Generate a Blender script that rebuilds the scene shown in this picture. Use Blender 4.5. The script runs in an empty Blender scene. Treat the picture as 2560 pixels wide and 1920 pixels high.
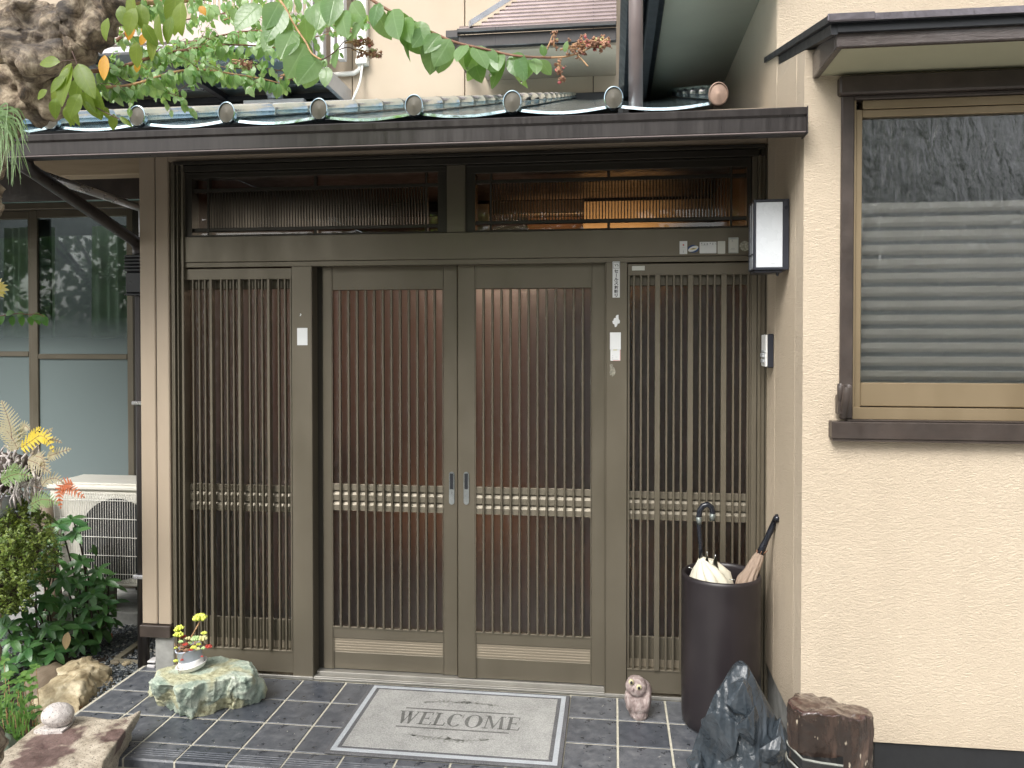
import bpy, bmesh, math, random
from mathutils import Vector, Matrix, noise, Euler
from mathutils.geometry import convex_hull_2d

# ------------------------------------------------------------------ camera
S = bpy.context.scene
COL = S.collection
FPX, CX, CY = 1975.0, 1280.0, 878.0          # measured on the 2560 px wide photograph
YAW, PIT = math.radians(7.3), math.radians(0.93)
CAM = Vector((0, -3.5, 1.58))
FW = Vector((-math.sin(YAW)*math.cos(PIT), math.cos(YAW)*math.cos(PIT), -math.sin(PIT)))
RT = Vector((math.cos(YAW), math.sin(YAW), 0))
UP = RT.cross(FW)
cd = bpy.data.cameras.new('camera'); cam = bpy.data.objects.new('camera', cd); COL.objects.link(cam)
cam.matrix_world = Matrix(((RT.x, UP.x, -FW.x, CAM.x), (RT.y, UP.y, -FW.y, CAM.y), (RT.z, UP.z, -FW.z, CAM.z), (0, 0, 0, 1)))
cd.sensor_width = 36; cd.lens = FPX/2560*36; cd.shift_y = -(960-CY)/2560
cd.clip_end = 200; cd.clip_start = 0.05
S.camera = cam
# ------------------------------------------------------------------ world, sun, exposure
W = bpy.data.worlds.new('World'); S.world = W; W.use_nodes = True
wn = W.node_tree; bg = wn.nodes['Background']
sky = wn.nodes.new('ShaderNodeTexSky'); sky.sky_type = 'NISHITA'; sky.sun_disc = False
SUN_EL, SUN_ROT = math.radians(46), math.radians(203)
sky.sun_elevation = SUN_EL; sky.sun_rotation = SUN_ROT; sky.air_density = 1.0; sky.dust_density = 5.0
hs = wn.nodes.new('ShaderNodeHueSaturation'); hs.inputs['Saturation'].default_value = 0.22
wn.links.new(sky.outputs[0], hs.inputs['Color']); wn.links.new(hs.outputs[0], bg.inputs[0])
bg.inputs[1].default_value = 0.145
sl = bpy.data.lights.new('sun', 'SUN'); sun = bpy.data.objects.new('sun', sl); COL.objects.link(sun)
sl.energy = 1.35; sl.angle = math.radians(28); sl.color = (1.0, 0.97, 0.92)
# direction towards the sun: behind the camera, slightly left, high
sd = Vector((math.cos(SUN_EL)*math.sin(SUN_ROT), math.cos(SUN_EL)*math.cos(SUN_ROT), math.sin(SUN_EL)))
sun.rotation_euler = sd.to_track_quat('Z', 'Y').to_euler()
S.view_settings.view_transform = 'Standard'; S.view_settings.look = 'None'
S.view_settings.gamma = 1; S.view_settings.exposure = 0.88
S.render.engine = 'CYCLES'
S.cycles.max_bounces = 10; S.cycles.transmission_bounces = 8; S.cycles.transparent_max_bounces = 12

# ------------------------------------------------------------------ helpers
def ray(px, py): return FW + RT*((px-CX)/FPX) - UP*((py-CY)/FPX)
def PY(px, py, Y=0.0): d = ray(px, py); return CAM + d*((Y-CAM.y)/d.y)
def PZ(px, py, Z=0.0): d = ray(px, py); return CAM + d*((Z-CAM.z)/d.z)
def PX(px, py, X): d = ray(px, py); return CAM + d*((X-CAM.x)/d.x)
def XY(px, Y=0.0, py=846): return PY(px, py, Y).x
def ZY(px, py, Y=0.0): return PY(px, py, Y).z

def tag(o, label=None, cat=None, group=None, kind=None):
    if label: o['label'] = label
    if cat: o['category'] = cat
    if group: o['group'] = group
    if kind: o['kind'] = kind
    return o
def thing(name, label, cat, loc=(0, 0, 0), group=None):
    o = bpy.data.objects.new(name, None); COL.objects.link(o); o.location = loc
    o.empty_display_size = 0.1
    return tag(o, label, cat, group)

class MB:
    """collects simple solids, then links them as one mesh object"""
    def __init__(s): s.v = []; s.f = []; s.m = []; s.sm = []; s.uv = {}
    def add(s, vs, fs, mi=0, sm=False, uvs=None):
        b = len(s.v); s.v += [tuple(v) for v in vs]
        for k, f in enumerate(fs):
            if uvs: s.uv[len(s.f)] = [uvs[i] for i in f]
            s.f.append(tuple(i+b for i in f)); s.m.append(mi); s.sm.append(sm)
        return s
    def box(s, x0, x1, y0, y1, z0, z1, c=0.0015, mi=0):
        if x0 > x1: x0, x1 = x1, x0
        if y0 > y1: y0, y1 = y1, y0
        if z0 > z1: z0, z1 = z1, z0
        c = min(c, (x1-x0)*.3, (y1-y0)*.3, (z1-z0)*.3)
        if c <= 0:
            vs = [(x, y, z) for x in (x0, x1) for y in (y0, y1) for z in (z0, z1)]
            return s.add(vs, [(0, 1, 3, 2), (4, 6, 7, 5), (0, 4, 5, 1), (2, 3, 7, 6), (0, 2, 6, 4), (1, 5, 7, 3)], mi)
        vs = []; 
        for i, x in enumerate((x0, x1)):
            for j, y in enumerate((y0, y1)):
                for k, z in enumerate((z0, z1)):
                    sx = c*(1-2*i); sy = c*(1-2*j); sz = c*(1-2*k)
                    vs += [(x, y+sy, z+sz), (x+sx, y, z+sz), (x+sx, y+sy, z)]
        I = lambda i, j, k, a: (i*4+j*2+k)*3+a
        fs = []
        fs += [(I(0,0,0,0), I(0,0,1,0), I(0,1,1,0), I(0,1,0,0)), (I(1,0,0,0), I(1,1,0,0), I(1,1,1,0), I(1,0,1,0))]
        fs += [(I(0,0,0,1), I(1,0,0,1), I(1,0,1,1), I(0,0,1,1)), (I(0,1,0,1), I(0,1,1,1), I(1,1,1,1), I(1,1,0,1))]
        fs += [(I(0,0,0,2), I(0,1,0,2), I(1,1,0,2), I(1,0,0,2)), (I(0,0,1,2), I(1,0,1,2), I(1,1,1,2), I(0,1,1,2))]
        for j in (0, 1):
            for k in (0, 1): 
                q = (I(0,j,k,1), I(0,j,k,2), I(1,j,k,2), I(1,j,k,1)); fs.append(q if (j ^ k) else q[::-1])
        for i in (0, 1):
            for k in (0, 1):
                q = (I(i,0,k,0), I(i,0,k,2), I(i,1,k,2), I(i,1,k,0)); fs.append(q[::-1] if (i ^ k) else q)
            for j in (0, 1):
                q = (I(i,j,0,0), I(i,j,0,1), I(i,j,1,1), I(i,j,1,0)); fs.append(q if (i ^ j) else q[::-1])
        for i in (0, 1):
            for j in (0, 1):
                for k in (0, 1): 
                    q = (I(i,j,k,0), I(i,j,k,1), I(i,j,k,2)); fs.append(q if (i ^ j ^ k) else q[::-1])
        return s.add(vs, fs, mi)
    def tube(s, path, rad, n=8, mi=0, caps=True, flat=1.0):
        path = [Vector(p) for p in path]; N = len(path)
        if not hasattr(rad, '__len__'): rad = [rad]*N
        vs = []; prev = None
        for i, p in enumerate(path):
            t = (path[min(i+1, N-1)]-path[max(i-1, 0)]).normalized()
            if prev is None:
                a = Vector((0, 0, 1)) if abs(t.z) < .9 else Vector((1, 0, 0)); u = t.cross(a).normalized()
            else:
                u = (prev - t*prev.dot(t)).normalized()
            prev = u; w = t.cross(u)
            for k in range(n):
                a = 2*math.pi*k/n
                vs.append(p + u*math.cos(a)*rad[i] + w*math.sin(a)*rad[i]*flat)
        fs = []
        for i in range(N-1):
            for k in range(n):
                a = i*n+k; b = i*n+(k+1) % n; fs.append((a, b, b+n, a+n))
        if caps: fs += [tuple(range(n))[::-1], tuple(range((N-1)*n, N*n))]
        return s.add(vs, fs, mi, True)
    def lathe(s, prof, c=(0, 0, 0), n=32, mi=0, sy=1.0):
        vs = []
        for r, z in prof:
            for k in range(n):
                a = 2*math.pi*k/n; vs.append((c[0]+r*math.cos(a), c[1]+r*math.sin(a)*sy, c[2]+z))
        fs = []
        for i in range(len(prof)-1):
            for k in range(n):
                a = i*n+k; b = i*n+(k+1) % n; fs.append((a, b, b+n, a+n))
        fs += [tuple(range(n))[::-1], tuple(range((len(prof)-1)*n, len(prof)*n))]
        return s.add(vs, fs, mi, True)
    def prism(s, poly, axis, a0, a1, mi=0):
        """extrude a 2D polygon along axis"""
        n = len(poly)
        def mk(p, a):
            return {'x': (a, p[0], p[1]), 'y': (p[0], a, p[1]), 'z': (p[0], p[1], a)}[axis]
        vs = [mk(p, a0) for p in poly]+[mk(p, a1) for p in poly]
        fs = [tuple(range(n)), tuple(range(2*n-1, n-1, -1))]+[(i, i+n, (i+1) % n+n, (i+1) % n) for i in range(n)]
        return s.add(vs, fs, mi)
    def mesh(s, name, mats):
        me = bpy.data.meshes.new(name); me.from_pydata(s.v, [], s.f)
        for m in (mats if isinstance(mats, (list, tuple)) else [mats]): me.materials.append(m)
        me.polygons.foreach_set('material_index', s.m); me.polygons.foreach_set('use_smooth', s.sm)
        if s.uv:
            ul = me.uv_layers.new(name='UVMap')
            for pi, p in enumerate(me.polygons):
                if pi in s.uv:
                    for k, li in enumerate(p.loop_indices): ul.data[li].uv = s.uv[pi][k]
        me.validate(); 
        bm = bmesh.new(); bm.from_mesh(me)
        if not s.uv: bmesh.ops.recalc_face_normals(bm, faces=bm.faces)
        bm.to_mesh(me); bm.free()
        return me
    def build(s, name, mats, parent=None, auto=True, kind=None):
        me = s.mesh(name, mats)
        return link(name, me, parent, kind=kind)
def woff(o):
    v = Vector((0, 0, 0))
    while o: v = v + o.location; o = o.parent
    return v
def link(name, me, parent=None, loc=(0, 0, 0), rot=None, scale=None, kind=None):
    """loc is the world position of the mesh origin; parents are never rotated"""
    o = bpy.data.objects.new(name, me); COL.objects.link(o)
    o.location = loc
    if parent: o.parent = parent; o.location = Vector(loc) - woff(parent)
    if rot is not None: o.rotation_euler = rot
    if scale is not None: o.scale = scale
    if kind: o['kind'] = kind
    return o

# ------------------------------------------------------------------ materials
def lin(r, g, b):
    f = lambda c: (c/255/12.92) if c <= 10 else ((c/255+.055)/1.055)**2.4
    return (f(r), f(g), f(b), 1)
class NT:
    def __init__(s, name):
        s.m = bpy.data.materials.new(name); s.m.use_nodes = True; s.t = s.m.node_tree
        s.p = s.t.nodes['Principled BSDF']; s.out = s.t.nodes['Material Output']
    def n(s, ty, **kw):
        nd = s.t.nodes.new(ty)
        for k, v in kw.items():
            if k in nd.inputs: nd.inputs[k].default_value = v
            elif hasattr(nd, k): setattr(nd, k, v)
        return nd
    def l(s, a, b): s.t.links.new(a, b)
    def coord(s, kind='Object', scale=(1, 1, 1), rot=(0, 0, 0)):
        tc = s.n('ShaderNodeTexCoord'); mp = s.n('ShaderNodeMapping'); mp.inputs['Scale'].default_value = scale
        mp.inputs['Rotation'].default_value = rot
        s.l(tc.outputs[kind], mp.inputs[0]); return mp.outputs[0]
    def noise(s, co, scale, detail=4, rough=.55, dist=0):
        n = s.n('ShaderNodeTexNoise'); n.inputs['Scale'].default_value = scale; n.inputs['Detail'].default_value = detail
        n.inputs['Roughness'].default_value = rough; n.inputs['Distortion'].default_value = dist
        s.l(co, n.inputs['Vector']); return n.outputs['Fac']
    def ramp(s, fac, stops, interp='LINEAR'):
        r = s.n('ShaderNodeValToRGB'); r.color_ramp.interpolation = interp
        while len(r.color_ramp.elements) < len(stops): r.color_ramp.elements.new(.5)
        for e, (p, c) in zip(r.color_ramp.elements, stops):
            e.position = p; e.color = c if len(c) == 4 else (*c, 1)
        s.l(fac, r.inputs[0]); return r.outputs[0]
    def mix(s, fac, a, b, blend='MIX'):
        m = s.n('ShaderNodeMix'); m.data_type = 'RGBA'; m.blend_type = blend
        for x, i in ((fac, 0), (a, 6), (b, 7)):
            if hasattr(x, 'links'): s.l(x, m.inputs[i])
            else: m.inputs[i].default_value = x
        return m.outputs[2]
    def math(s, op, a, b=0.0):
        m = s.n('ShaderNodeMath'); m.operation = op
        for x, i in ((a, 0), (b, 1)):
            if hasattr(x, 'links'): s.l(x, m.inputs[i])
            else: m.inputs[i].default_value = x
        return m.outputs[0]
    def bump(s, h, strength=.3, dist=.01, prev=None):
        b = s.n('ShaderNodeBump'); b.inputs['Strength'].default_value = strength; b.inputs['Distance'].default_value = dist
        s.l(h, b.inputs['Height'])
        if prev is not None: s.l(prev, b.inputs['Normal'])
        s.l(b.outputs[0], s.p.inputs['Normal']); return b.outputs[0]
    def set(s, **kw):
        for k, v in kw.items():
            k = k.replace('_', ' ')
            if hasattr(v, 'links'): s.l(v, s.p.inputs[k])
            else: s.p.inputs[k].default_value = v
        return s

def plain(name, rgb, rough=.5, metal=0.0, var=.12, vs=8, bump=0.0, bs=60, wear=None):
    t = NT(name); co = t.coord('Object')
    n = t.noise(co, vs, 5)
    c0 = tuple(c*(1-var) for c in rgb[:3])+(1,); c1 = tuple(min(1, c*(1+var)) for c in rgb[:3])+(1,)
    c = t.ramp(n, [(.3, c0), (.7, c1)])
    t.set(Base_Color=c, Metallic=metal)
    r = t.ramp(t.noise(co, vs*2.3, 4), [(.3, (max(0, rough-.08),)*3), (.7, (min(1, rough+.08),)*3)])
    t.l(r, t.p.inputs['Roughness'])
    if bump: t.bump(t.noise(co, bs, 4), bump, .002)
    return t.m
M = {}
# anodised bronze aluminium: vertical streaks of dust
def mk_bronze(name, a, b, rough=.38, metal=.45):
    t = NT(name); co = t.coord('Object', (5, 5, 1.3)); n = t.noise(co, 1.6, 5, .6)
    n2 = t.noise(t.coord('Object'), 1.6, 4)
    c = t.ramp(t.math('ADD', t.math('MULTIPLY', n, .25), t.math('MULTIPLY', n2, .75)), [(.35, a), (.65, b)])
    t.set(Base_Color=c, Metallic=metal)
    t.l(t.ramp(n, [(.3, (rough-.08,)*3), (.7, (rough+.12,)*3)]), t.p.inputs['Roughness'])
    return t.m
M['bronze'] = mk_bronze('bronze_aluminium', (.134, .117, .085, 1), (.170, .149, .112, 1))
M['bronze_light'] = plain('bronze_ribbed', (.28, .24, .18), .45, .35, .06, 3)
M['sill_alu'] = plain('sill_aluminium', (.30, .29, .265), .38, .5, .15, 5)
M['bronze_shaded'] = mk_bronze('bronze_shaded', (.038, .034, .027, 1), (.05, .045, .036, 1))  # darker bronze copy; shade under the eave and in gaps put into colour
M['tan_alu'] = mk_bronze('tan_aluminium', (.25, .19, .115, 1), (.31, .24, .15, 1), .35, .4)
M['black_gap'] = plain('black_void', (.012, .013, .015), .7)  # flat black; the darkness of holes, voids and gaps put into colour
def mk_gutter():
    t = NT('brown_pvc'); st_ = t.noise(t.coord('Object', (34, 34, 1.2)), 1.3, 5, .65); big = t.noise(t.coord('Object'), 3, 4)
    c = t.mix(.35, t.ramp(big, [(.3, (.017, .0135, .013, 1)), (.7, (.027, .022, .021, 1))]), t.ramp(st_, [(.4, (.015, .012, .012, 1)), (.75, (.06, .052, .048, 1))]))
    t.set(Base_Color=c, Roughness=t.ramp(st_, [(.3, (.25,)*3), (.7, (.5,)*3)])); return t.m
M['gutter'] = mk_gutter()
M['pipe_brown'] = plain('pipe_brown_pvc', (.16, .13, .125), .35)
M['dark_wood'] = plain('dark_painted_wood', (.052, .040, .034), .42, 0, .3, 9, .5, 40)
M['dark_metal'] = plain('dark_metal', (.02, .022, .026), .4)
M['black'] = plain('black_plastic', (.012, .013, .016), .35)
M['silver'] = plain('zinc_pipe', (.55, .55, .57), .3, .75)
M['white_pvc'] = plain('white_pvc', (.78, .76, .7), .4)
M['concrete'] = plain('concrete', (.27, .27, .255), .85, 0, .25, 14, .6, 90)
M['paper'] = plain('paper_white', (.74, .76, .76), .6, 0, .04)
M['paper2'] = plain('paper_grey', (.45, .48, .45), .6, 0, .1, 30)
M['ink'] = plain('ink_black', (.015, .015, .02), .6)
M['red'] = plain('ink_red', (.6, .03, .03), .5)
M['navy'] = plain('ink_navy', (.02, .06, .18), .5)
M['yellow'] = plain('ink_yellow', (.7, .55, .15), .5)
M['grey_ink'] = plain('ink_grey', (.35, .37, .38), .6)

def mk_stucco(name, a, b, sx=52, sz=125, st=.55):
    t = NT(name)
    co = t.coord('Object', (sx, sx, sz)); n = t.noise(co, 1.5, 5, .62, .9)
    big = t.noise(t.coord('Object'), 1.3, 4); fine = t.noise(t.coord('Object'), 160, 3)
    grime = t.noise(t.coord('Object', (1, 1, .25)), 3.1, 5, .6)
    c = t.ramp(big, [(.3, a), (.7, b)])
    c = t.mix(t.ramp(grime, [(.52, (0, 0, 0)), (.8, (.35, .35, .35))]), c, tuple(x*.75 for x in a[:3])+(1,))
    sp = t.n('ShaderNodeSeparateXYZ'); t.l(t.coord('Object'), sp.inputs[0])
    st_ = t.noise(t.coord('Object', (9, 9, .7)), 1.4, 4, .6)
    under = t.ramp(t.math('ADD', sp.outputs[2], t.math('MULTIPLY', st_, .5)), [(.30, (.55, .55, .55)), (.62, (0, 0, 0))])
    c = t.mix(t.math('MULTIPLY', under, t.ramp(st_, [(.3, (.2, .2, .2)), (.7, (1, 1, 1))])), c, (a[0]*.62, a[1]*.6, a[2]*.58, 1))
    c = t.mix(t.ramp(st_, [(.58, (0, 0, 0)), (.72, (.16, .16, .16))]), c, (a[0]*.7, a[1]*.7, a[2]*.7, 1))
    t.set(Base_Color=c, Roughness=.78)
    h = t.math('ADD', t.math('MULTIPLY', t.ramp(n, [(.36, (0, 0, 0)), (.62, (1, 1, 1))]), 1.0), t.math('MULTIPLY', fine, .16))
    t.bump(h, st, .006)
    return t.m
M['stucco'] = mk_stucco('cream_stucco', (.555, .463, .350, 1), (.605, .510, .390, 1))
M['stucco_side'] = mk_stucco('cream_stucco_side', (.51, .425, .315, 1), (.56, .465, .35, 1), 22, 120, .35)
def mk_siding():
    t = NT('beige_siding'); n = t.noise(t.coord('Object', (20, 20, 4)), 1, 4)
    big = t.noise(t.coord('Object', (1, 1, .5)), 2.1, 4)
    c = t.mix(.75, t.ramp(n, [(.3, (.35, .285, .215, 1)), (.7, (.41, .335, .25, 1))]), t.ramp(big, [(.3, (.34, .275, .205, 1)), (.7, (.43, .35, .265, 1))]))
    t.set(Base_Color=c, Roughness=.6); t.bump(t.noise(t.coord('Object'), 240, 3), .25, .002); return t.m
M['siding'] = mk_siding()
M['siding_pale'] = plain('pale_siding', (.42, .34, .25), .6, 0, .06, 1.5, .15, 200)
M['soffit'] = plain('pale_green_soffit', (.43, .42, .29), .7, 0, .06, 2.5)
M['soffit_grey'] = plain('grey_soffit', (.34, .33, .26), .7, 0, .08, 2.0)

def mk_roofmetal():
    t = NT('verdigris_steel'); co = t.coord('Object')
    n = t.noise(co, 5, 5, .6); n2 = t.noise(co, 30, 4)
    c = t.ramp(n, [(.3, (.42, .60, .66, 1)), (.55, (.62, .76, .82, 1)), (.75, (.76, .86, .95, 1))])
    t.set(Base_Color=c, Metallic=1.0)
    t.l(t.ramp(n2, [(.3, (.08,)*3), (.7, (.22,)*3)]), t.p.inputs['Roughness'])
    t.bump(n, .25, .012); return t.m
M['roof'] = mk_roofmetal()
M['cap'] = plain('weathered_cap', (.075, .068, .052), .55, .3, .3, 30)
M['cap_copper'] = plain('copper_cap', (.24, .165, .125), .5, .5, .3, 30)

def mk_tile():
    t = NT('slate_tile'); co = t.coord('Object'); oi = t.n('ShaderNodeObjectInfo')
    va = t.n('ShaderNodeVectorMath'); va.operation = 'ADD'; cmb = t.n('ShaderNodeCombineXYZ')
    t.l(t.math('MULTIPLY', oi.outputs['Random'], 50), cmb.inputs[0]); t.l(co, va.inputs[0]); t.l(cmb.outputs[0], va.inputs[1])
    p = va.outputs[0]
    n = t.noise(p, 24, 6, .7); sp = t.noise(p, 190, 3, .6); w = t.noise(co, 7, 4, .6)
    c = t.ramp(n, [(.25, (.034, .040, .050, 1)), (.48, (.070, .078, .093, 1)), (.7, (.13, .138, .152, 1))])
    c = t.mix(t.ramp(sp, [(.55, (0, 0, 0)), (.75, (.5, .5, .5))]), c, (.13, .135, .14, 1))
    v = t.ramp(oi.outputs['Random'], [(0, (.7, .72, .76)), (1, (1.35, 1.3, 1.24))])
    c = t.mix(1.0, c, v, 'MULTIPLY')
    # wet patches darken and gloss
    wet = t.ramp(t.noise(t.coord('Object'), 16, 5, .7), [(.60, (0, 0, 0)), (.64, (1, 1, 1))])
    c = t.mix(t.math('MULTIPLY', wet, .6), c, (.008, .010, .014, 1))
    t.set(Base_Color=c)
    rr = t.mix(wet, t.ramp(n, [(.3, (.28,)*3), (.7, (.5,)*3)]), (.08, .08, .08, 1))
    t.l(rr, t.p.inputs['Roughness'])
    t.bump(t.math('ADD', n, t.math('MULTIPLY', sp, .4)), .35, .003); return t.m
M['tile'] = mk_tile()
M['grout'] = plain('cream_grout', (.50, .475, .39), .8, 0, .15, 40, .2, 200)

def mk_frost():      # patterned glass of the doors
    t = NT('patterned_glass'); co = t.coord('Object')
    t.set(Base_Color=(.86, .80, .76, 1), Roughness=.30, Transmission_Weight=1.0, IOR=1.45)
    h = t.noise(co, 170, 3, .5, .6); t.bump(h, .5, .004); return t.m
M['frost'] = mk_frost()
def mk_wavy(name='rain_glass', tint=(.8, .82, .82, 1), sc=90, rough=.17):
    t = NT(name); co = t.coord('Object', (1, 1, .45))
    t.set(Base_Color=tint, Roughness=rough, Transmission_Weight=1.0, IOR=1.9)
    h = t.noise(co, sc, 3, .5, .8); h2 = t.noise(t.coord('Object', (1, 1, .35)), 26, 3, .5, 1.0)
    t.bump(t.math('ADD', t.math('MULTIPLY', h, .30), h2), .30, .010); return t.m
M['wavy'] = mk_wavy()
def mk_clear(name, tint=(.92, .94, .93, 1)):
    t = NT(name); tr = t.n('ShaderNodeBsdfTransparent'); tr.inputs[0].default_value = tint
    gl = t.n('ShaderNodeBsdfGlossy'); gl.inputs['Roughness'].default_value = .02; fr = t.n('ShaderNodeFresnel'); fr.inputs[0].default_value = 1.5
    mx = t.n('ShaderNodeMixShader'); t.l(fr.outputs[0], mx.inputs[0]); t.l(tr.outputs[0], mx.inputs[1]); t.l(gl.outputs[0], mx.inputs[2])
    t.l(mx.outputs[0], t.out.inputs[0]); return t, mx
M['clear'] = mk_clear('clear_glass')[0].m
def mk_halffrost(zc, w, name='half_frosted_glass'):
    """clear at the top, white frosting printed on the lower part"""
    t, mx = mk_clear(name, (.80, .86, .84, 1))
    co = t.n('ShaderNodeTexCoord'); sp = t.n('ShaderNodeSeparateXYZ'); t.l(co.outputs['Object'], sp.inputs[0])
    f = t.math('DIVIDE', t.math('SUBTRACT', zc, sp.outputs[2]), w)
    n = t.noise(co.outputs['Object'], 6, 3); f = t.math('ADD', f, t.math('MULTIPLY', t.math('SUBTRACT', n, .5), .5))
    f = t.n('ShaderNodeClamp'); t.l(t.math('DIVIDE', t.math('SUBTRACT', zc, sp.outputs[2]), w), f.inputs[0])
    t.set(Base_Color=(.165, .205, .205, 1), Roughness=.22)
    mm = t.n('ShaderNodeMixShader'); t.l(f.outputs[0], mm.inputs[0]); t.l(mx.outputs[0], mm.inputs[1]); t.l(t.p.outputs[0], mm.inputs[2])
    t.l(mm.outputs[0], t.out.inputs[0]); return t.m
M['halffrost'] = mk_halffrost(1.72, .22)
def mk_wood(name, a, b, rough=.45, sc=(3, 30, 30)):
    t = NT(name); n = t.noise(t.coord('Object', sc), 1.2, 5, .6, .5)
    t.set(Base_Color=t.ramp(n, [(.3, a), (.7, b)]), Roughness=rough); t.bump(n, .15, .003); return t.m
M['red_wood'] = mk_wood('red_brown_wood', (.12, .068, .050, 1), (.20, .115, .082, 1))
M['floor_wood'] = mk_wood('floor_wood', (.3, .15, .07, 1), (.42, .23, .11, 1), .3)
M['pale_wood'] = mk_wood('pale_wood', (.42, .33, .22, 1), (.52, .42, .29, 1), .5)
M['grey_wood'] = mk_wood('weathered_wood', (.20, .18, .13, 1), (.30, .27, .20, 1), .7)

def mk_leaf(name, dark, light, back, rough=.35, trans=.35, vein=.3):
    t = NT(name); uv = t.n('ShaderNodeTexCoord'); sp = t.n('ShaderNodeSeparateXYZ'); t.l(uv.outputs['UV'], sp.inputs[0])
    oi = t.n('ShaderNodeObjectInfo'); ge = t.n('ShaderNodeNewGeometry')
    rnd = t.math('FRACT', t.math('ADD', t.math('MULTIPLY', oi.outputs['Random'], 7.31), ge.outputs['Random Per Island']))
    c = t.ramp(rnd, [(0, dark), (1, light)])
    av = t.math('ABSOLUTE', t.math('SUBTRACT', sp.outputs[1], .5))
    mid = t.ramp(av, [(.0, (1, 1, 1)), (.035, (0, 0, 0))])
    sv = t.math('FRACT', t.math('MULTIPLY', t.math('SUBTRACT', sp.outputs[0], t.math('MULTIPLY', av, .5)), 7.0))
    side = t.ramp(t.math('ABSOLUTE', t.math('SUBTRACT', sv, .5)), [(.0, (.6, .6, .6)), (.07, (0, 0, 0))])
    v = t.math('MULTIPLY', t.math('MAXIMUM', mid, side), vein)
    c = t.mix(v, c, tuple(min(1, x*1.9) for x in light[:3])+(1,))
    n = t.noise(t.coord('Object'), 90, 3); c = t.mix(t.math('MULTIPLY', n, .35), c, dark)
    c = t.mix(ge.outputs['Backfacing'], c, back)
    t.set(Base_Color=c, Roughness=rough)
    t.bump(t.math('SUBTRACT', n, t.math('MULTIPLY', v, 1.5)), .3, .002)
    tl = t.n('ShaderNodeBsdfTranslucent'); tc = t.mix(.5, c, light); g = t.mix(1.0, tc, (1.5, 1.6, .7, 1), 'MULTIPLY'); t.l(g, tl.inputs[0])
    mx = t.n('ShaderNodeMixShader'); mx.inputs[0].default_value = trans
    t.l(t.p.outputs[0], mx.inputs[1]); t.l(tl.outputs[0], mx.inputs[2]); t.l(mx.outputs[0], t.out.inputs[0]); return t.m
M['myrtle'] = mk_leaf('myrtle_leaf', (.10, .21, .08, 1), (.27, .40, .20, 1), (.27, .41, .11, 1), .16, .5)
M['myrtle_small'] = mk_leaf('small_myrtle_leaf', (.10, .24, .07, 1), (.42, .55, .32, 1), (.30, .44, .16, 1), .25, .42)
M['lime'] = mk_leaf('lime_leaf', (.14, .22, .04, 1), (.26, .33, .07, 1), (.22, .32, .09, 1), .4, .5)
M['orange'] = mk_leaf('orange_leaf', (.55, .22, .02, 1), (.75, .42, .06, 1), (.6, .35, .06, 1), .45, .4)
M['shrub'] = mk_leaf('shrub_leaf', (.035, .11, .035, 1), (.10, .215, .065, 1), (.13, .22, .08, 1), .28, .2)
M['box'] = mk_leaf('box_leaf', (.07, .13, .025, 1), (.30, .36, .10, 1), (.18, .22, .06, 1), .35, .25)
M['herb'] = mk_leaf('herb_leaf', (.07, .16, .035, 1), (.17, .29, .08, 1), (.16, .25, .08, 1), .4, .35)
M['herb_dark'] = mk_leaf('dark_herb_leaf', (.04, .11, .03, 1), (.10, .2, .05, 1), (.1, .18, .06, 1), .4, .3)
M['fern_green'] = mk_leaf('green_fern', (.10, .22, .08, 1), (.22, .38, .14, 1), (.2, .3, .12, 1), .5, .4, .1)
M['fern_pale'] = mk_leaf('pale_fern', (.30, .30, .20, 1), (.50, .47, .34, 1), (.4, .36, .25, 1), .6, .35, .1)
M['fern_pink'] = mk_leaf('pinkish_fern', (.38, .26, .23, 1), (.55, .42, .38, 1), (.4, .36, .25, 1), .6, .35, .1)
M['fern_yellow'] = mk_leaf('yellow_fern', (.65, .45, .03, 1), (.85, .66, .08, 1), (.7, .55, .08, 1), .5, .4, .1)
M['fern_rust'] = mk_leaf('rust_fern', (.40, .08, .02, 1), (.62, .17, .05, 1), (.45, .12, .04, 1), .5, .3, .1)
M['grassblade'] = mk_leaf('grass_blade', (.12, .2, .12, 1), (.3, .38, .26, 1), (.2, .3, .15, 1), .4, .35, .1)
M['succ_yellow'] = plain('succulent_yellow', (.62, .68, .12), .45, 0, .25, 60)
M['succ_green'] = plain('succulent_green', (.45, .6, .28), .45, 0, .2, 60)
M['succ_red'] = plain('succulent_red', (.5, .07, .05), .45, 0, .3, 60)
M['twig'] = plain('twig_brown', (.20, .10, .06), .7, 0, .35, 60, .4, 200)
M['twig_pale'] = plain('twig_pale', (.42, .25, .13), .7, 0, .3, 60, .3, 200)
M['dry'] = plain('dried_flower', (.30, .16, .10), .8, 0, .5, 90)
M['berry'] = plain('seed_green', (.40, .42, .18), .5, 0, .4, 60)
M['berry_red'] = plain('seed_red', (.45, .12, .12), .5, 0, .4, 60)
M['white_root'] = plain('pale_dried_root', (.42, .38, .36), .8, 0, .5, 40)
def mk_bark():
    t = NT('gnarled_bark'); co = t.coord('Object'); n = t.noise(co, 13, 8, .72, 2.0); m = t.noise(co, 4.5, 5, .65, 1.0)
    c = t.ramp(n, [(.30, (.03, .027, .024, 1)), (.43, (.16, .115, .075, 1)), (.56, (.42, .34, .24, 1)), (.72, (.58, .50, .38, 1))])
    c = t.mix(t.ramp(m, [(.48, (0, 0, 0)), (.62, (.85, .85, .85))]), c, (.05, .045, .045, 1))  # dark noise patches stand in for shaded crevices and hollows
    t.set(Base_Color=c, Roughness=.75); t.bump(t.noise(co, 38, 7, .7, .8), .9, .016); return t.m
M['bark'] = mk_bark()

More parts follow.
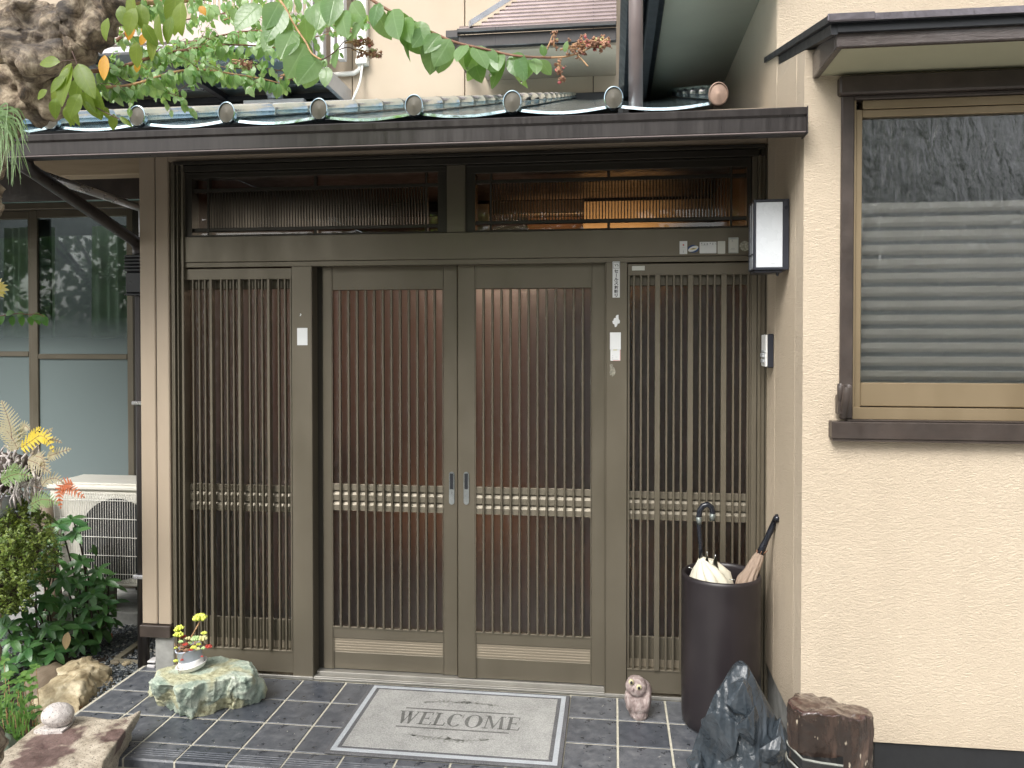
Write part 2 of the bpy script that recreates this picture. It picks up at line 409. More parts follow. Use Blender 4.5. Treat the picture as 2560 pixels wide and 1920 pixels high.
def mk_rock(name, stops, sc=10, rough=.6, bump=.6, bs=40, spot=None, coat=0.0, stretch=(1, 1, 1), mask=None, spots3=None):
    t = NT(name); co = t.coord('Object', stretch); n = t.noise(co, sc, 8, .65, .8)
    c = t.ramp(n, stops)
    if mask:
        c2 = t.ramp(t.noise(co, sc*2.5, 6, .6), mask[1]); mm = t.ramp(t.noise(t.coord('Object'), mask[0], 3, .5, .4), [(mask[2], (0, 0, 0)), (mask[2]+.1, (1, 1, 1))])
        c = t.mix(mm, c, c2)
    if spots3:
        s3 = t.n('ShaderNodeNewGeometry'); wv = t.n('ShaderNodeVectorMath'); wv.operation = 'ADD'
        nn = t.n('ShaderNodeTexNoise'); nn.inputs['Scale'].default_value = 11; nn.inputs['Detail'].default_value = 4; t.l(s3.outputs['Position'], nn.inputs['Vector'])
        sc3 = t.n('ShaderNodeVectorMath'); sc3.operation = 'SCALE'; sc3.inputs['Scale'].default_value = .22; sb = t.n('ShaderNodeVectorMath'); sb.operation = 'SUBTRACT'; sb.inputs[1].default_value = (.5, .5, .5)
        t.l(nn.outputs['Color'], sb.inputs[0]); t.l(sb.outputs[0], sc3.inputs[0]); t.l(s3.outputs['Position'], wv.inputs[0]); t.l(sc3.outputs[0], wv.inputs[1])
        for (cx3, cy3, r3) in spots3:
            ds = t.n('ShaderNodeVectorMath'); ds.operation = 'DISTANCE'; t.l(wv.outputs[0], ds.inputs[0]); ds.inputs[1].default_value = (cx3, cy3, .1)
            mk = t.ramp(t.math('DIVIDE', ds.outputs['Value'], r3), [(.75, (.88, .88, .88)), (1.0, (0, 0, 0))])
            c = t.mix(mk, c, t.ramp(n, [(.35, (.07, .035, .035, 1)), (.6, (.15, .085, .08, 1)), (.72, (.40, .34, .33, 1))]))
    if spot:
        s = t.noise(co, spot[0], 2, .5); c = t.mix(t.ramp(s, [(spot[1], (0, 0, 0)), (spot[1]+.06, (1, 1, 1))]), c, spot[2])
    t.set(Base_Color=c); 
    t.l(t.ramp(n, [(.3, (max(.03, rough-.12),)*3), (.7, (min(1, rough+.12),)*3)]), t.p.inputs['Roughness'])
    if coat: t.set(Coat_Weight=coat, Coat_Roughness=.12)
    h = t.math('ADD', t.noise(co, bs, 6, .65), t.math('MULTIPLY', n, 1.0))
    t.bump(h, bump, .008); return t.m
M['green_stone'] = mk_rock('green_stone', [(.32, (.20, .27, .22, 1)), (.48, (.38, .45, .37, 1)), (.66, (.56, .60, .50, 1))], 16, .6, 1.0, 45,
                           mask=(7, [(.3, (.24, .22, .13, 1)), (.5, (.46, .46, .30, 1)), (.64, (.56, .55, .38, 1)), (.75, (.26, .18, .13, 1))], .47))
M['yellow_stone'] = mk_rock('yellow_stone', [(.3, (.20, .145, .075, 1)), (.5, (.39, .32, .20, 1)), (.68, (.56, .49, .35, 1))], 9, .7, .8, 30)
M['brown_stone'] = mk_rock('brown_stone', [(.3, (.12, .09, .06, 1)), (.7, (.22, .17, .12, 1))], 6, .6, .4, 25)
M['granite'] = mk_rock('granite_slab', [(.3, (.24, .20, .15, 1)), (.5, (.44, .38, .30, 1)), (.7, (.60, .54, .44, 1))], 14, .5, .6, 60,
                       spot=(160, .60, (.09, .07, .06, 1)), spots3=((-2.05, -.84, .10), (-2.0, -.98, .10), (-1.845, -.78, .07)))
M['granite_ball'] = mk_rock('granite_cobble', [(.3, (.40, .36, .34, 1)), (.6, (.62, .58, .55, 1))], 30, .7, .4, 120, spot=(190, .60, (.12, .11, .11, 1)))
M['corner_stone'] = mk_rock('mossy_stone', [(.3, (.10, .14, .10, 1)), (.7, (.24, .29, .23, 1))], 9, .6, .4, 40)
M['owl'] = mk_rock('owl_stone', [(.3, (.17, .12, .11, 1)), (.5, (.30, .235, .22, 1)), (.7, (.52, .45, .42, 1))], 40, .6, .5, 70, stretch=(1, 1, .6))
M['stump'] = mk_rock('petrified_wood', [(.36, (.014, .009, .007, 1)), (.5, (.034, .020, .014, 1)), (.62, (.085, .052, .038, 1)), (.75, (.22, .15, .11, 1))], 9, .28, .6, 50,
                     spot=(60, .66, (.45, .39, .30, 1)), coat=.35, stretch=(1, 1, .35))
M['stump_top'] = mk_rock('petrified_wood_top', [(.36, (.028, .012, .010, 1)), (.5, (.060, .028, .022, 1)), (.6, (.09, .06, .055, 1)), (.7, (.13, .125, .13, 1))], 14, .2, .6, 60, coat=.9)
def mk_obsidian():
    t = NT('obsidian'); co = t.coord('Object', (1, 1, 1))
    n = t.noise(co, 5, 4); 
    t.set(Base_Color=t.ramp(n, [(.3, (.018, .025, .032, 1)), (.7, (.065, .080, .095, 1))]), Roughness=.16, Coat_Weight=.4, Coat_Roughness=.08)
    w = t.n('ShaderNodeTexWave'); w.inputs['Scale'].default_value = 9; w.inputs['Distortion'].default_value = 9; w.inputs['Detail'].default_value = 3
    t.l(co, w.inputs['Vector']); t.bump(t.math('ADD', t.math('MULTIPLY', w.outputs['Fac'], .5), t.noise(co, 14, 5, .6, 2)), .6, .012); return t.m
M['obsidian'] = mk_obsidian()
M['slab_black'] = plain('black_slate', (.015, .016, .016), .18, 0, .3, 20, .2, 60)
M['slab_edge'] = plain('slate_edge', (.30, .31, .28), .3, 0, .3, 30, .2, 60)
M['gravel'] = mk_rock('slate_gravel', [(.3, (.05, .06, .065, 1)), (.6, (.11, .125, .13, 1)), (.75, (.2, .215, .22, 1))], 25, .55, .4, 120)
def mk_gravelpiece():
    t = NT('gravel_chip'); ge = t.n('ShaderNodeNewGeometry')
    c = t.ramp(ge.outputs['Random Per Island'], [(0, (.03, .037, .045, 1)), (.6, (.10, .115, .125, 1)), (.9, (.2, .21, .2, 1)), (.97, (.4, .38, .34, 1))])
    t.set(Base_Color=c, Roughness=.4); return t.m
M['chip'] = mk_gravelpiece()
M['soil'] = mk_rock('dark_soil', [(.3, (.02, .014, .010, 1)), (.6, (.05, .035, .025, 1)), (.8, (.10, .07, .05, 1))], 20, .9, 1.0, 60)
M['pave'] = mk_rock('wet_paving', [(.3, (.26, .25, .235, 1)), (.7, (.36, .35, .33, 1))], 4, .5, .3, 60)
M['stand'] = plain('dark_glazed_ceramic', (.020, .016, .018), .38, 0, .2, 6, .1, 20)
M['umb_cream'] = plain('cream_cloth', (.62, .59, .48), .8, 0, .08, 20, .3, 300)
M['umb_tan'] = plain('taupe_cloth', (.28, .21, .16), .75, 0, .15, 20, .3, 300)
M['umb_handle'] = plain('glossy_black_handle', (.012, .014, .02), .12, 0, .3, 30)
M['chrome'] = plain('chrome', (.62, .66, .66), .16, .95, .1, 40)
M['opal'] = plain('opal_acrylic', (.66, .70, .74), .3, 0, .03)
M['ac'] = plain('ac_ivory', (.66, .64, .57), .45, 0, .05)
M['ac_dark'] = plain('ac_inside', (.012, .013, .014), .6)
M['pot'] = plain('pot_glaze', (.40, .44, .52), .4, 0, .15, 14, .2, 40)
M['saucer'] = plain('white_plastic', (.80, .80, .79), .4, 0, .03)
M['curtain'] = plain('curtain_cloth', (.42, .46, .38), .9, 0, .2, 6)
M['blind'] = plain('blind_slat', (.74, .71, .65), .6, 0, .08)
M['reflect_white'] = plain('reflector_white', (.75, .76, .78), .8)

M['bay_rib'] = plain('ribbed_metal_roof', (.20, .16, .16), .18, .55, .1, 10)
M['grey_frame'] = plain('grey_aluminium', (.45, .44, .45), .35, .3, .06)
M['white_frame'] = plain('white_aluminium', (.66, .64, .64), .4, .1, .06)
M['mauve'] = plain('mauve_panel', (.52, .44, .40), .6, 0, .05)
M['canopy_sheet'] = plain('grey_polycarbonate', (.16, .20, .20), .45, 0, .15)
M['ac_wire'] = plain('coated_wire', (.66, .65, .60), .4)
M['ac_block'] = plain('pale_block', (.55, .54, .50), .8, 0, .12)
M['lamp_black'] = plain('lamp_black_metal', (.022, .025, .036), .35, 0, .1)
M['print_pale'] = plain('faint_print', (.50, .53, .56), .5)
M['paper2w'] = plain('paper_off_white', (.60, .61, .56), .6, 0, .05)
M['mottled'] = plain('mottled_sticker', (.30, .30, .24), .6, 0, .6, 120)
M['residue'] = plain('glue_residue', (.26, .25, .20), .8, 0, .4, 90)
M['red_pale'] = plain('pale_red_print', (.65, .18, .15), .6)
M['yellow_pale'] = plain('pale_yellow_print', (.66, .62, .25), .6)
t_, mx_ = mk_clear('dark_glass', (.35, .42, .38, 1)); M['dark_glass'] = t_.m
def mk_mat(name, a, b):
    t = NT(name); co = t.coord('Object'); n = t.noise(co, 210, 4, .7); big = t.noise(co, 9, 4)
    c = t.mix(.3, t.ramp(n, [(.35, a), (.62, b)]), t.ramp(big, [(.35, a), (.65, b)])); t.set(Base_Color=c, Roughness=.95); t.bump(n, .8, .004); return t.m
M['mat_field'] = mk_mat('mat_pile_pale', (.22, .22, .21, 1), (.46, .46, .44, 1))
M['mat_pale'] = mk_mat('mat_border_pale', (.34, .36, .38, 1), (.48, .51, .54, 1))
M['mat_dark'] = mk_mat('mat_border_dark', (.06, .06, .065, 1), (.17, .17, .175, 1))
M['mat_print'] = mk_mat('mat_print', (.09, .09, .085, 1), (.19, .19, .18, 1))
M['mat_leafprint'] = mk_mat('mat_leaf_print', (.19, .19, .17, 1), (.30, .30, .28, 1))
M['owl_eye'] = plain('owl_eye', (.55, .50, .30), .5, 0, .2, 60)
M['worn_metal'] = plain('worn_silver_paint', (.16, .18, .17), .4, .5, .4, 90)
M['succ_pale'] = plain('succulent_pale', (.60, .58, .28), .5, 0, .2, 60)
M['brown_pebble'] = plain('brown_pebble', (.20, .17, .12), .6, 0, .3, 60)
M['dark_twig'] = plain('dark_twig', (.10, .055, .045), .7, 0, .3, 60)
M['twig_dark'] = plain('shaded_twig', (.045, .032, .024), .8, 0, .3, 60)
M['faded_leaf'] = mk_leaf('faded_leaf', (.30, .24, .10, 1), (.42, .30, .18, 1), (.3, .3, .12, 1), .45, .2)
M['shrub_bright'] = mk_leaf('sprig_leaf', (.06, .17, .04, 1), (.14, .30, .07, 1), (.14, .28, .08, 1), .35, .35)
M['fallen'] = mk_leaf('fallen_leaf', (.20, .06, .03, 1), (.45, .24, .10, 1), (.3, .15, .07, 1), .6, .1, .1)

M['petal'] = mk_leaf('pale_yellow_petal', (.75, .62, .22, 1), (.85, .76, .45, 1), (.7, .6, .3, 1), .5, .4, .1)
t_ = NT('water'); t_.set(Base_Color=(1, 1, 1, 1), Roughness=0.0, Transmission_Weight=1.0, IOR=1.33); M['water'] = t_.m
def mk_wetwood():
    t = NT('wet_painted_wood'); n = t.noise(t.coord('Object', (14, 60, 120)), 1, 6, .7, .6)
    t.set(Base_Color=t.ramp(n, [(.35, (.05, .038, .034, 1)), (.7, (.10, .082, .076, 1))]), Roughness=.22, Coat_Weight=.5, Coat_Roughness=.1)
    t.bump(n, .8, .006); return t.m
M['wet_wood'] = mk_wetwood()
M['wet_flashing'] = plain('wet_flashing', (.22, .20, .22), .15, .6, .2, 12, .5, 60)

M['grey_back'] = plain('grey_room_back', (.42, .44, .45), .8, 0, .1, 3)

M['bronze_rail'] = plain('bronze_rail', (.20, .176, .132), .42, .35, .06, 3)
M['brown_panel'] = plain('brown_panel', (.10, .055, .035), .6, 0, .2, 4)
M['grit'] = plain('pale_grit', (.55, .52, .45), .8, 0, .3, 90)

# ================================================================== GROUND AND PORCH
def struct(o, label=None): return tag(o, label, None, None, 'structure')
g = MB(); g.add([(-30, -30, -.17), (30, -30, -.17), (30, 30, -.17), (-30, 30, -.17)], [(0, 1, 2, 3)])
struct(g.build('ground', M['pave']))
TP = 0.2055; TX0 = -1.418-4*TP; TXN = 10; TY0 = -.020
XR = TX0+TP*14.2
g = MB(); g.box(TX0-.012, XR+.5, -.758, .25, -.168, -.0035, 0.001)
porch = struct(g.build('porch_floor', M['grout']))
tm = MB(); gp = .0045
tm.box(gp, TP-gp, -TP+gp, -gp, -.012, 0, .0018); tile_me = tm.mesh('tile', M['tile'])
tn = MB(); dn = TP*.6                                   # nosing tile: ribbed top and a rounded front lip
pts = [(-gp, -.012), (-gp, 0)]
y = -.045
for k in range(4): pts += [(y, 0), (y-.003, -.0022), (y-.006, 0)]; y -= .014
pts += [(-dn+.006, 0), (-dn, -.006), (-dn, -.034), (-dn+.010, -.034), (-dn+.010, -.012)]
tn.prism(pts[::-1], 'x', gp, TP-gp); nose_me = tn.mesh('tile', M['tile'])
tr = MB(); tr.box(gp, TP-gp, -.012, 0, -.120, -.006, .002); riser_me = tr.mesh('tile', M['tile'])
rnd = random.Random(3)
for i in range(14):
    x = TX0+i*TP
    for j in range(3):
        link('tile', tile_me, porch, (x, TY0-j*TP, .0005*rnd.uniform(-1, 1)))
    link('tile', nose_me, porch, (x, TY0-3*TP, 0))
    link('tile', riser_me, porch, (x, -.757, -.040))
# first strip of tiles by the wall on the far left (next to the pier)
tm = MB(); tm.box(gp, TP-gp, gp, .11, -.012, 0, .0018); me = tm.mesh('tile', M['tile'])
for i in range(0, 1): link('tile', me, porch, (TX0+i*TP, TY0, 0))

# soil bed and gravel on the left
def blobgrid(x0, x1, y0, y1, nx, ny, zf):
    m = MB(); vs = [(x0+(x1-x0)*i/nx, y0+(y1-y0)*j/ny, zf(x0+(x1-x0)*i/nx, y0+(y1-y0)*j/ny)) for j in range(ny+1) for i in range(nx+1)]
    fs = [(j*(nx+1)+i, j*(nx+1)+i+1, (j+1)*(nx+1)+i+1, (j+1)*(nx+1)+i) for j in range(ny) for i in range(nx)]
    m.add(vs, fs, 0, True); return m
nz = lambda x, y, s=6: noise.fractal(Vector((x*s, y*s, .3)), 1, 2, 4)
soil = blobgrid(-4.6, TX0-.02, -1.6, .25, 60, 40, lambda x, y: -.07+.02*nz(x, y, 5)+(.02 if x < -2.5 else 0)).build('soil_bed', M['soil']); struct(soil)
gb = blobgrid(-4.6, TX0-.013+.18, .0, 2.2, 60, 50, lambda x, y: -.055+.008*nz(x, y, 9))
struct(gb.build('gravel_bed', M['gravel']))
m = MB(); rnd = random.Random(5)
def chip(m, p, r, rnd):
    e = Euler((rnd.uniform(-.5, .5), rnd.uniform(-.5, .5), rnd.uniform(0, 6.3))).to_matrix()
    q = [Vector((a, b, c)) for a, b, c in ((1, .1, 0), (.3, .8, .1), (-.7, .6, 0), (-1, -.3, .05), (-.1, -.8, 0), (.7, -.5, .1))]
    vs = [p+e@Vector((v.x*r*rnd.uniform(.7, 1.1), v.y*r*.7*rnd.uniform(.7, 1.1), v.z*r)) for v in q]
    top = [v+e@Vector((0, 0, r*.45)) for v in vs]; c = sum(vs, Vector())/6
    top = [c+(t-c)*.75+e@Vector((0, 0, 0)) for t in top]
    b = len(vs); m.add(vs+top, [tuple(range(6, 12))]+[(i, (i+1) % 6, (i+1) % 6+6, i+6) for i in range(6)])
for _ in range(9000):
    x = rnd.uniform(-3.4, -2.02); y = rnd.uniform(-.12, .75)
    if x > TX0-.02 and y < .13: continue
    if x > -2.17 and y < .2: continue
    if rnd.random() < .35 and y > .4: continue
    chip(m, Vector((x, y, -.052+.008*nz(x, y, 9)+rnd.uniform(0, .012))), rnd.uniform(.006, .014), rnd)
for _ in range(500):      # spill over the edge of the tiles
    x = TX0+rnd.uniform(-.1, .02); y = rnd.uniform(-.35, .1)
    chip(m, Vector((x, y, -.03+rnd.uniform(0, .02))), rnd.uniform(.004, .011), rnd)
tag(m.build('gravel', M['chip'], kind='stuff'), 'dark slate gravel chips between the tiled porch and the concrete step', 'gravel')

# concrete step under the left windows and the wooden drain frame
t = MB(); t.box(-6, -2.32, .62, 1.02, -.16, .035, .006)
tag(t.build('concrete_step', M['concrete']), 'pale concrete step running below the left windows behind the gravel', 'step')
dr = thing('drain_box', 'weathered wooden frame round a drain hole beside the concrete pier', 'frame', (-2.4, .25, -.05))
a = PZ(282, 1648, -.03); b = PZ(385, 1658, -.03); c = PZ(357, 1598, -.03); d = Vector((c.x+.12, c.y+.02, -.03))
def bar3(p, q, w, h, mat, name, parent):
    m = MB(); p = Vector(p); q = Vector(q); dd = (q-p).normalized(); n = Vector((0, 0, 1)).cross(dd)*w/2
    vs = [p-n, p+n, q+n, q-n]; vs = vs+[v-Vector((0, 0, h)) for v in vs]
    m.add(vs, [(0, 1, 2, 3), (4, 7, 6, 5), (0, 4, 5, 1), (1, 5, 6, 2), (2, 6, 7, 3), (3, 7, 4, 0)]); return m.build(name, mat, parent)
bar3(a, b, .035, .05, M['grey_wood'], 'frame_bar', dr); bar3(a+Vector((.01, .02, .001)), c, .035, .05, M['grey_wood'], 'frame_bar', dr)
t = MB(); t.add([a+Vector((.02, .02, -.024)), b+Vector((0, .02, -.024)), b+Vector((0, .25, -.024)), c+Vector((0, 0, -.024))], [(0, 1, 2, 3)]); t.build('drain_hole', M['black_gap'], dr)  # flat black sheet painted as the dark inside the hole

# ================================================================== ENTRANCE FRONT
ent = thing('entrance', 'bronze aluminium entrance with double sliding lattice doors, side lattices and transom windows', 'entrance', (-.7, 0, 0))
B = M['bronze']; BL = M['bronze_light']; BD = M['bronze_shaded']
X = lambda px, Y=0.0, py=1100: PY(px, py, Y).x
XL, XE = X(432), .648                            # frame extents
ZT = 2.375; ZL0, ZL1 = ZY(1100, 662), 2.055      # lintel bottom and top
JL0, JL1 = X(733), X(784); JR0, JR1 = X(1513), X(1567)
# jambs
t = MB(); t.box(JL0, JL1-.006, -.012, .10, 0, ZL0); t.box(JL1-.007, JL1, -.016, .10, 0, ZL0, .002); t.build('jamb', B, ent)
t = MB(); t.box(JR0, JR1, -.012, .10, 0, ZL0); t.box(JR0-.001, JR0+.004, -.016, .09, 0, ZL0); t.build('jamb', B, ent)
# lintel with its stepped lower lip
t = MB(); t.box(X(446), XE-.012, -.014, .10, ZL0+.024, ZL1, .002); t.box(X(446)+.001, XE-.013, -.010, .095, ZL0, ZL0+.0225, .0015)
lintel = t.build('lintel', B, ent)
# outer end posts with several ribs
t = MB()
for px0, px1, y0 in ((432, 435, -.02), (435, 439, -.034), (441, 444, -.018), (445.5, 448, -.030), (450, 454, -.014), (456, 461.5, -.026)):
    t.box(X(px0, y0), X(px1, y0), y0, .1, 0, ZT+.03, .001)
t.box(XL+.001, X(463), -.006, .09, .001, ZT+.029, 0)
t.build('end_post', B, ent)
t = MB(); xs = X(1877)
for k, (w, y0) in enumerate(((.022, -.006), (.012, -.02), (.018, -.010), (.010, -.026), (.012, -.012), (.012, -.022))):
    t.box(xs, xs+w, y0, .1, 0, ZT+.03, .001); xs += w+.0015
t.box(X(1877)+.001, .648, .0, .09, .001, ZT+.029, 0)
t.build('end_post', B, ent)
# head rail above the transoms
t = MB(); t.box(XL+.03, XE-.01, -.020, .1, ZT-.018, ZT+.012, .002); t.box(XL+.03, XE-.01, -.034, .08, ZT+.014, ZT+.030, .002); t.build('head_rail', BD, ent)
t = MB(); t.box(-2.07, XE, -.018, .1, ZT+.032, 2.56, .001); 
hb = t.build('header_board', M['siding'], ent)
# threshold: grey aluminium sill with a bright front edge
t = MB(); t.box(JL1, JR0, -.012, .02, .001, .016, .001); t.box(JL1+.002, JR0-.002, .0205, .12, .004, .026, .001); t.box(JL1, JR0, -.018, -.0125, .001, .010, .001)
th = t.build('threshold', M['sill_alu'], ent)
t = MB(); t.box(XL, JL1, -.022, -.0125, .001, .015, .001); t.build('bottom_sill', M['sill_alu'], ent)
t = MB(); t.box(JR0, XE, -.022, -.0125, .001, .015, .001); t.build('bottom_sill', M['sill_alu'], ent)

def rails(name, xa, xb, yb, zt, parent, proud=0.016):
    """three horizontal rails with a sloping upper bevel"""
    zs = zt
    for k in range(3):
        h = .0475 if k else .032
        yf = yb-proud
        if k == 0: pts = [(yb, zs), (yf+.003, zs), (yf, zs-.003), (yf, zs-h+.002), (yb, zs-h+.002)]
        else: pts = [(yb, zs), (yf+.013, zs), (yf+.001, zs-.017), (yf, zs-.019), (yf, zs-h+.002), (yb, zs-h+.002)]
        t = MB(); t.prism([(p[0], p[1]) for p in pts], 'x', xa, xb); t.build(name, M['bronze_rail'], parent); zs -= h

def door(pl, pr, s0, s1, Y, bars, hpx, name='sliding_door'):
    x0, x1 = X(pl, Y), X(pr, Y); z0, z1 = .028, ZL0-.004+.012
    a, b = X(s0, Y), X(s1, Y)
    zp1 = ZL0-.108; zp0 = ZY((pl+pr)/2, 1574 if pl < 1000 else 1588, Y)
    t = MB(); t.box(x0, a, Y, Y+.035, z0, z1, .0025); t.box(b, x1, Y, Y+.035, z0, z1, .0025)       # stiles
    t.box(a+.0005, b-.0005, Y+.002, Y+.033, zp1, z1-.001, .002)                                # top rail
    t.box(a+.0005, b-.0005, Y+.002, Y+.033, zp0-.052, zp0, .002)                               # lower rail
    t.box(a+.0005, b-.0005, Y+.006, Y+.033, z0+.001, zp0-.117, .002)
    t.box(a, a+.004, Y-.0015, Y, z0, z1, 0); t.box(b-.004, b, Y-.0015, Y, z0, z1, 0)
    t.box(a+.001, b-.001, Y-.002, Y+.01, zp0-.004, zp0+.004, .001)
    d = t.build(name, B, ent)
    # ribbed kick strip
    t = MB(); zz = zp0-.054
    t.box(a+.0005, b-.0005, Y+.008, Y+.03, zp0-.116, zp0-.053, 0)
    for k in range(5): t.box(a+.001, b-.001, Y+.0065, Y+.009, zz-.0090, zz-.0015, .001); zz -= .0124
    t.build('kick_strip', BL, d)
    t = MB(); t.box(a-.004, b+.004, Y+.020, Y+.024, zp0-.006, zp1+.006, 0); t.build('pane', M['frost'], d)
    rails('cross_rail', a+.001, b-.001, Y+.0185, ZY((pl+pr)/2, 1213 if pl < 1000 else 1221, Y), d, .012)
    bm_ = MB(); bm_.box(-.0048, .0048, -.012, .006, zp0+.0045, zp1-.002, .0015); me = bm_.mesh('lattice_bar', B)
    for k in range(12): link('lattice_bar', me, d, (X(bars[0]+(bars[1]-bars[0])*k/11, Y), Y+.003, 0))
    # recessed pull handle
    t = MB(); hx = X(hpx, Y); hz0, hz1 = ZY(hpx, 1261, Y), ZY(hpx, 1179, Y); r = .0125; hc = []
    for k in range(9): an = math.pi*k/8; hc.append((hx+r*math.cos(an), hz1-r+r*math.sin(an)))
    for k in range(9): an = math.pi+math.pi*k/8; hc.append((hx+r*math.cos(an), hz0+r+r*math.sin(an)))
    zc = (hz0+hz1)/2; out = hc; zt2 = hz1-.008; zb2 = zc-.004
    inn = [(hx+.0075, zt2), (hx-.0075, zt2), (hx-.0075, zb2), (hx+.0075, zb2)]
    yf = Y-.005
    # plate as frame around the cup
    t.prism([p for p in out if p[1] >= zt2-1e-6] if False else out, 'y', yf, Y-.0005)
    t.box(hx-.0095, hx+.0095, yf-.002, yf-.0004, zt2, zt2+.003, .0005); t.box(hx-.0095, hx+.0095, yf-.002, yf-.0004, zb2-.004, zb2, .0008)
    t.box(hx-.0095, hx-.0075, yf-.002, yf-.0004, zb2, zt2, .0005); t.box(hx+.0075, hx+.0095, yf-.002, yf-.0004, zb2, zt2, .0005)
    t.lathe([(0.0005, -.001), (.008, -.001), (.0085, 0)], (0, 0, 0), 4)
    h = t.build('handle', M['chrome'], d)
    t = MB(); t.box(hx-.0073, hx+.0073, yf-.0012, yf-.0004, zb2+.0005, zt2-.0005, 0); t.build('handle_cup', M['dark_metal'], d)
    if pl < 1000:
        t = MB(); prof = [(.0004, 0), (.006, 0), (.0065, -.001), (.0065, -.002)]
        vs = []; n = 20
        for k in range(n): an = 2*math.pi*k/n; vs.append((hx+.0058*math.cos(an), zb2-.018+.0058*math.sin(an)))
        t.prism(vs, 'y', yf-.003, yf-.0002); t.box(hx-.0008, hx+.0008, yf-.0036, yf-.003, zb2-.021, zb2-.015, 0, 1); t.build('lock_cylinder', [M['chrome'], M['ink']], d)
    return d
door(807, 1143.5, 830, 1108.5, .050, (851.5, 1087.5), 1129.5)
door(1144.5, 1513, 1188, 1478.5, .028, (1209.2, 1456.6), 1166)
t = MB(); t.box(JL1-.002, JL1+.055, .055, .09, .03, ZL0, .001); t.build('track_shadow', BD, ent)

def sidelight(xa, xb, wide, thin, zb, YB, depth, yp, pal, tw, ww):
    p = MB()
    zt = ZL0-.006
    zp = .165 if pal else .165
    p.box(xa, xb, -.004, .06, .022, zb, .002)                      # bottom rail
    p.box(xa, xb, -.008, -.0035, zb-.006, zb+.002, .001)
    p.box(xa, xb, -.006, .06, zt-.052, zt, .002)                   # top rail
    p.box(xa, xa+.010, .0, .06, zb, zt, .001); p.box(xb-.010, xb, .0, .06, zb, zt, .001)
    s = p.build('side_lattice', B, ent)
    t = MB(); t.box(xa+.008, xb-.008, yp, yp+.004, zb+.09, zt-.04, 0); t.build('pane', M['frost'], s)
    t = MB(); t.box(xa+.009, xb-.009, yp-.012, yp+.01, zt-.095, zt-.05, .002); t.build('panel_rail', B, s)
    t = MB(); t.box(xa+.009, xb-.009, yp-.012, yp+.01, zb+.035, zb+.135, .002)
    t.build('panel_rail', B, s)
    t = MB(); t.box(xa+.009, xb-.009, yp-.010, yp+.01, zb-.001, zb+.035, .002); t.build('kick_strip', BL, s)
    rails('cross_rail', xa+.01, xb-.01, yp-.001, ZY(1725, 1231, yp-.01) if pal else ZY(600, 1211, yp-.01), s, .015)
    b1 = MB(); b1.box(-tw, tw, -depth, .006, zb+.002, zt-.050, .0015); me1 = b1.mesh('lattice_bar', B)
    b2 = MB(); b2.box(-ww, ww, -depth-.010, .006, zb+.002, zt-.050, .0015); me2 = b2.mesh('post_bar', B)
    for px in thin: link('lattice_bar', me1, s, (X(px, YB), YB+depth, 0))
    for px in wide: link('post_bar', me2, s, (X(px, YB), YB+depth, 0))
    return s
YB = -.010
sidelight(X(463), JL0-.002, (531, 602, 674), (484, 499.5, 514, 554, 569, 585, 625, 640, 656, 697, 713, 727.5), .125, YB, .016, .036, False, .0038, .0066)
sidelight(JR1+.002, X(1877), (1643, 1725, 1808), (1584, 1602, 1620, 1666, 1684, 1702.5, 1749.5, 1767.5, 1785.5, 1832.5, 1850.5, 1869), .125, YB, .014, .036, True, .0045, .0115)

# transom windows
def transom(pxa, pxb, open_l, open_r, v1, v2, hz1, hz2, ztop, zbot, opt, opb):
    xa, xb = X(pxa, 0, 500), X(pxb, 0, 500); oa, ob = X(open_l, .01, 500), X(open_r, .01, 500)
    t = MB(); Yt = -.004
    t.box(xa, xb, Yt, .06, opt, ztop, .002); t.box(xa, xb, Yt, .06, zbot, opb, .002)
    t.box(xa, oa, Yt+.001, .059, opb-.001, opt+.001, 0); t.box(ob, xb, Yt+.001, .059, opb-.001, opt+.001, 0)
    t.box(xa, xa+.006, Yt-.004, Yt, zbot, ztop, .001); t.box(xa+.006, xb-.006, Yt-.004, Yt, ztop-.008, ztop, .001); t.box(xa+.006, xb-.006, Yt-.004, Yt, zbot, zbot+.007, .001)
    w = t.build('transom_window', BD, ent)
    t = MB(); t.box(oa-.003, ob+.003, .040, .044, opb-.003, opt+.003, 0); t.build('pane', M['clear'], w)
    a, b = X(v1, .01, 500), X(v2, .01, 500)
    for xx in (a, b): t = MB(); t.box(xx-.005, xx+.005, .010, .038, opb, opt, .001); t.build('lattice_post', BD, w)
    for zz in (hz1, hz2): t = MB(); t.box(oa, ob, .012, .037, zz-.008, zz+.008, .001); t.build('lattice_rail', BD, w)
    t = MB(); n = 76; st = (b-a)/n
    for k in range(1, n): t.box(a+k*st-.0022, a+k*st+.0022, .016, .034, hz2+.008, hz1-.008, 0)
    o = t.build('fine_lattice', BD, w, kind='stuff')
    t = MB(); mx_ = (a+b)/2
    for z0_, z1_ in ((hz1+.008, opt), (opb, hz2-.008)): t.box(mx_-.006, mx_+.006, .012, .036, z0_, z1_, .001)
    t.build('short_post', BD, w)
zz = lambda px, py: ZY(px, py, 0)
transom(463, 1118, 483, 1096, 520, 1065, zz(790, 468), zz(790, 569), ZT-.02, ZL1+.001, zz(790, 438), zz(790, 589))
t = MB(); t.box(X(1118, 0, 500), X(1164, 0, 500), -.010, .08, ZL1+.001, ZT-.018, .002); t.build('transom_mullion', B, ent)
transom(1164, 1878, 1189, 1866, 1227, 1828, zz(1530, 445), zz(1530, 550), ZT-.02, ZL1+.001, zz(1530, 425), zz(1530, 575))

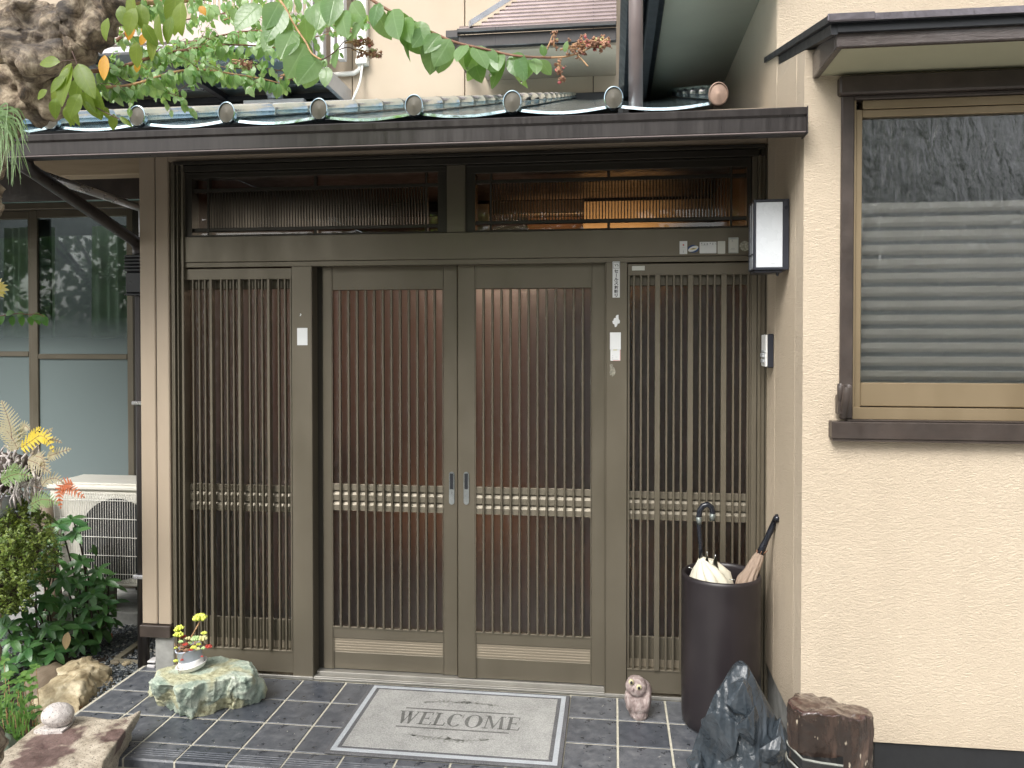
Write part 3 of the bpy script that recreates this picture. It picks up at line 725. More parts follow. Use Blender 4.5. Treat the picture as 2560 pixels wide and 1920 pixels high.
# ------------------------------------------------------------------ hall behind the doors
hall = thing('entrance_hall', 'dim wood panelled hall seen through the glass of the doors and transoms', 'hall', (-.7, 1.5, 0))
def slab(name, mat, *a, parent=None, c=0): t = MB(); t.box(*a, c); return t.build(name, mat, parent)
slab('hall_floor', M['tile'], -2.05, .63, .125, 1.5, -.02, .004, parent=hall)
slab('raised_floor', M['floor_wood'], -2.05, .63, 1.5, 3.2, -.02, .28, parent=hall, c=.004)
slab('back_wall', M['red_wood'], -2.06, .64, 3.2, 3.25, 0, 2.45, parent=hall)
slab('side_wall', M['red_wood'], -2.09, -2.05, .11, 3.2, 0, 2.45, parent=hall)
slab('side_wall', M['red_wood'], .60, .64, .11, 3.2, 0, 2.45, parent=hall)
slab('ceiling', M['dark_wood'], -2.05, .60, .11, 3.2, 2.452, 2.47, parent=hall)
slab('shoe_cabinet', M['red_wood'], -2.04, -1.45, .45, 1.4, .15, 1.02, parent=hall, c=.004)
slab('lit_panel', M['pale_wood'], PY(1458, 520, 1.44).x, PY(1800, 520, 1.44).x, 1.44, 1.455, 2.02, 2.432, parent=hall, c=.004)
slab('lit_panel', M['pale_wood'], PY(1183, 520, 1.44).x, PY(1222, 520, 1.44).x, 1.44, 1.455, 2.02, 2.43, parent=hall, c=.004)
slab('beam', M['dark_wood'], -2.05, .60, 1.46, 1.56, 2.36, 2.45, parent=hall, c=.004)
slab('room_divider', M['brown_panel'], -.55, .60, 1.56, 1.60, .28, 2.36, parent=hall, c=.004)
def arealamp(name, loc, rot, sx_, sy_, e, col, parent, spread=180):
    ld = bpy.data.lights.new(name, 'AREA'); lo = bpy.data.objects.new(name, ld); COL.objects.link(lo); ld.shape = 'RECTANGLE'; ld.spread = math.radians(spread); ld.size = sx_; ld.size_y = sy_
    ld.energy = e; ld.color = col; lo.parent = parent; lo.location = Vector(loc)-parent.location; lo.rotation_euler = rot
arealamp('alcove_lamp', (-.15, 1.30, 1.97), (math.pi-.45, 0, 0), .9, .08, 1.1, (1, .55, .25), hall, 70)
arealamp('ceiling_lamp', (-.9, 2.3, 2.43), (0, 0, 0), .6, .6, 12, (1, .80, .62), hall)

# ================================================================== CORNER WALL (siding post, sill and pier)
cw = thing('corner_wall', 'narrow beige siding wall on a dark sill and concrete pier left of the entrance', 'wall', (-2.14, .1, 0))
cx0, cx1 = X(358), X(431)
for a_, b_ in ((cx0, X(396.5)), (X(398), cx1)): slab('siding_panel', M['siding'], a_+.0008, b_-.0008, -.02, .35, .225, 2.47, parent=cw, c=.004)
slab('sill', M['dark_wood'], cx0-.005, cx1+.002, -.035, .36, .165, .222, parent=cw, c=.003)
slab('pier', M['concrete'], X(387), X(436), -.012, .2, -.16, .164, parent=cw, c=.005)
slab('backing', M['dark_metal'], cx0+.004, cx1-.002, -.012, .34, .224, 2.46, parent=cw)
# solid black box standing in for the dark void under the left rooms
slab('crawl_void', M['black_gap'], cx0-.01, X(387)+.005, .12, .34, -.15, .166, parent=cw)

# ================================================================== CANOPY ROOF
roof = thing('canopy_roof', 'shallow metal canopy roof with ribbed rolls and a long brown gutter above the entrance', 'roof', (-.8, -.6, 2.4))
YG = -.664; SL = .308
RX0, RX1 = -3.4, .648
# pan metal: concave between the rolls
rx = [-.359+.3585*k for k in range(-9, 3)]
vs = []; NX = 8; rows = 14; fs = []
xsn = []
for a_, b_ in zip(rx[:-1], rx[1:]):
    for k in range(NX): xsn.append((a_+(b_-a_)*k/NX, k/NX))
xsn.append((rx[-1], 0))
xsn = [q for q in xsn if q[0] <= .645]
for j in range(rows+1):
    y = -.675+(3.70+.675)*j/rows
    for (x, u) in xsn:
        sag = math.sin(math.pi*u)*.018
        vs.append((x, y, 2.392+(y+.675)*SL+.014-sag))
w_ = len(xsn)
for j in range(rows):
    for i in range(w_-1): fs.append((j*w_+i, j*w_+i+1, (j+1)*w_+i+1, (j+1)*w_+i))
t = MB(); t.add(vs, fs, 0, True); n0 = len(vs)
t.add([(v[0], v[1], v[2]-.010) for v in vs], [f[::-1] for f in fs], 0, True)
t.add([v for v in vs[:w_]]+[(v[0], v[1], v[2]-.010) for v in vs[:w_]], [(i, i+w_, i+w_+1, i+1) for i in range(w_-1)])
t.build('roof_sheet', M['roof'], roof)
# roll with overlapping sections
def roll_mb():
    m = MB(); r0 = .029; L = math.hypot(1, SL); n = 12; seg = .36; y = 0; path = []; rad = []
    prof = []
    while y < 4.36:
        prof += [(y, r0*1.10 if y == 0 else r0*.985), (y+.03, r0*.99), (y+seg-.012, r0*.965), (y+seg-.006, r0*1.04)]; y += seg
    vs = []
    for (d, r) in prof:
        for k in range(n+1):
            a = math.pi*1.35*k/n-math.pi*.175; vs.append((r*math.cos(a), d, d*SL+r*math.sin(a)*1.12))
    fs = [(i*(n+1)+k, i*(n+1)+k+1, (i+1)*(n+1)+k+1, (i+1)*(n+1)+k) for i in range(len(prof)-1) for k in range(n)]
    m.add(vs, fs, 0, True); return m.mesh('roof_roll', M['roof'])
rme = roll_mb()
cm = MB(); n = 28
for (r, y0) in ((.0295, 0),):
    ring = lambda r, y: [(r*math.cos(2*math.pi*k/n), y, r*1.22*math.sin(2*math.pi*k/n)) for k in range(n)]
    vs = ring(.0335, .012)+ring(.0335, -.006)+ring(.0305, -.008)+ring(.0295, -.003)+ring(.0001, -.0075)
    mi = [0, 0, 0, 1]
    for q in range(4): cm.add(vs[q*n:(q+2)*n], [(k, (k+1) % n, (k+1) % n+n, k+n) for k in range(n)], mi[q], True)
cap_me = cm.mesh('end_cap', [M['roof'], M['cap']]); cap_me2 = cap_me.copy(); cap_me2.materials[0] = M['cap_copper']; cap_me2.materials[1] = M['cap_copper']
for k in range(-8, 3):
    x = -.359+.3585*k
    r_ = link('roof_roll', rme, roof, (x, -.685, 2.425))
    link('end_cap', cap_me2 if k == 2 else cap_me, r_, (x, -.690, 2.423))
# fascia and soffit
slab('fascia_board', M['dark_metal'], RX0, .647, -.655, -.628, 2.30, 2.378, parent=roof, c=.002)
t = MB(); t.prism([(-.627, 2.370), (-.0, 2.540), (-.0, 2.548), (-.627, 2.378)], 'x', RX0, .647); t.build('soffit', M['dark_wood'], roof)
# gutter: ogee trough
gp_ = [(-.655, 2.372), (-.657, 2.30), (-.70, 2.288), (-.745, 2.290), (-.760, 2.300), (-.764, 2.318), (-.775, 2.322), (-.778, 2.345), (-.790, 2.366), (-.792, 2.382), (-.784, 2.384), (-.782, 2.368), (-.771, 2.347), (-.760, 2.322), (-.745, 2.298), (-.70, 2.296), (-.664, 2.306), (-.662, 2.372)]
gp_ = [(y_+.085, z_) if y_ < -.69 else (y_+.03, z_) for y_, z_ in gp_]
gp_ = [(-.668+.0, 2.374), (-.668, 2.296), (-.700, 2.286), (-.728, 2.290), (-.736, 2.300), (-.738, 2.345), (-.746, 2.352), (-.748, 2.372), (-.744, 2.376), (-.741, 2.372), (-.739, 2.355), (-.731, 2.348), (-.729, 2.303), (-.700, 2.294), (-.674, 2.302), (-.674, 2.374)]
gp_ = [(y_, z_-.022) for y_, z_ in gp_]
t = MB(); t.prism(gp_, 'x', -3.4, .640); gut = t.build('gutter', M['gutter'], roof)
t = MB(); t.box(.640, .644, -.749, -.667, 2.264, 2.356, .001); t.build('gutter_end', M['gutter'], gut)
t = MB(); t.box(-3.4, .6395, -.742, -.7375, 2.270, 2.2745, .001); t.build('gutter_bead', M['pipe_brown'], gut)

# ================================================================== HOUSE WING (right)
wing = thing('house_wing', 'cream stuccoed wing of the house with a hooded frosted window right of the entrance', 'house wing', (1.6, -.66, 0))
XW, YW = .65, -.664
def wallpanel(name, mat, pts, parent):
    t = MB(); t.add(pts, [tuple(range(len(pts)))]); return t.build(name, mat, parent)
wz0 = .19
WX0 = XY(2140, YW, 600)+.0; WXn = 2.6; WZ0 = ZY(2072, 1045, YW)-.004; WZ1 = 2.40
t = MB()   # front wall with a window opening, 12 cm thick
wl, wr_ = XY(2104, YW, 600), 2.4
t.prism([(XW, wz0), (3.2, wz0), (3.2, WZ0), (wl, WZ0), (wl, 2.44), (3.2, 2.44), (3.2, 2.5), (XW, 2.5)], 'y', YW, YW+.12); t.box(wr_, 3.2, YW+.001, YW+.12, WZ0, 2.44, 0)
t.build('front_wall', M['stucco'], wing)
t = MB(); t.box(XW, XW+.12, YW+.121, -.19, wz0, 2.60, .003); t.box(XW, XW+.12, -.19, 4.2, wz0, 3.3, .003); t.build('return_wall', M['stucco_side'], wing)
t = MB(); t.box(XW+.012, 3.2, YW+.03, YW+.1, -.17, wz0, .002); t.box(XW+.012, XW+.1, YW+.1, .12, -.17, wz0-.001, .002); t.build('plinth', M['concrete'], wing)
t = MB(); t.box(XW+.25, 3.2, YW+.010, YW+.028, -.17, wz0-.005, 0); t.build('vent_void', M['black_gap'], wing)  # solid black sheet before the plinth, painted as the dark void
t = MB(); t.box(XW+.001, 3.2, -.20, -.08, 2.5, 3.8, .004); t.build('upper_wall', M['stucco'], wing)
# window
wx = XY(2100, YW, 600)
t = MB(); t.box(wx, wx+.042, YW-.012, YW+.05, WZ0+.003, 2.405, .003); t.box(wx-.012, 2.42, YW-.035, YW+.06, 2.405, 2.468, .006)
t.box(wx+.04, 2.42, YW-.012, YW+.05, 2.392, 2.406, .003)
win = t.build('window', M['dark_wood'], wing)
t = MB()
zp0, zp1 = ZY(2300, 958, YW), ZY(2300, 287, YW)
t.box(wx+.043, wx+.050, YW-.004, YW+.05, WZ0+.01, 2.391, .001); t.box(wx+.051, wx+.072, YW+.004, YW+.05, WZ0+.01, 2.361, .002)
t.box(wx+.0725, 2.4, YW+.002, YW+.05, 2.362, 2.391, .001); t.box(wx+.0725, 2.4, YW+.006, YW+.05, zp1, 2.360, .002)
t.box(wx+.0725, 2.4, YW+.004, YW+.05, zp0-.080, zp0, .002); t.box(wx+.0435, 2.4, YW-.006, YW+.05, WZ0+.002, zp0-.084, .001)
t.build('sash_frame', M['tan_alu'], win)
t = MB(); t.box(wx+.068, 2.41, YW+.024, YW+.028, zp0-.005, zp1+.005, 0); t.build('pane', M['wavy'], win)
t = MB(); t.box(wx-.034, 2.45, YW-.045, YW+.02, WZ0-.062, WZ0-.004, .003); t.box(wx-.030, 2.45, YW-.040, YW-.001, WZ0-.070, WZ0-.0635, 0); t.box(wx+.02, 2.45, YW-.03, YW+.02, WZ0-.003, WZ0+.0015, .001); t.build('sill', M['dark_wood'], win)
# louvre blind and dark room behind the pane
t = MB()
z = zp0-.02
bm_ = MB(); prf = [(.052, .008), (.060, -.010), (.074, -.022), (.080, -.020), (.068, -.006), (.058, .010)]
bm_.prism([(YW+a_, b_) for a_, b_ in prf], 'x', wx+.05, 2.42); lme = bm_.mesh('blind_slat', M['blind'])
k = 0
while zp0+.03+k*.0485 < 2.04: link('blind_slat', lme, win, (0, 0, zp0+.03+k*.0485)); k += 1
slab('dark_room', M['grey_back'], wx+.03, 2.5, YW+.10, YW+.14, zp0-.1, 2.45, parent=win)
slab('room_dark_sheet', M['dark_metal'], wx+.03, 2.5, YW+.086, YW+.10, 2.03, 2.40, parent=win)  # dark sheet above the blind, the unlit room's darkness in its colour
# hood: fascia, soffit, metal flashing and the sloping rake along the side wall
hz = 2.470; hy = -.964; hx = .676
t = MB(); t.box(hx, 3.0, hy, hy+.022, hz, hz+.072, .003); t.box(hx, hx+.022, hy+.0225, YW-.001, hz, hz+.088, .003); t.build('fascia_board', M['wet_wood'], wing)
slab('soffit', M['soffit'], hx+.0225, 3.0, hy+.0225, YW-.001, hz+.010, hz+.02, parent=wing)
RS = .227
def rk(y, dz): return hz+.082+(y-hy)*RS+dz
t = MB()
t.prism([(hy-.03, rk(hy-.03, -.012)), (hy-.03, rk(hy-.03, .010)), (.03, rk(.03, .010)), (.03, rk(.03, -.012))], 'x', hx-.035, 3.0)
t.prism([(hy-.012, rk(hy-.012, -.045)), (hy-.012, rk(hy-.012, -.0125)), (.03, rk(.03, -.0125)), (.03, rk(.03, -.045))], 'x', hx-.020, hx-.001)
t.box(hx-.001, 3.0, hy-.014, hy-.001, hz+.040, hz+.068, .001)
t.build('hood_roof', M['dark_metal'], wing)
t = MB(); t.box(hx-.036, hx+.10, hy-.038, hy-.029, rk(hy-.03, -.008), rk(hy-.03, .014), .002); t.box(hx-.03, 3.0, hy-.034, hy-.0305, rk(hy-.03, -.010), rk(hy-.03, .011), .001); t.build('drip_edge', M['wet_flashing'], wing)
# infill of the side gable under the rake
t = MB(); t.prism([(YW+.001, 2.45), (YW+.001, rk(YW, -.05)), (-.2, rk(-.2, -.05)), (-.2, 2.45)], 'x', XW+.002, XW+.1); t.build('gable_infill', M['stucco'], wing)
# upper eave above the side wall
slab('eave_soffit', M['soffit_grey'], .225, XW-.001, -.35, 3.65, 3.10, 3.12, parent=wing)
slab('eave_fascia', M['dark_metal'], .190, .224, -.36, 3.65, 3.07, 3.20, parent=wing, c=.003)
t = MB(); t.prism([(.03, 3.16), (.03, 3.10), (.06, 3.06), (.12, 3.06), (.15, 3.10), (.15, 3.16)], 'y', -.30, 3.6); t.build('upper_gutter', M['dark_metal'], wing)
t = MB(); t.prism([(.150, 3.0), (.189, 3.0), (.189, 3.2), (.150, 3.2)], 'y', -.33, 3.62); t.build('eave_backing', M['black_gap'], wing)

# ================================================================== UPPER STOREY BEHIND THE CANOPY
up = thing('upper_storey', 'pale beige upper storey with a small ribbed bay roof rising behind the canopy roof', 'house', (-1.4, 3.9, 3.7))
YB2 = 3.72
xs = [-9, -6.4, -4.7, -2.44, PY(1162, 200, YB2).x, PY(1483, 150, YB2).x, 1.2]
for a_, b_ in zip(xs[:-1], xs[1:]): slab('wall_panel', M['siding_pale'], a_+.004, b_-.004, YB2, YB2+.06, 3.62, 7.5, parent=up, c=.004)
slab('wall_backing', M['dark_metal'], -9, 1.2, YB2+.03, YB2+.09, 3.5, 7.5, parent=up)
slab('flashing', M['dark_metal'], -9, .20, YB2-.06, YB2-.001, 3.60, 3.79, parent=up, c=.004)
# small bay roof with horizontal ribs
bx0, bx1 = -1.36, .02
t = MB(); t.box(bx0+.20, bx1, 2.98, YB2-.001, 3.95, 4.02, .002); t.build('bay_soffit', M['siding'], up)
t = MB(); t.box(bx0+.10, bx1, 2.88, 2.94, 3.955, 4.055, .004); t.box(bx0, bx0+.10, 2.86, YB2-.001, 4.03, 4.09, .004); t.build('bay_fascia', M['gutter'], up)
t = MB(); t.box(bx0+.10, bx1, 2.82, 2.879, 4.055, 4.085, .004); t.build('bay_gutter', M['gutter'], up)
hip = lambda k: -1.25 if k == 0 else -1.07+.045*(k-1)
for k in range(28):
    y0 = 2.86+k*.030; z0 = 4.09+k*.042; t = MB()
    t.prism([(y0, z0), (y0+.001, z0+.014), (y0+.031, z0+.040), (y0+.031, z0+.030)], 'x', hip(k), bx1); t.build('roof_rib', M['bay_rib'], up)
bar3((-1.16, 2.85, 4.155), (hip(26)-.02, 2.86+26*.030, 4.15+26*.042), .05, .05, M['silver'], 'hip_cap', up)
# air-conditioner duct and hose
dct = thing('wall_duct', 'white plastic duct and hose running down the pale wall above the canopy roof', 'duct', (-2.35, 3.6, 4))
a_, b_ = PY(892, 150, 3.66).x, PY(917, 150, 3.66).x
t = MB(); t.box(a_, b_, 3.64, YB2-.001, 4.17, 6.0, .01); t.box(a_-.006, b_+.006, 3.632, YB2-.002, 4.13, 4.18, .004); t.build('duct_cover', M['white_pvc'], dct)
t = MB(); c_ = Vector(((a_+b_)/2-.02, 3.68, 4.14)); t.tube([c_, c_+Vector((-.01, 0, -.05)), c_+Vector((-.06, 0, -.08)), c_+Vector((-.16, 0, -.085)), c_+Vector((-.30, .0, -.085))], .022, 10); t.build('duct_elbow', M['white_pvc'], dct)
t = MB(); p0 = PY(906, 162, 3.66); p1 = PY(902, 195, 3.66); p2 = PY(893, 225, 3.6); p3 = PY(878, 256, 3.5); t.tube([p0, p0.lerp(p1, .5), p1, p1.lerp(p2, .5)+Vector((.004, 0, 0)), p2, p3], .011, 8); t.build('drain_hose', M['white_pvc'], dct)
# polycarbonate lean-to on the left
aw = thing('lean_to_canopy', 'grey translucent lean-to canopy with dark rafters under the upper balcony', 'canopy', (-3.6, 3, 3.7))
xa = -2.44; q = PX(745, 110, xa); yn, zn = q.y, q.z; zf = PY(868, 245, 3.66).z+.03
lz = lambda y: zn+(zf-zn)*(y-yn)/(3.66-yn)
def quadslab(name, mat, x0, x1, y0, y1, dz, th, parent):
    t = MB(); t.prism([(y0, lz(y0)+dz), (y1, lz(y1)+dz), (y1, lz(y1)+dz+th), (y0, lz(y0)+dz+th)], 'x', x0, x1); return t.build(name, mat, parent)
for k in range(4):
    ya, yb = yn+(3.64-yn)*k/4, yn+(3.64-yn)*(k+1)/4
    quadslab('canopy_sheet', M['canopy_sheet'], -6.2, xa-.03, ya+.008, yb-.008, 0, .006, aw)
    quadslab('cross_bar', M['silver'], -6.2, xa-.03, yb-.010, yb+.002, -.016, .014, aw)
for k in range(6): quadslab('rafter', M['dark_metal'], xa-.55-.62*k, xa-.49-.62*k, yn+.02, 3.63, -.07, .052, aw)
quadslab('side_frame', M['grey_frame'], xa-.03, xa+.01, yn, 3.66, -.11, .15, aw)
quadslab('back_plate', M['dark_metal'], -6.2, xa-.035, 3.45, 3.65, -.09, .05, aw)
slab('front_frame', M['grey_frame'], -6.2, xa-.031, yn-.05, yn-.002, zn-.02, zn+.03, parent=aw, c=.004)
pp = thing('drain_pipe', 'pair of pale grey vertical drain pipes ending in an elbow on the canopy roof', 'pipe', (-2.85, 3, 3.65))
yp = 3.1
for px_, r_ in ((676, .024), (700, .026)):
    a_ = PY(px_, 245, yp); t = MB(); t.tube([a_+Vector((0, 0, -.01)), a_+Vector((0, 0, .6)), a_+Vector((0, 0, 2.0))], r_, 12); t.build('pipe', M['grey_frame'], pp)
a_ = PY(676, 236, yp-.02); t = MB(); t.tube([a_+Vector((0, -.02, .04)), a_+Vector((0, -.02, 0)), a_+Vector((.03, -.03, -.02)), a_+Vector((.075, -.06, -.024))], [.028, .028, .026, .027], 12); t.build('elbow', M['grey_frame'], pp)
slab('support_beam', M['white_frame'], PY(612, 255, yp).x, PY(762, 255, yp).x, yp-.03, yp+.04, PY(700, 262, yp).z, PY(700, 250, yp).z, parent=pp, c=.003)
bal = thing('balcony', 'mauve grey balcony front and pale vertical shutter rails half hidden by myrtle leaves', 'balcony', (-3.6, 3.5, 4.4))
slab('balcony_front', M['mauve'], -6.3, PY(760, 80, 3.3).x, 3.3, 3.4, PY(600, 96, 3.3).z, PY(600, 38, 3.3).z, parent=bal, c=.004)
for px0, px1 in ((765, 782), (788, 808), (826, 836), (842, 860)):
    slab('shutter_rail', M['white_frame'], PY(px0, 80, 3.5).x, PY(px1, 80, 3.5).x, 3.5, 3.58, PY(800, 150, 3.5).z, 5.4, parent=bal, c=.004)
for k in range(26):
    xx = PY(560, 20, 3.34).x+.045*k-.3
    slab('baluster', M['white_frame'], xx, xx+.012, 3.34, 3.352, PY(600, 37, 3.34).z, 5.0, parent=bal)

# ================================================================== LEFT GLAZED WING
gw = thing('glazed_wing', 'left wing of the house with tall sliding windows frosted below and curtained above', 'house wing', (-3.5, 1.0, 0))
YS = .95
sx = lambda px: PY(px, 800, YS).x; sz = lambda py, px=200: PY(px, py, YS).z
slab('header', M['bronze'], -6.5, -2.35, YS-.02, YS+.08, sz(522), sz(505), parent=gw, c=.003)
slab('upper_frame', M['bronze_shaded'], -6.5, -2.35, YS-.01, YS+.08, sz(448), sz(425), parent=gw, c=.003)
slab('upper_pane', M['dark_glass'], -6.5, -2.35, YS+.03, YS+.034, sz(505), sz(448), parent=gw)
slab('eave_board', M['dark_wood'], -6.5, -2.215, .30, .33, 2.30, 2.52, parent=gw, c=.003)
slab('eave_soffit', M['dark_wood'], -6.5, -2.215, -.02, YS, 2.49, 2.52, parent=gw)
slab('wall_above', M['dark_wood'], -6.5, -2.35, YS-.005, YS+.1, sz(425)+.001, 2.50, parent=gw)
def sash(pa, pb, ia, ib, yoff, mid):
    t = MB(); Y = YS+yoff; xa_, xb_, a_, b_ = sx(pa), sx(pb), sx(ia), sx(ib); z0 = .06; z1 = sz(522)-.002
    t.box(xa_, a_, Y, Y+.03, z0, z1, .003); t.box(b_, xb_, Y, Y+.03, z0, z1, .003)
    t.box(a_, b_, Y+.002, Y+.028, sz(542), z1-.001, .002); t.box(a_, b_, Y+.002, Y+.028, z0+.001, z0+.08, .002)
    t.box(a_, b_, Y-.001, Y+.02, sz(mid+13), sz(mid), .003)
    s_ = t.build('window_sash', M['bronze'], gw)
    t = MB(); t.box(a_-.004, b_+.004, Y+.012, Y+.016, z0+.07, sz(542)+.004, 0); t.build('pane', M['halffrost'], s_)
    return s_
sash(77, 333, 94, 317, .0, 885); sash(-180, 77, -160, 61, .032, 879)
slab('end_frame', M['bronze_shaded'], sx(335), -2.35, YS-.01, YS+.08, .05, sz(522)-.001, parent=gw, c=.003)
slab('pane_shade_strip', M['dark_metal'], sx(94), sx(122), YS+.0165, YS+.03, .08, sz(545), parent=gw)  # dark strip added to imitate shade along the pane's left edge
slab('room_wall', M['dark_metal'], -6.5, -2.35, 2.3, 2.35, 0, 2.6, parent=gw)
slab('room_side', M['dark_metal'], -2.40, -2.36, YS+.08, 2.3, 0, 2.6, parent=gw)
slab('base_wall', M['concrete'], -6.5, -2.35, YS-.01, YS+.1, -.15, .055, parent=gw, c=.003)
def curtain(pa, pb, lab, seed):
    xa_, xb_ = sx(pa), sx(pb); n = 70; rr = random.Random(seed); ph = [rr.uniform(0, 6) for _ in range(4)]
    m = MB(); vs = []
    rowz = [.4, .8, 1.2, 1.6, 2.0, 2.30]
    for z_ in rowz:
        for i in range(n+1):
            u = i/n; am = .022*(1.1-.3*(z_/2.3))
            vs.append((xa_+(xb_-xa_)*u, 1.20+am*math.sin(u*34+ph[0])+.018*math.sin(u*13+ph[1])+.01*math.sin(z_*3+u*20), z_))
    m.add(vs, [(j*(n+1)+i, j*(n+1)+i+1, (j+1)*(n+1)+i+1, (j+1)*(n+1)+i) for j in range(len(rowz)-1) for i in range(n)], 0, True)
    tag(m.build('curtain', M['curtain']), lab, 'curtain', 'curtains behind the left windows')
curtain(165, 320, 'grey green curtain behind the right hand sliding window pane', 1)
curtain(-60, 62, 'grey green curtain behind the left edge window pane', 2)
ld = bpy.data.lights.new('curtain_light', 'POINT'); lo = bpy.data.objects.new('curtain_light', ld); COL.objects.link(lo); ld.energy = 6; ld.shadow_soft_size = .3; ld.color = (.9, 1, .95); lo.parent = gw; lo.location = Vector((-3.2, 1.06, 2.35))-gw.location; ld.energy = 0.6  # unseen weak point light between the pane and the curtains
# eave beam and gutter end
be = thing('eave_beam', 'pale wooden beam under the canopy left of the siding wall', 'beam', (-2.5, 0, 2.3))
p0, p1 = PY(80, 403, .05), PY(357, 437, .05)
slab('beam', M['pale_wood'], p0.x, cx0-.001, .05, .14, p1.z+.004, p0.z+.004, parent=be, c=.004)
dp = thing('downpipe', 'dark brown downpipe running diagonally from the gutter and down the siding wall', 'downpipe', (-2.25, -.1, 0))
t = MB(); g0 = PY(50, 370, -.70); g1 = PY(66, 418, -.69); w1 = Vector((-2.262, .06, 2.03)); w2 = Vector((-2.262, .06, -.14))
t.tube([g0+Vector((0, 0, .06)), g0, g1, g1.lerp(w1, .06), g1.lerp(w1, .5), g1.lerp(w1, .94), w1+Vector((0, 0, -.03)), w1+Vector((0, 0, -.12)), w1+Vector((0, 0, -1)), w2], [.034, .031, .031, .027, .027, .027, .030, .027, .027, .027], 14); t.build('pipe', M['gutter'], dp)
for z_ in (1.26, .42): t = MB(); t.box(-2.295, -2.229, .025, .09, z_, z_+.018, .003); t.build('pipe_clip', M['silver'], dp)
dp = thing('conduit', 'shiny grey conduit slanting under the eave behind the dark downpipe', 'pipe', (-2.3, 0, 2.1))
a_ = PY(112, 440, -.30); b_ = PY(345, 518, .20); c_ = PY(352, 528, .20)
t = MB(); t.tube([a_+Vector((-.03, 0, .01)), a_, a_.lerp(b_, .5), b_, c_, c_+Vector((.002, 0, -.13))], [.02, .02, .019, .018, .012, .012], 12); t.build('pipe', M['silver'], dp)
ct = thing('vent_cover', 'ribbed black conduit cap fixed beside the siding wall under the downpipe', 'vent cap', (-2.33, 0, 1.85))
p0, p1 = PY(312, 636, .02), PY(357, 733, .02); x0_, x1_ = p0.x, cx0-.002
t = MB(); z_ = p0.z; h_ = (p0.z-p1.z); t.box(x0_, x1_, .02, .10, p1.z, p1.z+h_*.55, .006); t.build('cap_body', M['black'], ct)
for k in range(5): t = MB(); zz_ = p1.z+h_*.56+k*h_*.088; t.box(x0_-.002, x1_, .015, .10, zz_, zz_+h_*.075, .004); t.build('rib', M['black'], ct)
t = MB(); t.box(x0_, x1_, .012, .102, p1.z-.010, p1.z-.001, .002); t.build('flange', M['black'], ct)
t = MB(); t.tube([(x0_+.03, .05, p0.z-.002), (x0_+.03, .05, p0.z+.06)], .009, 8); t.build('cable', M['grey_frame'], ct)
# brown downpipe in the middle
mp = thing('downpipe', 'smooth mauve brown vertical downpipe dropping into the canopy gutter', 'downpipe', (.085, -.6, 2.4))
t = MB(); a_ = PY(1589, 260, -.60); t.tube([(a_.x, -.60, 2.40), (a_.x, -.60, 2.8), (a_.x, -.60, 3.6)], .0255, 20); t.build('pipe', M['pipe_brown'], mp)

# ================================================================== AIR CONDITIONER
ac = thing('air_conditioner', 'ivory air conditioner outdoor unit with round fan grille behind the shrub', 'air conditioner', (-2.75, .6, .2))
ax0, ax1, ay, az0, az1 = -3.06, -2.31, .45, .235, .79
slab('casing', M['ac'], ax0, ax1, ay+.004, ay+.27, az0, az1-.036, parent=ac, c=.008)
t = MB(); t.box(ax0-.008, ax1+.006, ay-.012, ay+.285, az1-.034, az1-.006, .008); t.box(ax0+.02, ax1-.02, ay+.01, ay+.26, az1-.006, az1+.004, .004); t.build('lid', M['ac'], ac)
fcx, fcz, fr = -2.66, (az0+az1-.04)/2, .222
t = MB(); n = 48; t.add([(fcx+fr*math.cos(2*math.pi*k/n), ay+.0015, fcz+fr*math.sin(2*math.pi*k/n)) for k in range(n)], [tuple(range(n))]); t.build('fan_opening', M['ac_dark'], ac)
for k in range(3):
    a_ = k*2.094+.5; t = MB(); pts_ = []
    for i in range(7):
        th_ = a_+i*.16; pts_.append((fcx+.05*math.cos(th_), ay-.001-.0012*i, fcz+.05*math.sin(th_)))
    for i in range(7):
        th_ = a_+i*.16+.25; pts_.append((fcx+.20*math.cos(th_), ay-.001-.0012*i, fcz+.20*math.sin(th_)))
    t.add(pts_, [(i, i+1, i+8, i+7) for i in range(6)], 0, True); t.build('fan_blade', M['dark_metal'], ac)
t = MB()
gx0, gx1 = ax0+.05, ax1-.055
for k in range(47):
    x_ = gx0+(gx1-gx0)*k/46
    t.tube([(x_, ay+.004, az1-.052), (x_, ay-.010, az1-.060), (x_, ay-.014, az1-.075), (x_, ay-.014, az0+.045), (x_, ay-.008, az0+.028), (x_, ay+.004, az0+.022)], .0019, 4)
for k in range(5): z_ = az1-.085-k*.099; t.tube([(gx0, ay-.0165, z_), (gx1, ay-.0165, z_)], .0022, 5)
t.build('grille', M['ac_wire'], ac, kind='stuff')
for x_ in (-2.95, -2.42): t = MB(); t.box(x_-.03, x_+.03, ay-.01, ay+.28, az0-.035, az0-.001, .004); t.build('foot', M['ac'], ac)
for x_, lb in ((-2.95, 'left pale concrete block carrying the air conditioner'), (-2.42, 'right pale concrete block carrying the air conditioner')):
    t = MB(); t.box(x_-.06, x_+.07, ay-.04, ay+.33, -.02, az0-.036, .006)
    tag(t.build('support_block', M['ac_block']), lb, 'block', 'blocks under the air conditioner')

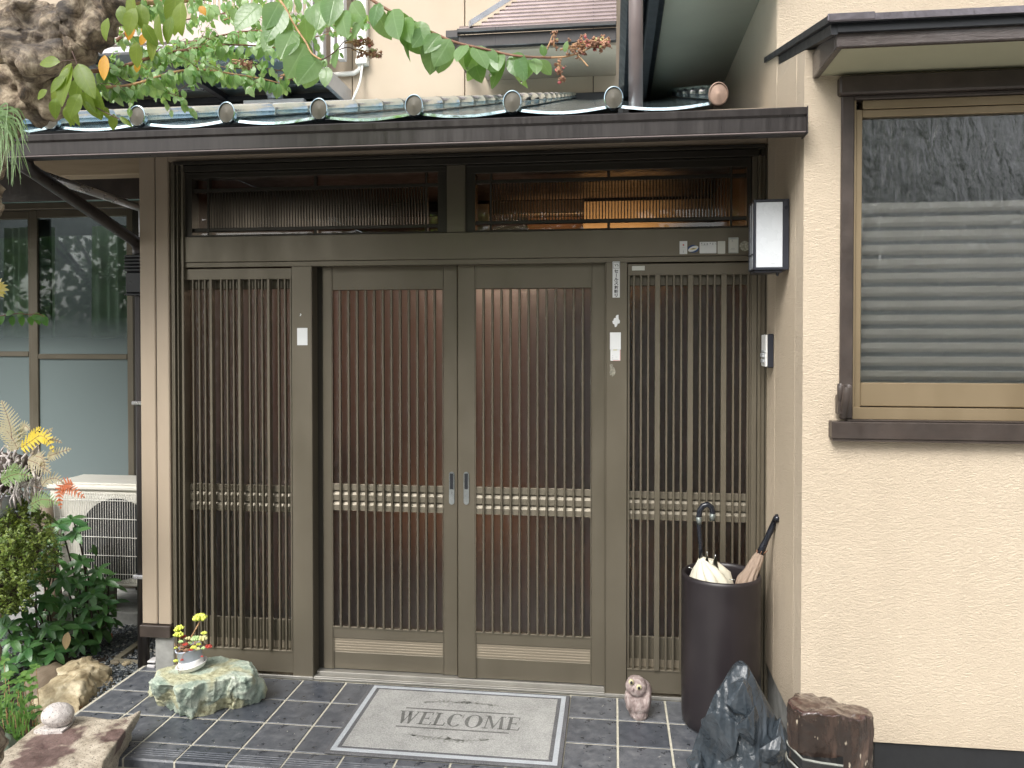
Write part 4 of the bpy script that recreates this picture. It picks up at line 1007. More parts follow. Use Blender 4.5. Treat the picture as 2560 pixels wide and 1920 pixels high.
# ================================================================== LAMP, INTERCOM, FLAG HOLDER
lp = thing('wall_lamp', 'black framed box lamp with frosted white panels on the wing wall beside the transom', 'lamp', (.585, -.4, 1.97))
lx0, lx1, ly0, ly1, lz0, lz1 = .519, .647, -.452, -.342, 1.836, 2.098
fw_ = .0095
t = MB()
t.box(lx0, lx0+fw_, ly0, ly0+.012, lz0, lz1, .001); t.box(lx1-.022, lx1, ly0, ly0+.012, lz0, lz1, .001)
t.box(lx0+fw_, lx1-.022, ly0, ly0+.012, lz1-fw_, lz1, .001); t.box(lx0+fw_, lx1-.022, ly0, ly0+.012, lz0, lz0+fw_, .001)
t.box(lx0+.001, lx1, ly0+.0125, ly1, lz1-.008, lz1-.001, .001); t.box(lx0+.001, lx1, ly0+.0125, ly1, lz0+.001, lz0+.008, .001)
t.box(lx0, lx0+.01, ly1-.012, ly1, lz0+.0005, lz1-.0005, .001); t.box(lx1-.01, lx1-.0005, ly0+.0125, ly1, lz0+.009, lz1-.009, 0)
t.box(lx0-.001, lx0+.002, ly0+.013, ly1-.013, lz0+.058, lz0+.062, 0); t.box(lx0-.001, lx0+.002, ly0+.055, ly0+.057, lz0+.009, lz1-.009, 0)
t.build('frame', M['lamp_black'], lp)
slab('front_panel', M['opal'], lx0+fw_+.0005, lx1-.0225, ly0+.004, ly0+.008, lz0+fw_+.0005, lz1-fw_-.0005, parent=lp)
slab('side_panel', M['opal'], lx0+.003, lx0+.006, ly0+.0128, ly1-.0125, lz0+.0085, lz1-.0085, parent=lp)
slab('base_tray', M['lamp_black'], lx0+.006, lx1-.02, ly0+.01, ly1-.006, lz0-.010, lz0, parent=lp, c=.002)
t = MB(); t.lathe([(.004, -.020), (.006, -.010), (.006, .0)], (lx1-.035, ly0+.03, lz0-.001), 12); t.build('knob', M['lamp_black'], lp)
def mark(parent, rects, mat, Y, name='print'):
    t = MB()
    for (x0, x1, z0, z1) in rects: t.add([(x0, Y, z0), (x1, Y, z0), (x1, Y, z1), (x0, Y, z1)], [(0, 1, 2, 3)])
    return t.build(name, mat, parent, kind='stuff')
mark(lp, [(lx1-.064, lx1-.050, lz0+.022, lz0+.0232)], M['grey_ink'], ly0+.0035)
mark(lp, [(lx1-.048, lx1-.036, lz0+.022, lz0+.0230), (lx1-.064, lx1-.032, lz0+.040, lz0+.0406), (lx1-.061, lx1-.052, lz0+.0345, lz0+.0355), (lx1-.046, lx1-.038, lz0+.0345, lz0+.0355),
          (lx1-.064, lx1-.060, lz0+.055, lz0+.056), (lx1-.046, lx1-.042, lz0+.0555, lz0+.0565), (lx1-.056, lx1-.0555, lz0+.044, lz0+.060), (lx1-.039, lx1-.0385, lz0+.044, lz0+.060)], M['print_pale'], ly0+.0035)
ic = thing('intercom', 'small black intercom with a white face plate on the side wall below the lamp', 'intercom', (.63, -.15, 1.53))
iz0, iz1 = 1.460, 1.598
slab('housing', M['lamp_black'], .626, .6495, -.171, -.075, iz0, iz1, parent=ic, c=.003)
slab('face_plate', M['saucer'], .617, .6255, -.170, -.077, iz0+.004, iz1-.003, parent=ic, c=.002)
for (za, zb, w) in ((iz0+.020, iz0+.034, .0075), (iz0+.042, iz0+.058, .0085), (iz0+.064, iz0+.070, .006)):
    slab('button', M['grey_ink'], .617-w, .6168, -.150, -.10, za, zb, parent=ic, c=.001)
fh = thing('flag_holder', 'two short dark metal tubes for a flagpole at the lower left window corner', 'flag holder', (.78, -.70, 1.33))
pb_ = PY(2102, 1042, YW-.03); pt_ = PY(2120, 965, YW-.10); pt2 = PY(2101, 962, YW-.07)
def opentube(name, a_, b_, r, mat, parent):
    m = MB(); m.tube([a_, a_.lerp(b_, .5), b_], r, 16, caps=False); m.tube([a_, a_.lerp(b_, .5), b_], r*.82, 16, 0, caps=False)
    n = 16; o2 = len(m.v)//2
    m.f += [(2*n+k, 2*n+(k+1) % n, o2+2*n+(k+1) % n, o2+2*n+k) for k in range(n)]; m.m += [0]*n; m.sm += [False]*n
    return m.build(name, mat, parent)
opentube('tube', pb_+Vector((.006, 0, 0)), pt_, .0125, M['dark_wood'], fh); opentube('tube', PY(2100, 1030, YW-.02), pt2, .010, M['dark_wood'], fh)
slab('bracket', M['dark_wood'], pb_.x-.014, pb_.x+.004, YW-.05, YW-.012, pb_.z+.01, pb_.z+.075, parent=fh, c=.002)

# ================================================================== STICKERS, NOTICES AND TAGS
def plate(name, px0, py0, px1, py1, Y, mat, label, cat, group=None, round_=.0):
    p0 = PY(px0, py0, Y); p1 = PY(px1, py1, Y); x0, x1, z1, z0 = p0.x, p1.x, p0.z, p1.z
    th = thing(name, label, cat, ((x0+x1)/2, Y, (z0+z1)/2), group)
    r = round_ or .001; pts_ = []
    for cx_, cz_, a0 in ((x1-r, z1-r, 0), (x0+r, z1-r, 90), (x0+r, z0+r, 180), (x1-r, z0+r, 270)):
        for k in range(4): an = math.radians(a0+30*k); pts_.append((cx_+r*math.cos(an), cz_+r*math.sin(an)))
    t = MB(); t.prism(pts_, 'y', Y-.0012, Y-.0001); t.build('sheet', mat, th); return th, x0, x1, z0, z1
G = 'stickers on the lintel near the lamp'
YL = -.0145
th, x0, x1, z0, z1 = plate('sticker', 1699, 603, 1718, 635, YL, M['paper'], 'small white lintel sticker with a red cross', 'sticker', G)
w = x1-x0; cxx = (x0+x1)/2; cz_ = z1-.30*(z1-z0)
mark(th, [(cxx-.0012, cxx+.0012, cz_-.0042, cz_+.0042), (cxx-.0042, cxx+.0042, cz_-.0012, cz_+.0012)], M['red'], YL-.0016, 'red_cross')
mark(th, [(cxx-.005, cxx+.005, cz_-.0105, cz_-.0095), (cxx-.0012, cxx+.0012, z0+.006, z0+.012), (cxx-.0012, cxx+.0012, z0+.014, z0+.016)], M['grey_ink'], YL-.0016)
# oval blue sticker
p0 = PY(1733, 622, YL); th = thing('sticker', 'oval white and blue sticker with a yellow and black band on the lintel', 'sticker', p0, G)
def ellipse(m, c, a, b, rot, Y, n=28, arc=(0, 2*math.pi)):
    pts_ = []
    for k in range(n): an = arc[0]+(arc[1]-arc[0])*k/(n if arc[1]-arc[0] > 6.2 else n-1); x_, z_ = a*math.cos(an), b*math.sin(an); pts_.append((c.x+x_*math.cos(rot)-z_*math.sin(rot), Y, c.z+x_*math.sin(rot)+z_*math.cos(rot)))
    m.add(pts_, [tuple(range(n))[::-1]])
t = MB(); pts_ = [(p0.x+.0235*math.cos(k*math.pi/14)*1, p0.z+.0165*math.sin(k*math.pi/14)) for k in range(28)]; t.prism(pts_, 'y', YL-.0010, YL-.0001); t.build('sheet', M['navy'], th)
t = MB(); ellipse(t, p0, .0225, .0105, .38, YL-.0013); t.build('white_oval', M['paper'], th)
t = MB(); ellipse(t, p0+Vector((0, 0, -.0005)), .0135, .0028, .1, YL-.0016); t.build('yellow_band', M['yellow'], th)
t = MB(); ellipse(t, p0+Vector((0, 0, -.0002)), .0070, .0014, .1, YL-.0019); t.build('black_band', M['ink'], th)
th, x0, x1, z0, z1 = plate('sticker', 1749, 605, 1791, 633, YL, M['paper'], 'widest white rectangular lintel sticker with faded lettering along its top edge', 'sticker', G, .002)
rr = random.Random(4); L_ = []
for k in range(6):
    xx = x0+.006+k*.0118
    for q in range(4): a_ = xx+rr.uniform(0, .004); b_ = z1-.003-rr.uniform(0, .006); L_.append((a_, a_+rr.choice([.001, .004]), b_-rr.choice([.001, .005]), b_))
mark(th, L_, M['grey_ink'], YL-.0016); mark(th, [(x0+.006, x0+.036, z1-.0145, z1-.0130)], M['grey_ink'], YL-.0016)
plate('sticker', 1794, 603, 1813, 634, YL, M['paper2w'], 'plain narrow rounded white sticker beside the lettered one', 'sticker', G, .003)
th, x0, x1, z0, z1 = plate('sticker', 1821, 594, 1846, 633, YL, M['paper2'], 'grey layered sticker with torn printed paper left of the round one', 'sticker', G, .002)
p = [(x0+.003, z0+.004), (x0+.004, z1-.009), (x1-.003, z1-.008), (x1-.004, z0+.005)]
t = MB(); t.add([(a_, YL-.0018, b_) for a_, b_ in p], [(0, 1, 2, 3)]); t.build('torn_paper', M['paper2w'], th)
mark(th, [(x0+.014, x0+.018, z1-.018, z1-.012), (x0+.010, x0+.030, z1-.006, z1-.004), (x0+.010, x0+.026, z0+.020, z0+.0215), (x0+.008, x0+.028, z0+.014, z0+.0155)], M['grey_ink'], YL-.0022)
p0 = PY(1862, 615, YL); th = thing('sticker', 'round mottled grey sticker partly hidden by the lamp', 'sticker', p0, G)
t = MB(); t.prism([(p0.x+.0215*math.cos(k*math.pi/14), p0.z+.0215*math.sin(k*math.pi/14)) for k in range(28)], 'y', YL-.001, YL-.0001); t.build('sheet', M['mottled'], th)
th, *_ = plate('tag', 1580, 665, 1612, 676, -.0075, M['paper2w'], 'small blank white tag on the top rail of the right side lattice', 'tag')
# paper slip on the left jamb
th, x0, x1, z0, z1 = plate('paper_slip', 743, 820, 769, 863, -.0125, M['paper'], 'blank white paper slip on the left door jamb', 'paper slip')
def scrap(px, py, w, h, Y, seed, label, n=3, mat='paper', nm='paper_scrap'):
    c = PY(px, py, Y); rr = random.Random(seed); th = thing(nm, label, 'paper scrap', c)
    for q in range(n):
        m = MB(); k = 11; cc = c+Vector((rr.uniform(-w, w)*.35, 0, rr.uniform(-h, h)*.4)); pts_ = []
        for i in range(k): a_ = 2*math.pi*i/k; r = rr.uniform(.35, 1.0); pts_.append((cc.x+w*.45*r*math.cos(a_), cc.z+h*.42*r*math.sin(a_)))
        m.prism(pts_, 'y', Y-.0006-.0003*q, Y-.0001-.0003*q); m.build('torn_piece', M[mat], th)
scrap(753, 788, .010, .014, -.0125, 1, 'tiny torn white paper remains above the slip on the left jamb', 2)
scrap(1538, 808, .030, .052, -.0125, 2, 'torn white label remains on the right jamb above its paper slip', 4)
scrap(1530, 925, .030, .050, -.0125, 7, 'faint grey glue residue low on the right jamb', 4, 'residue')
th, x0, x1, z0, z1 = plate('paper_slip', 1525, 831, 1552, 874, -.0165, M['paper'], 'curling blank white paper slip on the right jamb above the red edged one', 'paper slip')
th, x0, x1, z0, z1 = plate('paper_slip', 1526, 868, 1551, 902, -.0128, M['paper'], 'red edged printed white slip on the right jamb', 'paper slip', None, .003)
mark(th, [(x1-.0022, x1-.0006, z0+.003, z1), (x0+.012, x1-.003, z0+.0004, z0+.0018)], M['red_pale'], -.0144, 'red_edge')
mark(th, [(x0+.006, x0+.012, z0+.022, z0+.0232), (x0+.005, x0+.013, z0+.015, z0+.0162), (x0+.022, x0+.030, z0+.0158, z0+.017), (x0+.006, x0+.011, z0+.011, z0+.0122), (x0+.006, x0+.034, z0+.006, z0+.0074)], M['grey_ink'], -.0144)
mark(th, [(x0+.012, x0+.028, z1-.014, z1-.005)], M['yellow_pale'], -.0144, 'yellow_mark')
# vertical sign: no salespeople
th, x0, x1, z0, z1 = plate('notice_sticker', 1531.5, 654, 1549.5, 744, -.0125, M['paper'], 'narrow white vertical notice with bold black Japanese lettering on the right jamb', 'notice')
YN = -.0140
t = MB(); f_ = .0012; ex0, ex1, ez1, ez0 = x0+.0022, x1-.0016, z1-.003, z1-.003-(x1-x0)*.85
for r_ in ((ex0, ex1, ez1-f_, ez1), (ex0, ex1, ez0, ez0+f_), (ex0, ex0+f_, ez0, ez1), (ex1-f_, ex1, ez0, ez1)): t.add([(r_[0], YN, r_[2]), (r_[1], YN, r_[2]), (r_[1], YN, r_[3]), (r_[0], YN, r_[3])], [(0, 1, 2, 3)])
cx_, cz_ = (ex0+ex1)/2, (ez0+ez1)/2
def strokes(t, pts_, w, Y, dens=1):
    for (a_, b_) in zip(pts_[:-1], pts_[1:]):
        d_ = Vector((b_[0]-a_[0], 0, b_[1]-a_[1])); 
        if d_.length < 1e-6: continue
        n_ = Vector((-d_.z, 0, d_.x)).normalized()*w/2; e_ = d_.normalized()*w*.3; A = Vector((a_[0], Y, a_[1]))-e_; B_ = Vector((b_[0], Y, b_[1]))+e_
        t.add([A-n_, B_-n_, B_+n_, A+n_], [(0, 1, 2, 3)])
def arc(cx_, cz_, rx_, rz_, a0, a1, n=10): return [(cx_+rx_*math.cos(math.radians(a0+(a1-a0)*k/n)), cz_+rz_*math.sin(math.radians(a0+(a1-a0)*k/n))) for k in range(n+1)]
u = (x1-x0)
strokes(t, arc(cx_+.002, cz_-.002, u*.20, u*.22, 200, -20), .0012, YN); strokes(t, [(cx_-u*.25, cz_+u*.15), (cx_-u*.05, cz_-.001), (cx_-u*.2, cz_-u*.12)], .0012, YN); strokes(t, [(cx_+u*.1, cz_+u*.18), (cx_+u*.24, cz_-.002), (cx_+u*.2, cz_-u*.2)], .0012, YN)
# seven characters, drawn stroke by stroke in a unit square
CH = {
 'se': [[(.08, .60), (.92, .72), (.62, .45)], [(.32, .95), (.32, .22), (.42, .10), (.88, .10)]],
 'bar': [[(.5, .95), (.5, .05)]],
 'ru': [[(.30, .90), (.30, .5), (.08, .10)], [(.58, .92), (.58, .15), (.95, .45)]],
 'su': [[(.15, .88), (.80, .88), (.55, .45), (.08, .08)], [(.58, .42), (.92, .08)]],
 'o': [[(.08, .70), (.70, .70)], [(.36, .95), (.36, .12), (.12, .20), (.20, .42), (.62, .50), (.85, .30), (.66, .06)], [(.76, .86), (.94, .70)]],
 'kotowa': [[(.08, .92), (.08, .08), (.50, .08)], [(.28, .95), (.28, .20)], [(.12, .55), (.46, .55)], [(.14, .80), (.22, .68)], [(.44, .82), (.36, .68)], [(.26, .50), (.12, .25)], [(.30, .50), (.44, .28)],
            [(.90, .92), (.60, .82), (.58, .30), (.50, .02)], [(.60, .58), (.96, .58)], [(.80, .58), (.80, .02)]],
 'ri': [[(.22, .90), (.20, .40), (.34, .55)], [(.72, .95), (.74, .45), (.62, .15), (.40, .0)]]}
zc = ez0-.004; ch = (zc-z0-.002)/7; cw_ = u*.56
for key in ('se', 'bar', 'ru', 'su', 'o', 'kotowa', 'ri'):
    for stt in CH[key]: strokes(t, [(cx_-cw_/2+a_*cw_, zc-ch+.0012+b_*(ch-.0022)) for a_, b_ in stt], .0026 if key != 'kotowa' else .0019, YN)
    zc -= ch
t.build('lettering', M['ink'], th, kind='stuff')

# ================================================================== SHAPED SOLIDS
def evalmesh(me, name, mods):
    o = bpy.data.objects.new('tmp', me); COL.objects.link(o)
    for ty, kw in mods:
        md = o.modifiers.new(ty, ty)
        for k, v in kw.items(): setattr(md, k, v)
    dg = bpy.context.evaluated_depsgraph_get(); r = bpy.data.meshes.new_from_object(o.evaluated_get(dg)); r.name = name
    bpy.data.objects.remove(o); return r
def facet(p, s, amp, seed=0):
    q = p*s+Vector((seed*3.1, seed*1.7, seed)); d, pts_ = noise.voronoi(q); c = pts_[0]
    h = noise.cell_vector(c*7.3+Vector((.5, .5, .5)))
    n = Vector((h.x-.5, h.y-.5, h.z-.5)).normalized()
    return amp*(n.dot(q-c))+amp*.35*(h.x-.5)
def rockify(me, fn, smooth=True):
    """displace the vertices along their normals by fn(p, n)"""
    bm = bmesh.new(); bm.from_mesh(me); bm.normal_update()
    dl = [(v, v.co+v.normal*fn(v.co, v.normal)) for v in bm.verts]
    for v, c in dl: v.co = c
    for f in bm.faces: f.smooth = smooth
    bm.to_mesh(me); bm.free(); return me
def loft(rings, cap=True):
    m = MB(); n = len(rings[0]); vs = [p for r in rings for p in r]
    fs = [(j*n+i, j*n+(i+1) % n, (j+1)*n+(i+1) % n, (j+1)*n+i) for j in range(len(rings)-1) for i in range(n)]
    c0 = sum((Vector(p) for p in rings[0]), Vector())/n; c1 = sum((Vector(p) for p in rings[-1]), Vector())/n
    vs += [c0, c1]; a = len(vs)-2
    fs += [((i+1) % n, i, a) for i in range(n)]+[((len(rings)-1)*n+i, (len(rings)-1)*n+(i+1) % n, a+1) for i in range(n)]
    m.add(vs, fs, 0, True); return m
def remeshed(mb, name, mat, vox, fn, smooth=True, parent=None):
    me = mb.mesh(name+'_src', mat); me2 = evalmesh(me, name, [('REMESH', dict(mode='VOXEL', voxel_size=vox, use_smooth_shade=smooth))])
    if fn: rockify(me2, fn, smooth)
    me2.materials.clear()
    for m_ in (mat if isinstance(mat, (list, tuple)) else [mat]): me2.materials.append(m_)
    return link(name, me2, parent)
def ico(m, c, r, rot=None, sub=3):
    bm = bmesh.new(); bmesh.ops.create_icosphere(bm, subdivisions=sub, radius=1)
    R = Euler(rot).to_matrix() if rot else Matrix.Identity(3)
    b = [Vector(c)+R@Vector((v.co.x*r[0], v.co.y*r[1], v.co.z*r[2])) for v in bm.verts]
    m.add(b, [tuple(v.index for v in f.verts) for f in bm.faces], 0, True); bm.free()
fr = lambda p, s, o=5: noise.fractal(p*s, .9, 2.1, o)
rd = lambda p, s: 1-abs(noise.noise(p*s))*2

# ================================================================== DOORMAT
mx0, mx1, my0, my1 = -1.086, -.184, -.640, -.042
dm = thing('doormat', 'grey doormat with the word WELCOME between two lines on the porch tiles', 'doormat', (-.635, -.34, 0))
t = MB(); t.box(mx0, mx1, my0, my1, .001, .009, .003); t.build('rubber_base', M['mat_dark'], dm)
def frame(m, ins, wd, z, mi=0):
    a, b, c, d = mx0+ins, mx1-ins, my0+ins, my1-ins
    for r_ in ((a, b, c, c+wd), (a, b, d-wd, d), (a, a+wd, c+wd, d-wd), (b-wd, b, c+wd, d-wd)): m.box(r_[0], r_[1], r_[2], r_[3], .0085, z, .001, mi)
t = MB(); frame(t, .017, .020, .0110); t.build('pale_border', M['mat_pale'], dm, kind='stuff')
t = MB(); frame(t, .0375, .014, .0105); t.build('dark_border', M['mat_dark'], dm, kind='stuff')
t = MB(); t.box(mx0+.052, mx1-.052, my0+.052, my1-.052, .0085, .0118, .001); t.build('pile_field', M['mat_field'], dm)
ZM = .0121
def quadw(m, pts_): m.add([(p[0], p[1], ZM) for p in pts_], [tuple(range(len(pts_)))])
A = PZ(1013, 1771, ZM); Bq = PZ(1284, 1784, ZM); C_ = PZ(990, 1817, ZM); D_ = PZ(1273, 1831, ZM)
t = MB(); xl, xr = (A.x+C_.x)/2, (Bq.x+D_.x)/2; yu, yd = (A.y+Bq.y)/2, (C_.y+D_.y)/2
for y_ in (yu, yd): quadw(t, [(xl, y_-.0048), (xr, y_-.0048), (xr, y_+.0048), (xl, y_+.0048)])
t.build('line', M['mat_print'], dm, kind='stuff')
lt, lb_ = yu-.026, yd+.026; LH = lt-lb_; U = LH
GL = {  # serif capitals: polygons in a unit-high box
 'W': (1.30, [[(.10, .95), (.30, .95), (.50, .25), (.44, 0), (.38, 0)], [(.40, 0), (.46, 0), (.70, .78), (.66, .88)], [(.55, .95), (.75, .95), (.90, .28), (.84, 0), (.78, 0)], [(.80, 0), (.87, 0), (1.16, .95), (1.08, .95)],
      [(.0, .95), (.38, .95), (.38, 1), (.0, 1)], [(.50, .95), (.80, .95), (.80, 1), (.50, 1)], [(1.0, .95), (1.28, .95), (1.28, 1), (1.0, 1)]]),
 'E': (.86, [[(.14, 0), (.32, 0), (.32, 1), (.14, 1)], [(.02, 0), (.78, 0), (.78, .06), (.02, .06)], [(.02, .94), (.74, .94), (.74, 1), (.02, 1)], [(.32, .47), (.58, .47), (.58, .53), (.32, .53)], [(.55, .40), (.60, .40), (.60, .60), (.55, .60)],
      [(.73, 0), (.80, 0), (.84, .24), (.78, .24)], [(.69, .78), (.75, .78), (.75, 1), (.70, 1)]]),
 'L': (.80, [[(.14, 0), (.32, 0), (.32, 1), (.14, 1)], [(.02, .94), (.44, .94), (.44, 1), (.02, 1)], [(.02, 0), (.72, 0), (.72, .06), (.02, .06)], [(.67, 0), (.74, 0), (.78, .26), (.72, .26)]]),
 'C': (1.02, 'C'), 'O': (1.12, 'O'),
 'M': (1.34, [[(.16, 0), (.22, 0), (.26, .9), (.20, .95)], [(.18, 1), (.36, 1), (.68, .22), (.62, .0)], [(.60, .0), (.66, 0), (1.02, 1), (.98, 1)], [(.96, 1), (1.10, 1), (1.20, 0), (1.00, 0)], [(.02, 0), (.36, 0), (.36, .06), (.02, .06)], [(.90, 0), (1.32, 0), (1.32, .06), (.90, .06)],
      [(.04, .94), (.30, .94), (.30, 1), (.04, 1)], [(1.0, .94), (1.26, .94), (1.26, 1), (1.0, 1)]])}
word = 'WELCOME'; tw = sum(GL[c][0] for c in word); LX0, LX1 = PZ(990, 1797, ZM).x, PZ(1302, 1812, ZM).x
ws = (LX1-LX0)/tw; cur = LX0; t = MB()
for c in word:
    w_, ps = GL[c]
    if isinstance(ps, str):
        n = 30; a0, a1 = (0, 360) if ps == 'O' else (42, 318); cxc, rx_ = w_*.5, w_*.46
        for k in range(n):
            q = []
            for (kk, s_) in ((k, 0), (k+1, 0), (k+1, 1), (k, 1)):
                an = math.radians(a0+(a1-a0)*kk/n); r1 = rx_ if s_ == 0 else rx_-.20*abs(math.cos(an))**.8-.045; r2 = .51 if s_ == 0 else .455
                q.append((cur+(cxc+r1*math.cos(an))*ws, lb_+(.5+r2*math.sin(an))*U))
            quadw(t, q)
        if ps == 'C': quadw(t, [(cur+.86*ws, lb_+.68*U), (cur+.91*ws, lb_+.68*U), (cur+.92*ws, lb_+.99*U), (cur+.88*ws, lb_+.99*U)])
    else:
        for p in ps: quadw(t, [(cur+x_*ws, lb_+y_*U) for x_, y_ in p])
    cur += w_*ws
t.build('lettering', M['mat_print'], dm, kind='stuff')
t = MB(); rr = random.Random(9)
for yc, sg in ((yu+.062, 1), (yd-.058, -1)):
    for k in range(90):
        u_ = rr.uniform(-1, 1); x_ = (xl+xr)/2+u_*.17; y_ = yc+sg*.016*(1-u_*u_)*1.4+rr.uniform(-1, 1)*.014*(1-abs(u_)*.75)
        an = rr.uniform(-.9, .9)+(0 if u_ < 0 else math.pi); L_ = rr.uniform(.012, .024)*(1-.3*abs(u_)); wd = L_*.2
        d = Vector((math.cos(an), math.sin(an))); nn = Vector((-d.y, d.x))*wd
        p = Vector((x_, y_)); quadw(t, [p, p+d*L_*.5-nn, p+d*L_, p+d*L_*.5+nn])
    for k in range(24):
        u_ = -1+2*k/23; x_ = (xl+xr)/2+u_*.17; y_ = yc+sg*.016*(1-u_*u_)*1.2; quadw(t, [(x_, y_-.0012), (x_+.016, y_-.0012), (x_+.016, y_+.0012), (x_, y_+.0012)])
t.build('leaf_garland', M['mat_leafprint'], dm, kind='stuff')

# ================================================================== OWL
ow = thing('owl_figurine', 'small carved pinkish stone owl with tilted head beside the doormat', 'owl figurine', (.105, -.19, 0))
m = MB(); oc = Vector((.105, -.19, 0))
ico(m, oc+Vector((.002, 0, .068)), (.052, .045, .066)); ico(m, oc+Vector((.004, .004, .040)), (.043, .040, .044)); ico(m, oc+Vector((-.006, -.010, .134)), (.047, .045, .044), (0, .5, 0)); ico(m, oc+Vector((.012, .006, .110)), (.046, .044, .05))
ico(m, oc+Vector((.036, -.012, .075)), (.018, .032, .05), (0, .15, 0)); ico(m, oc+Vector((-.036, -.010, .075)), (.018, .032, .05), (0, -.1, 0)); ico(m, oc+Vector((.004, .002, .020)), (.040, .038, .026)); m.lathe([(.03, .0), (.034, .0), (.038, .01), (.04, .03)], (oc.x+.004, oc.y+.002, 0), 24)
remeshed(m, 'body', M['owl'], .0035, lambda p, n: .0011*fr(p, 60)+.0022*(rd(p+Vector((0, 0, p.x*.9)), 26)-.5)*(1 if p.z < .105 else .2)+(.0015 if abs((p.x-.10)*.8+(p.z-.150)) < .004 and p.z > .12 else 0), True, ow)
R_ = Matrix.Rotation(math.radians(36), 3, 'Y')
for px, py in ((1578.3, 1706.5), (1597.5, 1720)):
    c = PY(px, py, -.2465); e = MB(); n = 18
    def disc(m, c, r, y, mi=0): m.add([(c.x+r*math.cos(2*math.pi*k/n), c.y+y, c.z+r*1.1*math.sin(2*math.pi*k/n)) for k in range(n)]+[(c.x, c.y+y-r*.25, c.z)], [(k, (k+1) % n, n) for k in range(n)], mi, True)
    m = MB(); ico(m, c+Vector((0, .006, 0)), (.0115, .008, .0125), None, 2); eye = m.build('eye', M['owl_eye'], ow)
    m = MB(); ico(m, c+Vector((0, -.0005, 0)), (.0058, .0032, .0070), None, 2); m.build('pupil', M['ink'], eye)
c = PY(1581.5, 1724.5, -.246); m = MB(); ico(m, c, (.0048, .007, .006), None, 2); m.build('beak', M['owl'], ow)

# ================================================================== UMBRELLA STAND AND UMBRELLAS
us = thing('umbrella_stand', 'tall dark brown glazed ceramic umbrella stand in the corner by the wing wall', 'umbrella stand', (.440, -.195, 0))
R0 = .158
prof = [(.118, .0), (.146, .004), (.154, .014), (.1575, .05), (.158, .2), (.157, .45), (.158, .59), (.1595, .606), (.158, .617), (.152, .622), (.145, .618), (.1425, .606), (.142, .58), (.141, .3), (.140, .03), (.05, .028)]
t = MB(); t.lathe(prof, (.440, -.195, 0), 72); t.build('vessel', M['stand'], us)
def pleated(path, rad, folds, depth, n=96, seed=0, twist=0.0):
    m = MB(); N = len(path); vs = []; rr = random.Random(seed); ph = [rr.uniform(0, 6) for _ in range(6)]
    for i, p in enumerate(path):
        p = Vector(p); tt = (Vector(path[min(i+1, N-1)])-Vector(path[max(0, i-1)])).normalized(); u = tt.cross(Vector((0, 1, 0))).normalized(); w = tt.cross(u)
        for k in range(n):
            a = 2*math.pi*k/n; f = 1+depth[i]*(abs(math.sin(a*folds/2+twist*i+ph[0]))*1.2-.6+.25*math.sin(a*3+ph[1]))
            vs.append(p+(u*math.cos(a)+w*math.sin(a))*rad[i]*f+tt*(.3*rad[i]*depth[i]*math.sin(a*folds+ph[2])))
    m.add(vs, [(j*n+k, j*n+(k+1) % n, (j+1)*n+(k+1) % n, (j+1)*n+k) for j in range(N-1) for k in range(n)], 0, True); return m
u1 = thing('umbrella', 'cream cloth umbrella with worn glossy black crook handle upright in the stand', 'umbrella', (.42, -.22, .55))
Y1 = -.235; q = lambda px, py, Y=Y1: PY(px, py, Y)
top = q(1751, 1392); b0 = q(1772, 1440, -.22); b1 = q(1780, 1480, -.21); b2 = Vector((.46, -.2, .10))
pth = [top, top.lerp(b0, .25), top.lerp(b0, .55), b0, b1, b1.lerp(b2, .35), b1.lerp(b2, .7), b2]
pleated(pth, [.006, .022, .044, .066, .074, .055, .035, .012], [.1, .25, .32, .35, .32, .3, .3, .2], 7, None or [.1, .25, .32, .35, .32, .3, .3, .2]) if False else None
pm = pleated(pth, [.006, .024, .050, .073, .078, .058, .035, .012], 8, [.1, .28, .34, .36, .34, .3, .3, .2], 96, 3, .10); pm.build('canopy', M['umb_cream'], u1)
for k, (px, py) in enumerate(((1768, 1379), (1789, 1387), (1722, 1418), (1837, 1450))):
    a_ = q(px, py, -.25); b_ = a_+(b0-a_)*.22; t = MB(); t.tube([a_, b_], [.0022, .0016], 6); t.build('rib_tip', M['chrome'], u1)
for sx_, dx_ in ((1768, 0), (1789, 1)):      # cloth peaks standing between the ribs
    a_ = q(sx_, 1386, -.245); t = MB(); w1_ = q(sx_-18, 1440, -.25); w2_ = q(sx_+12, 1445, -.25); t.add([a_, w1_, w2_, (w1_+w2_)/2+Vector((0, .03, -.01)), a_+Vector((0, .004, 0))], [(0, 1, 2), (0, 4, 3, 1), (0, 2, 3, 4)], 0, True); t.build('cloth_fold', M['umb_cream'], u1)
hp = [q(1752, 1405), q(1751, 1360), q(1748, 1320), q(1747, 1292), q(1750, 1275), q(1758, 1264), q(1769, 1261), q(1779, 1268), q(1782, 1282), q(1781, 1300)]
t = MB(); t.tube(hp, [.0080, .0085, .0095, .0110, .0115, .0115, .0115, .0115, .0115, .0108], 14); hd = t.build('handle', M['umb_handle'], u1)
t = MB(); t.tube([q(1781.3, 1284, Y1-.001), q(1781, 1301, Y1-.001)], [.0122, .0115], 14); t.build('worn_sleeve', M['worn_metal'], hd)
t = MB(); t.tube([q(1746.6, 1292, Y1), q(1748.5, 1312, Y1)], [.0117, .0105], 14); t.build('worn_patch', M['worn_metal'], hd)
u2 = thing('umbrella', 'folded taupe umbrella leaning right with a smooth black handle against the wall', 'umbrella', (.56, -.2, .6))
Y2 = -.21; top = q(1901, 1384, Y2); b0 = q(1868, 1452, Y2); b2 = Vector((.42, -.17, .08))
tt = (b0-top).normalized()
pth = [top, top+tt*.02, top+tt*.05, top+tt*.09, b0, b0.lerp(b2, .25), b0.lerp(b2, .6), b2]
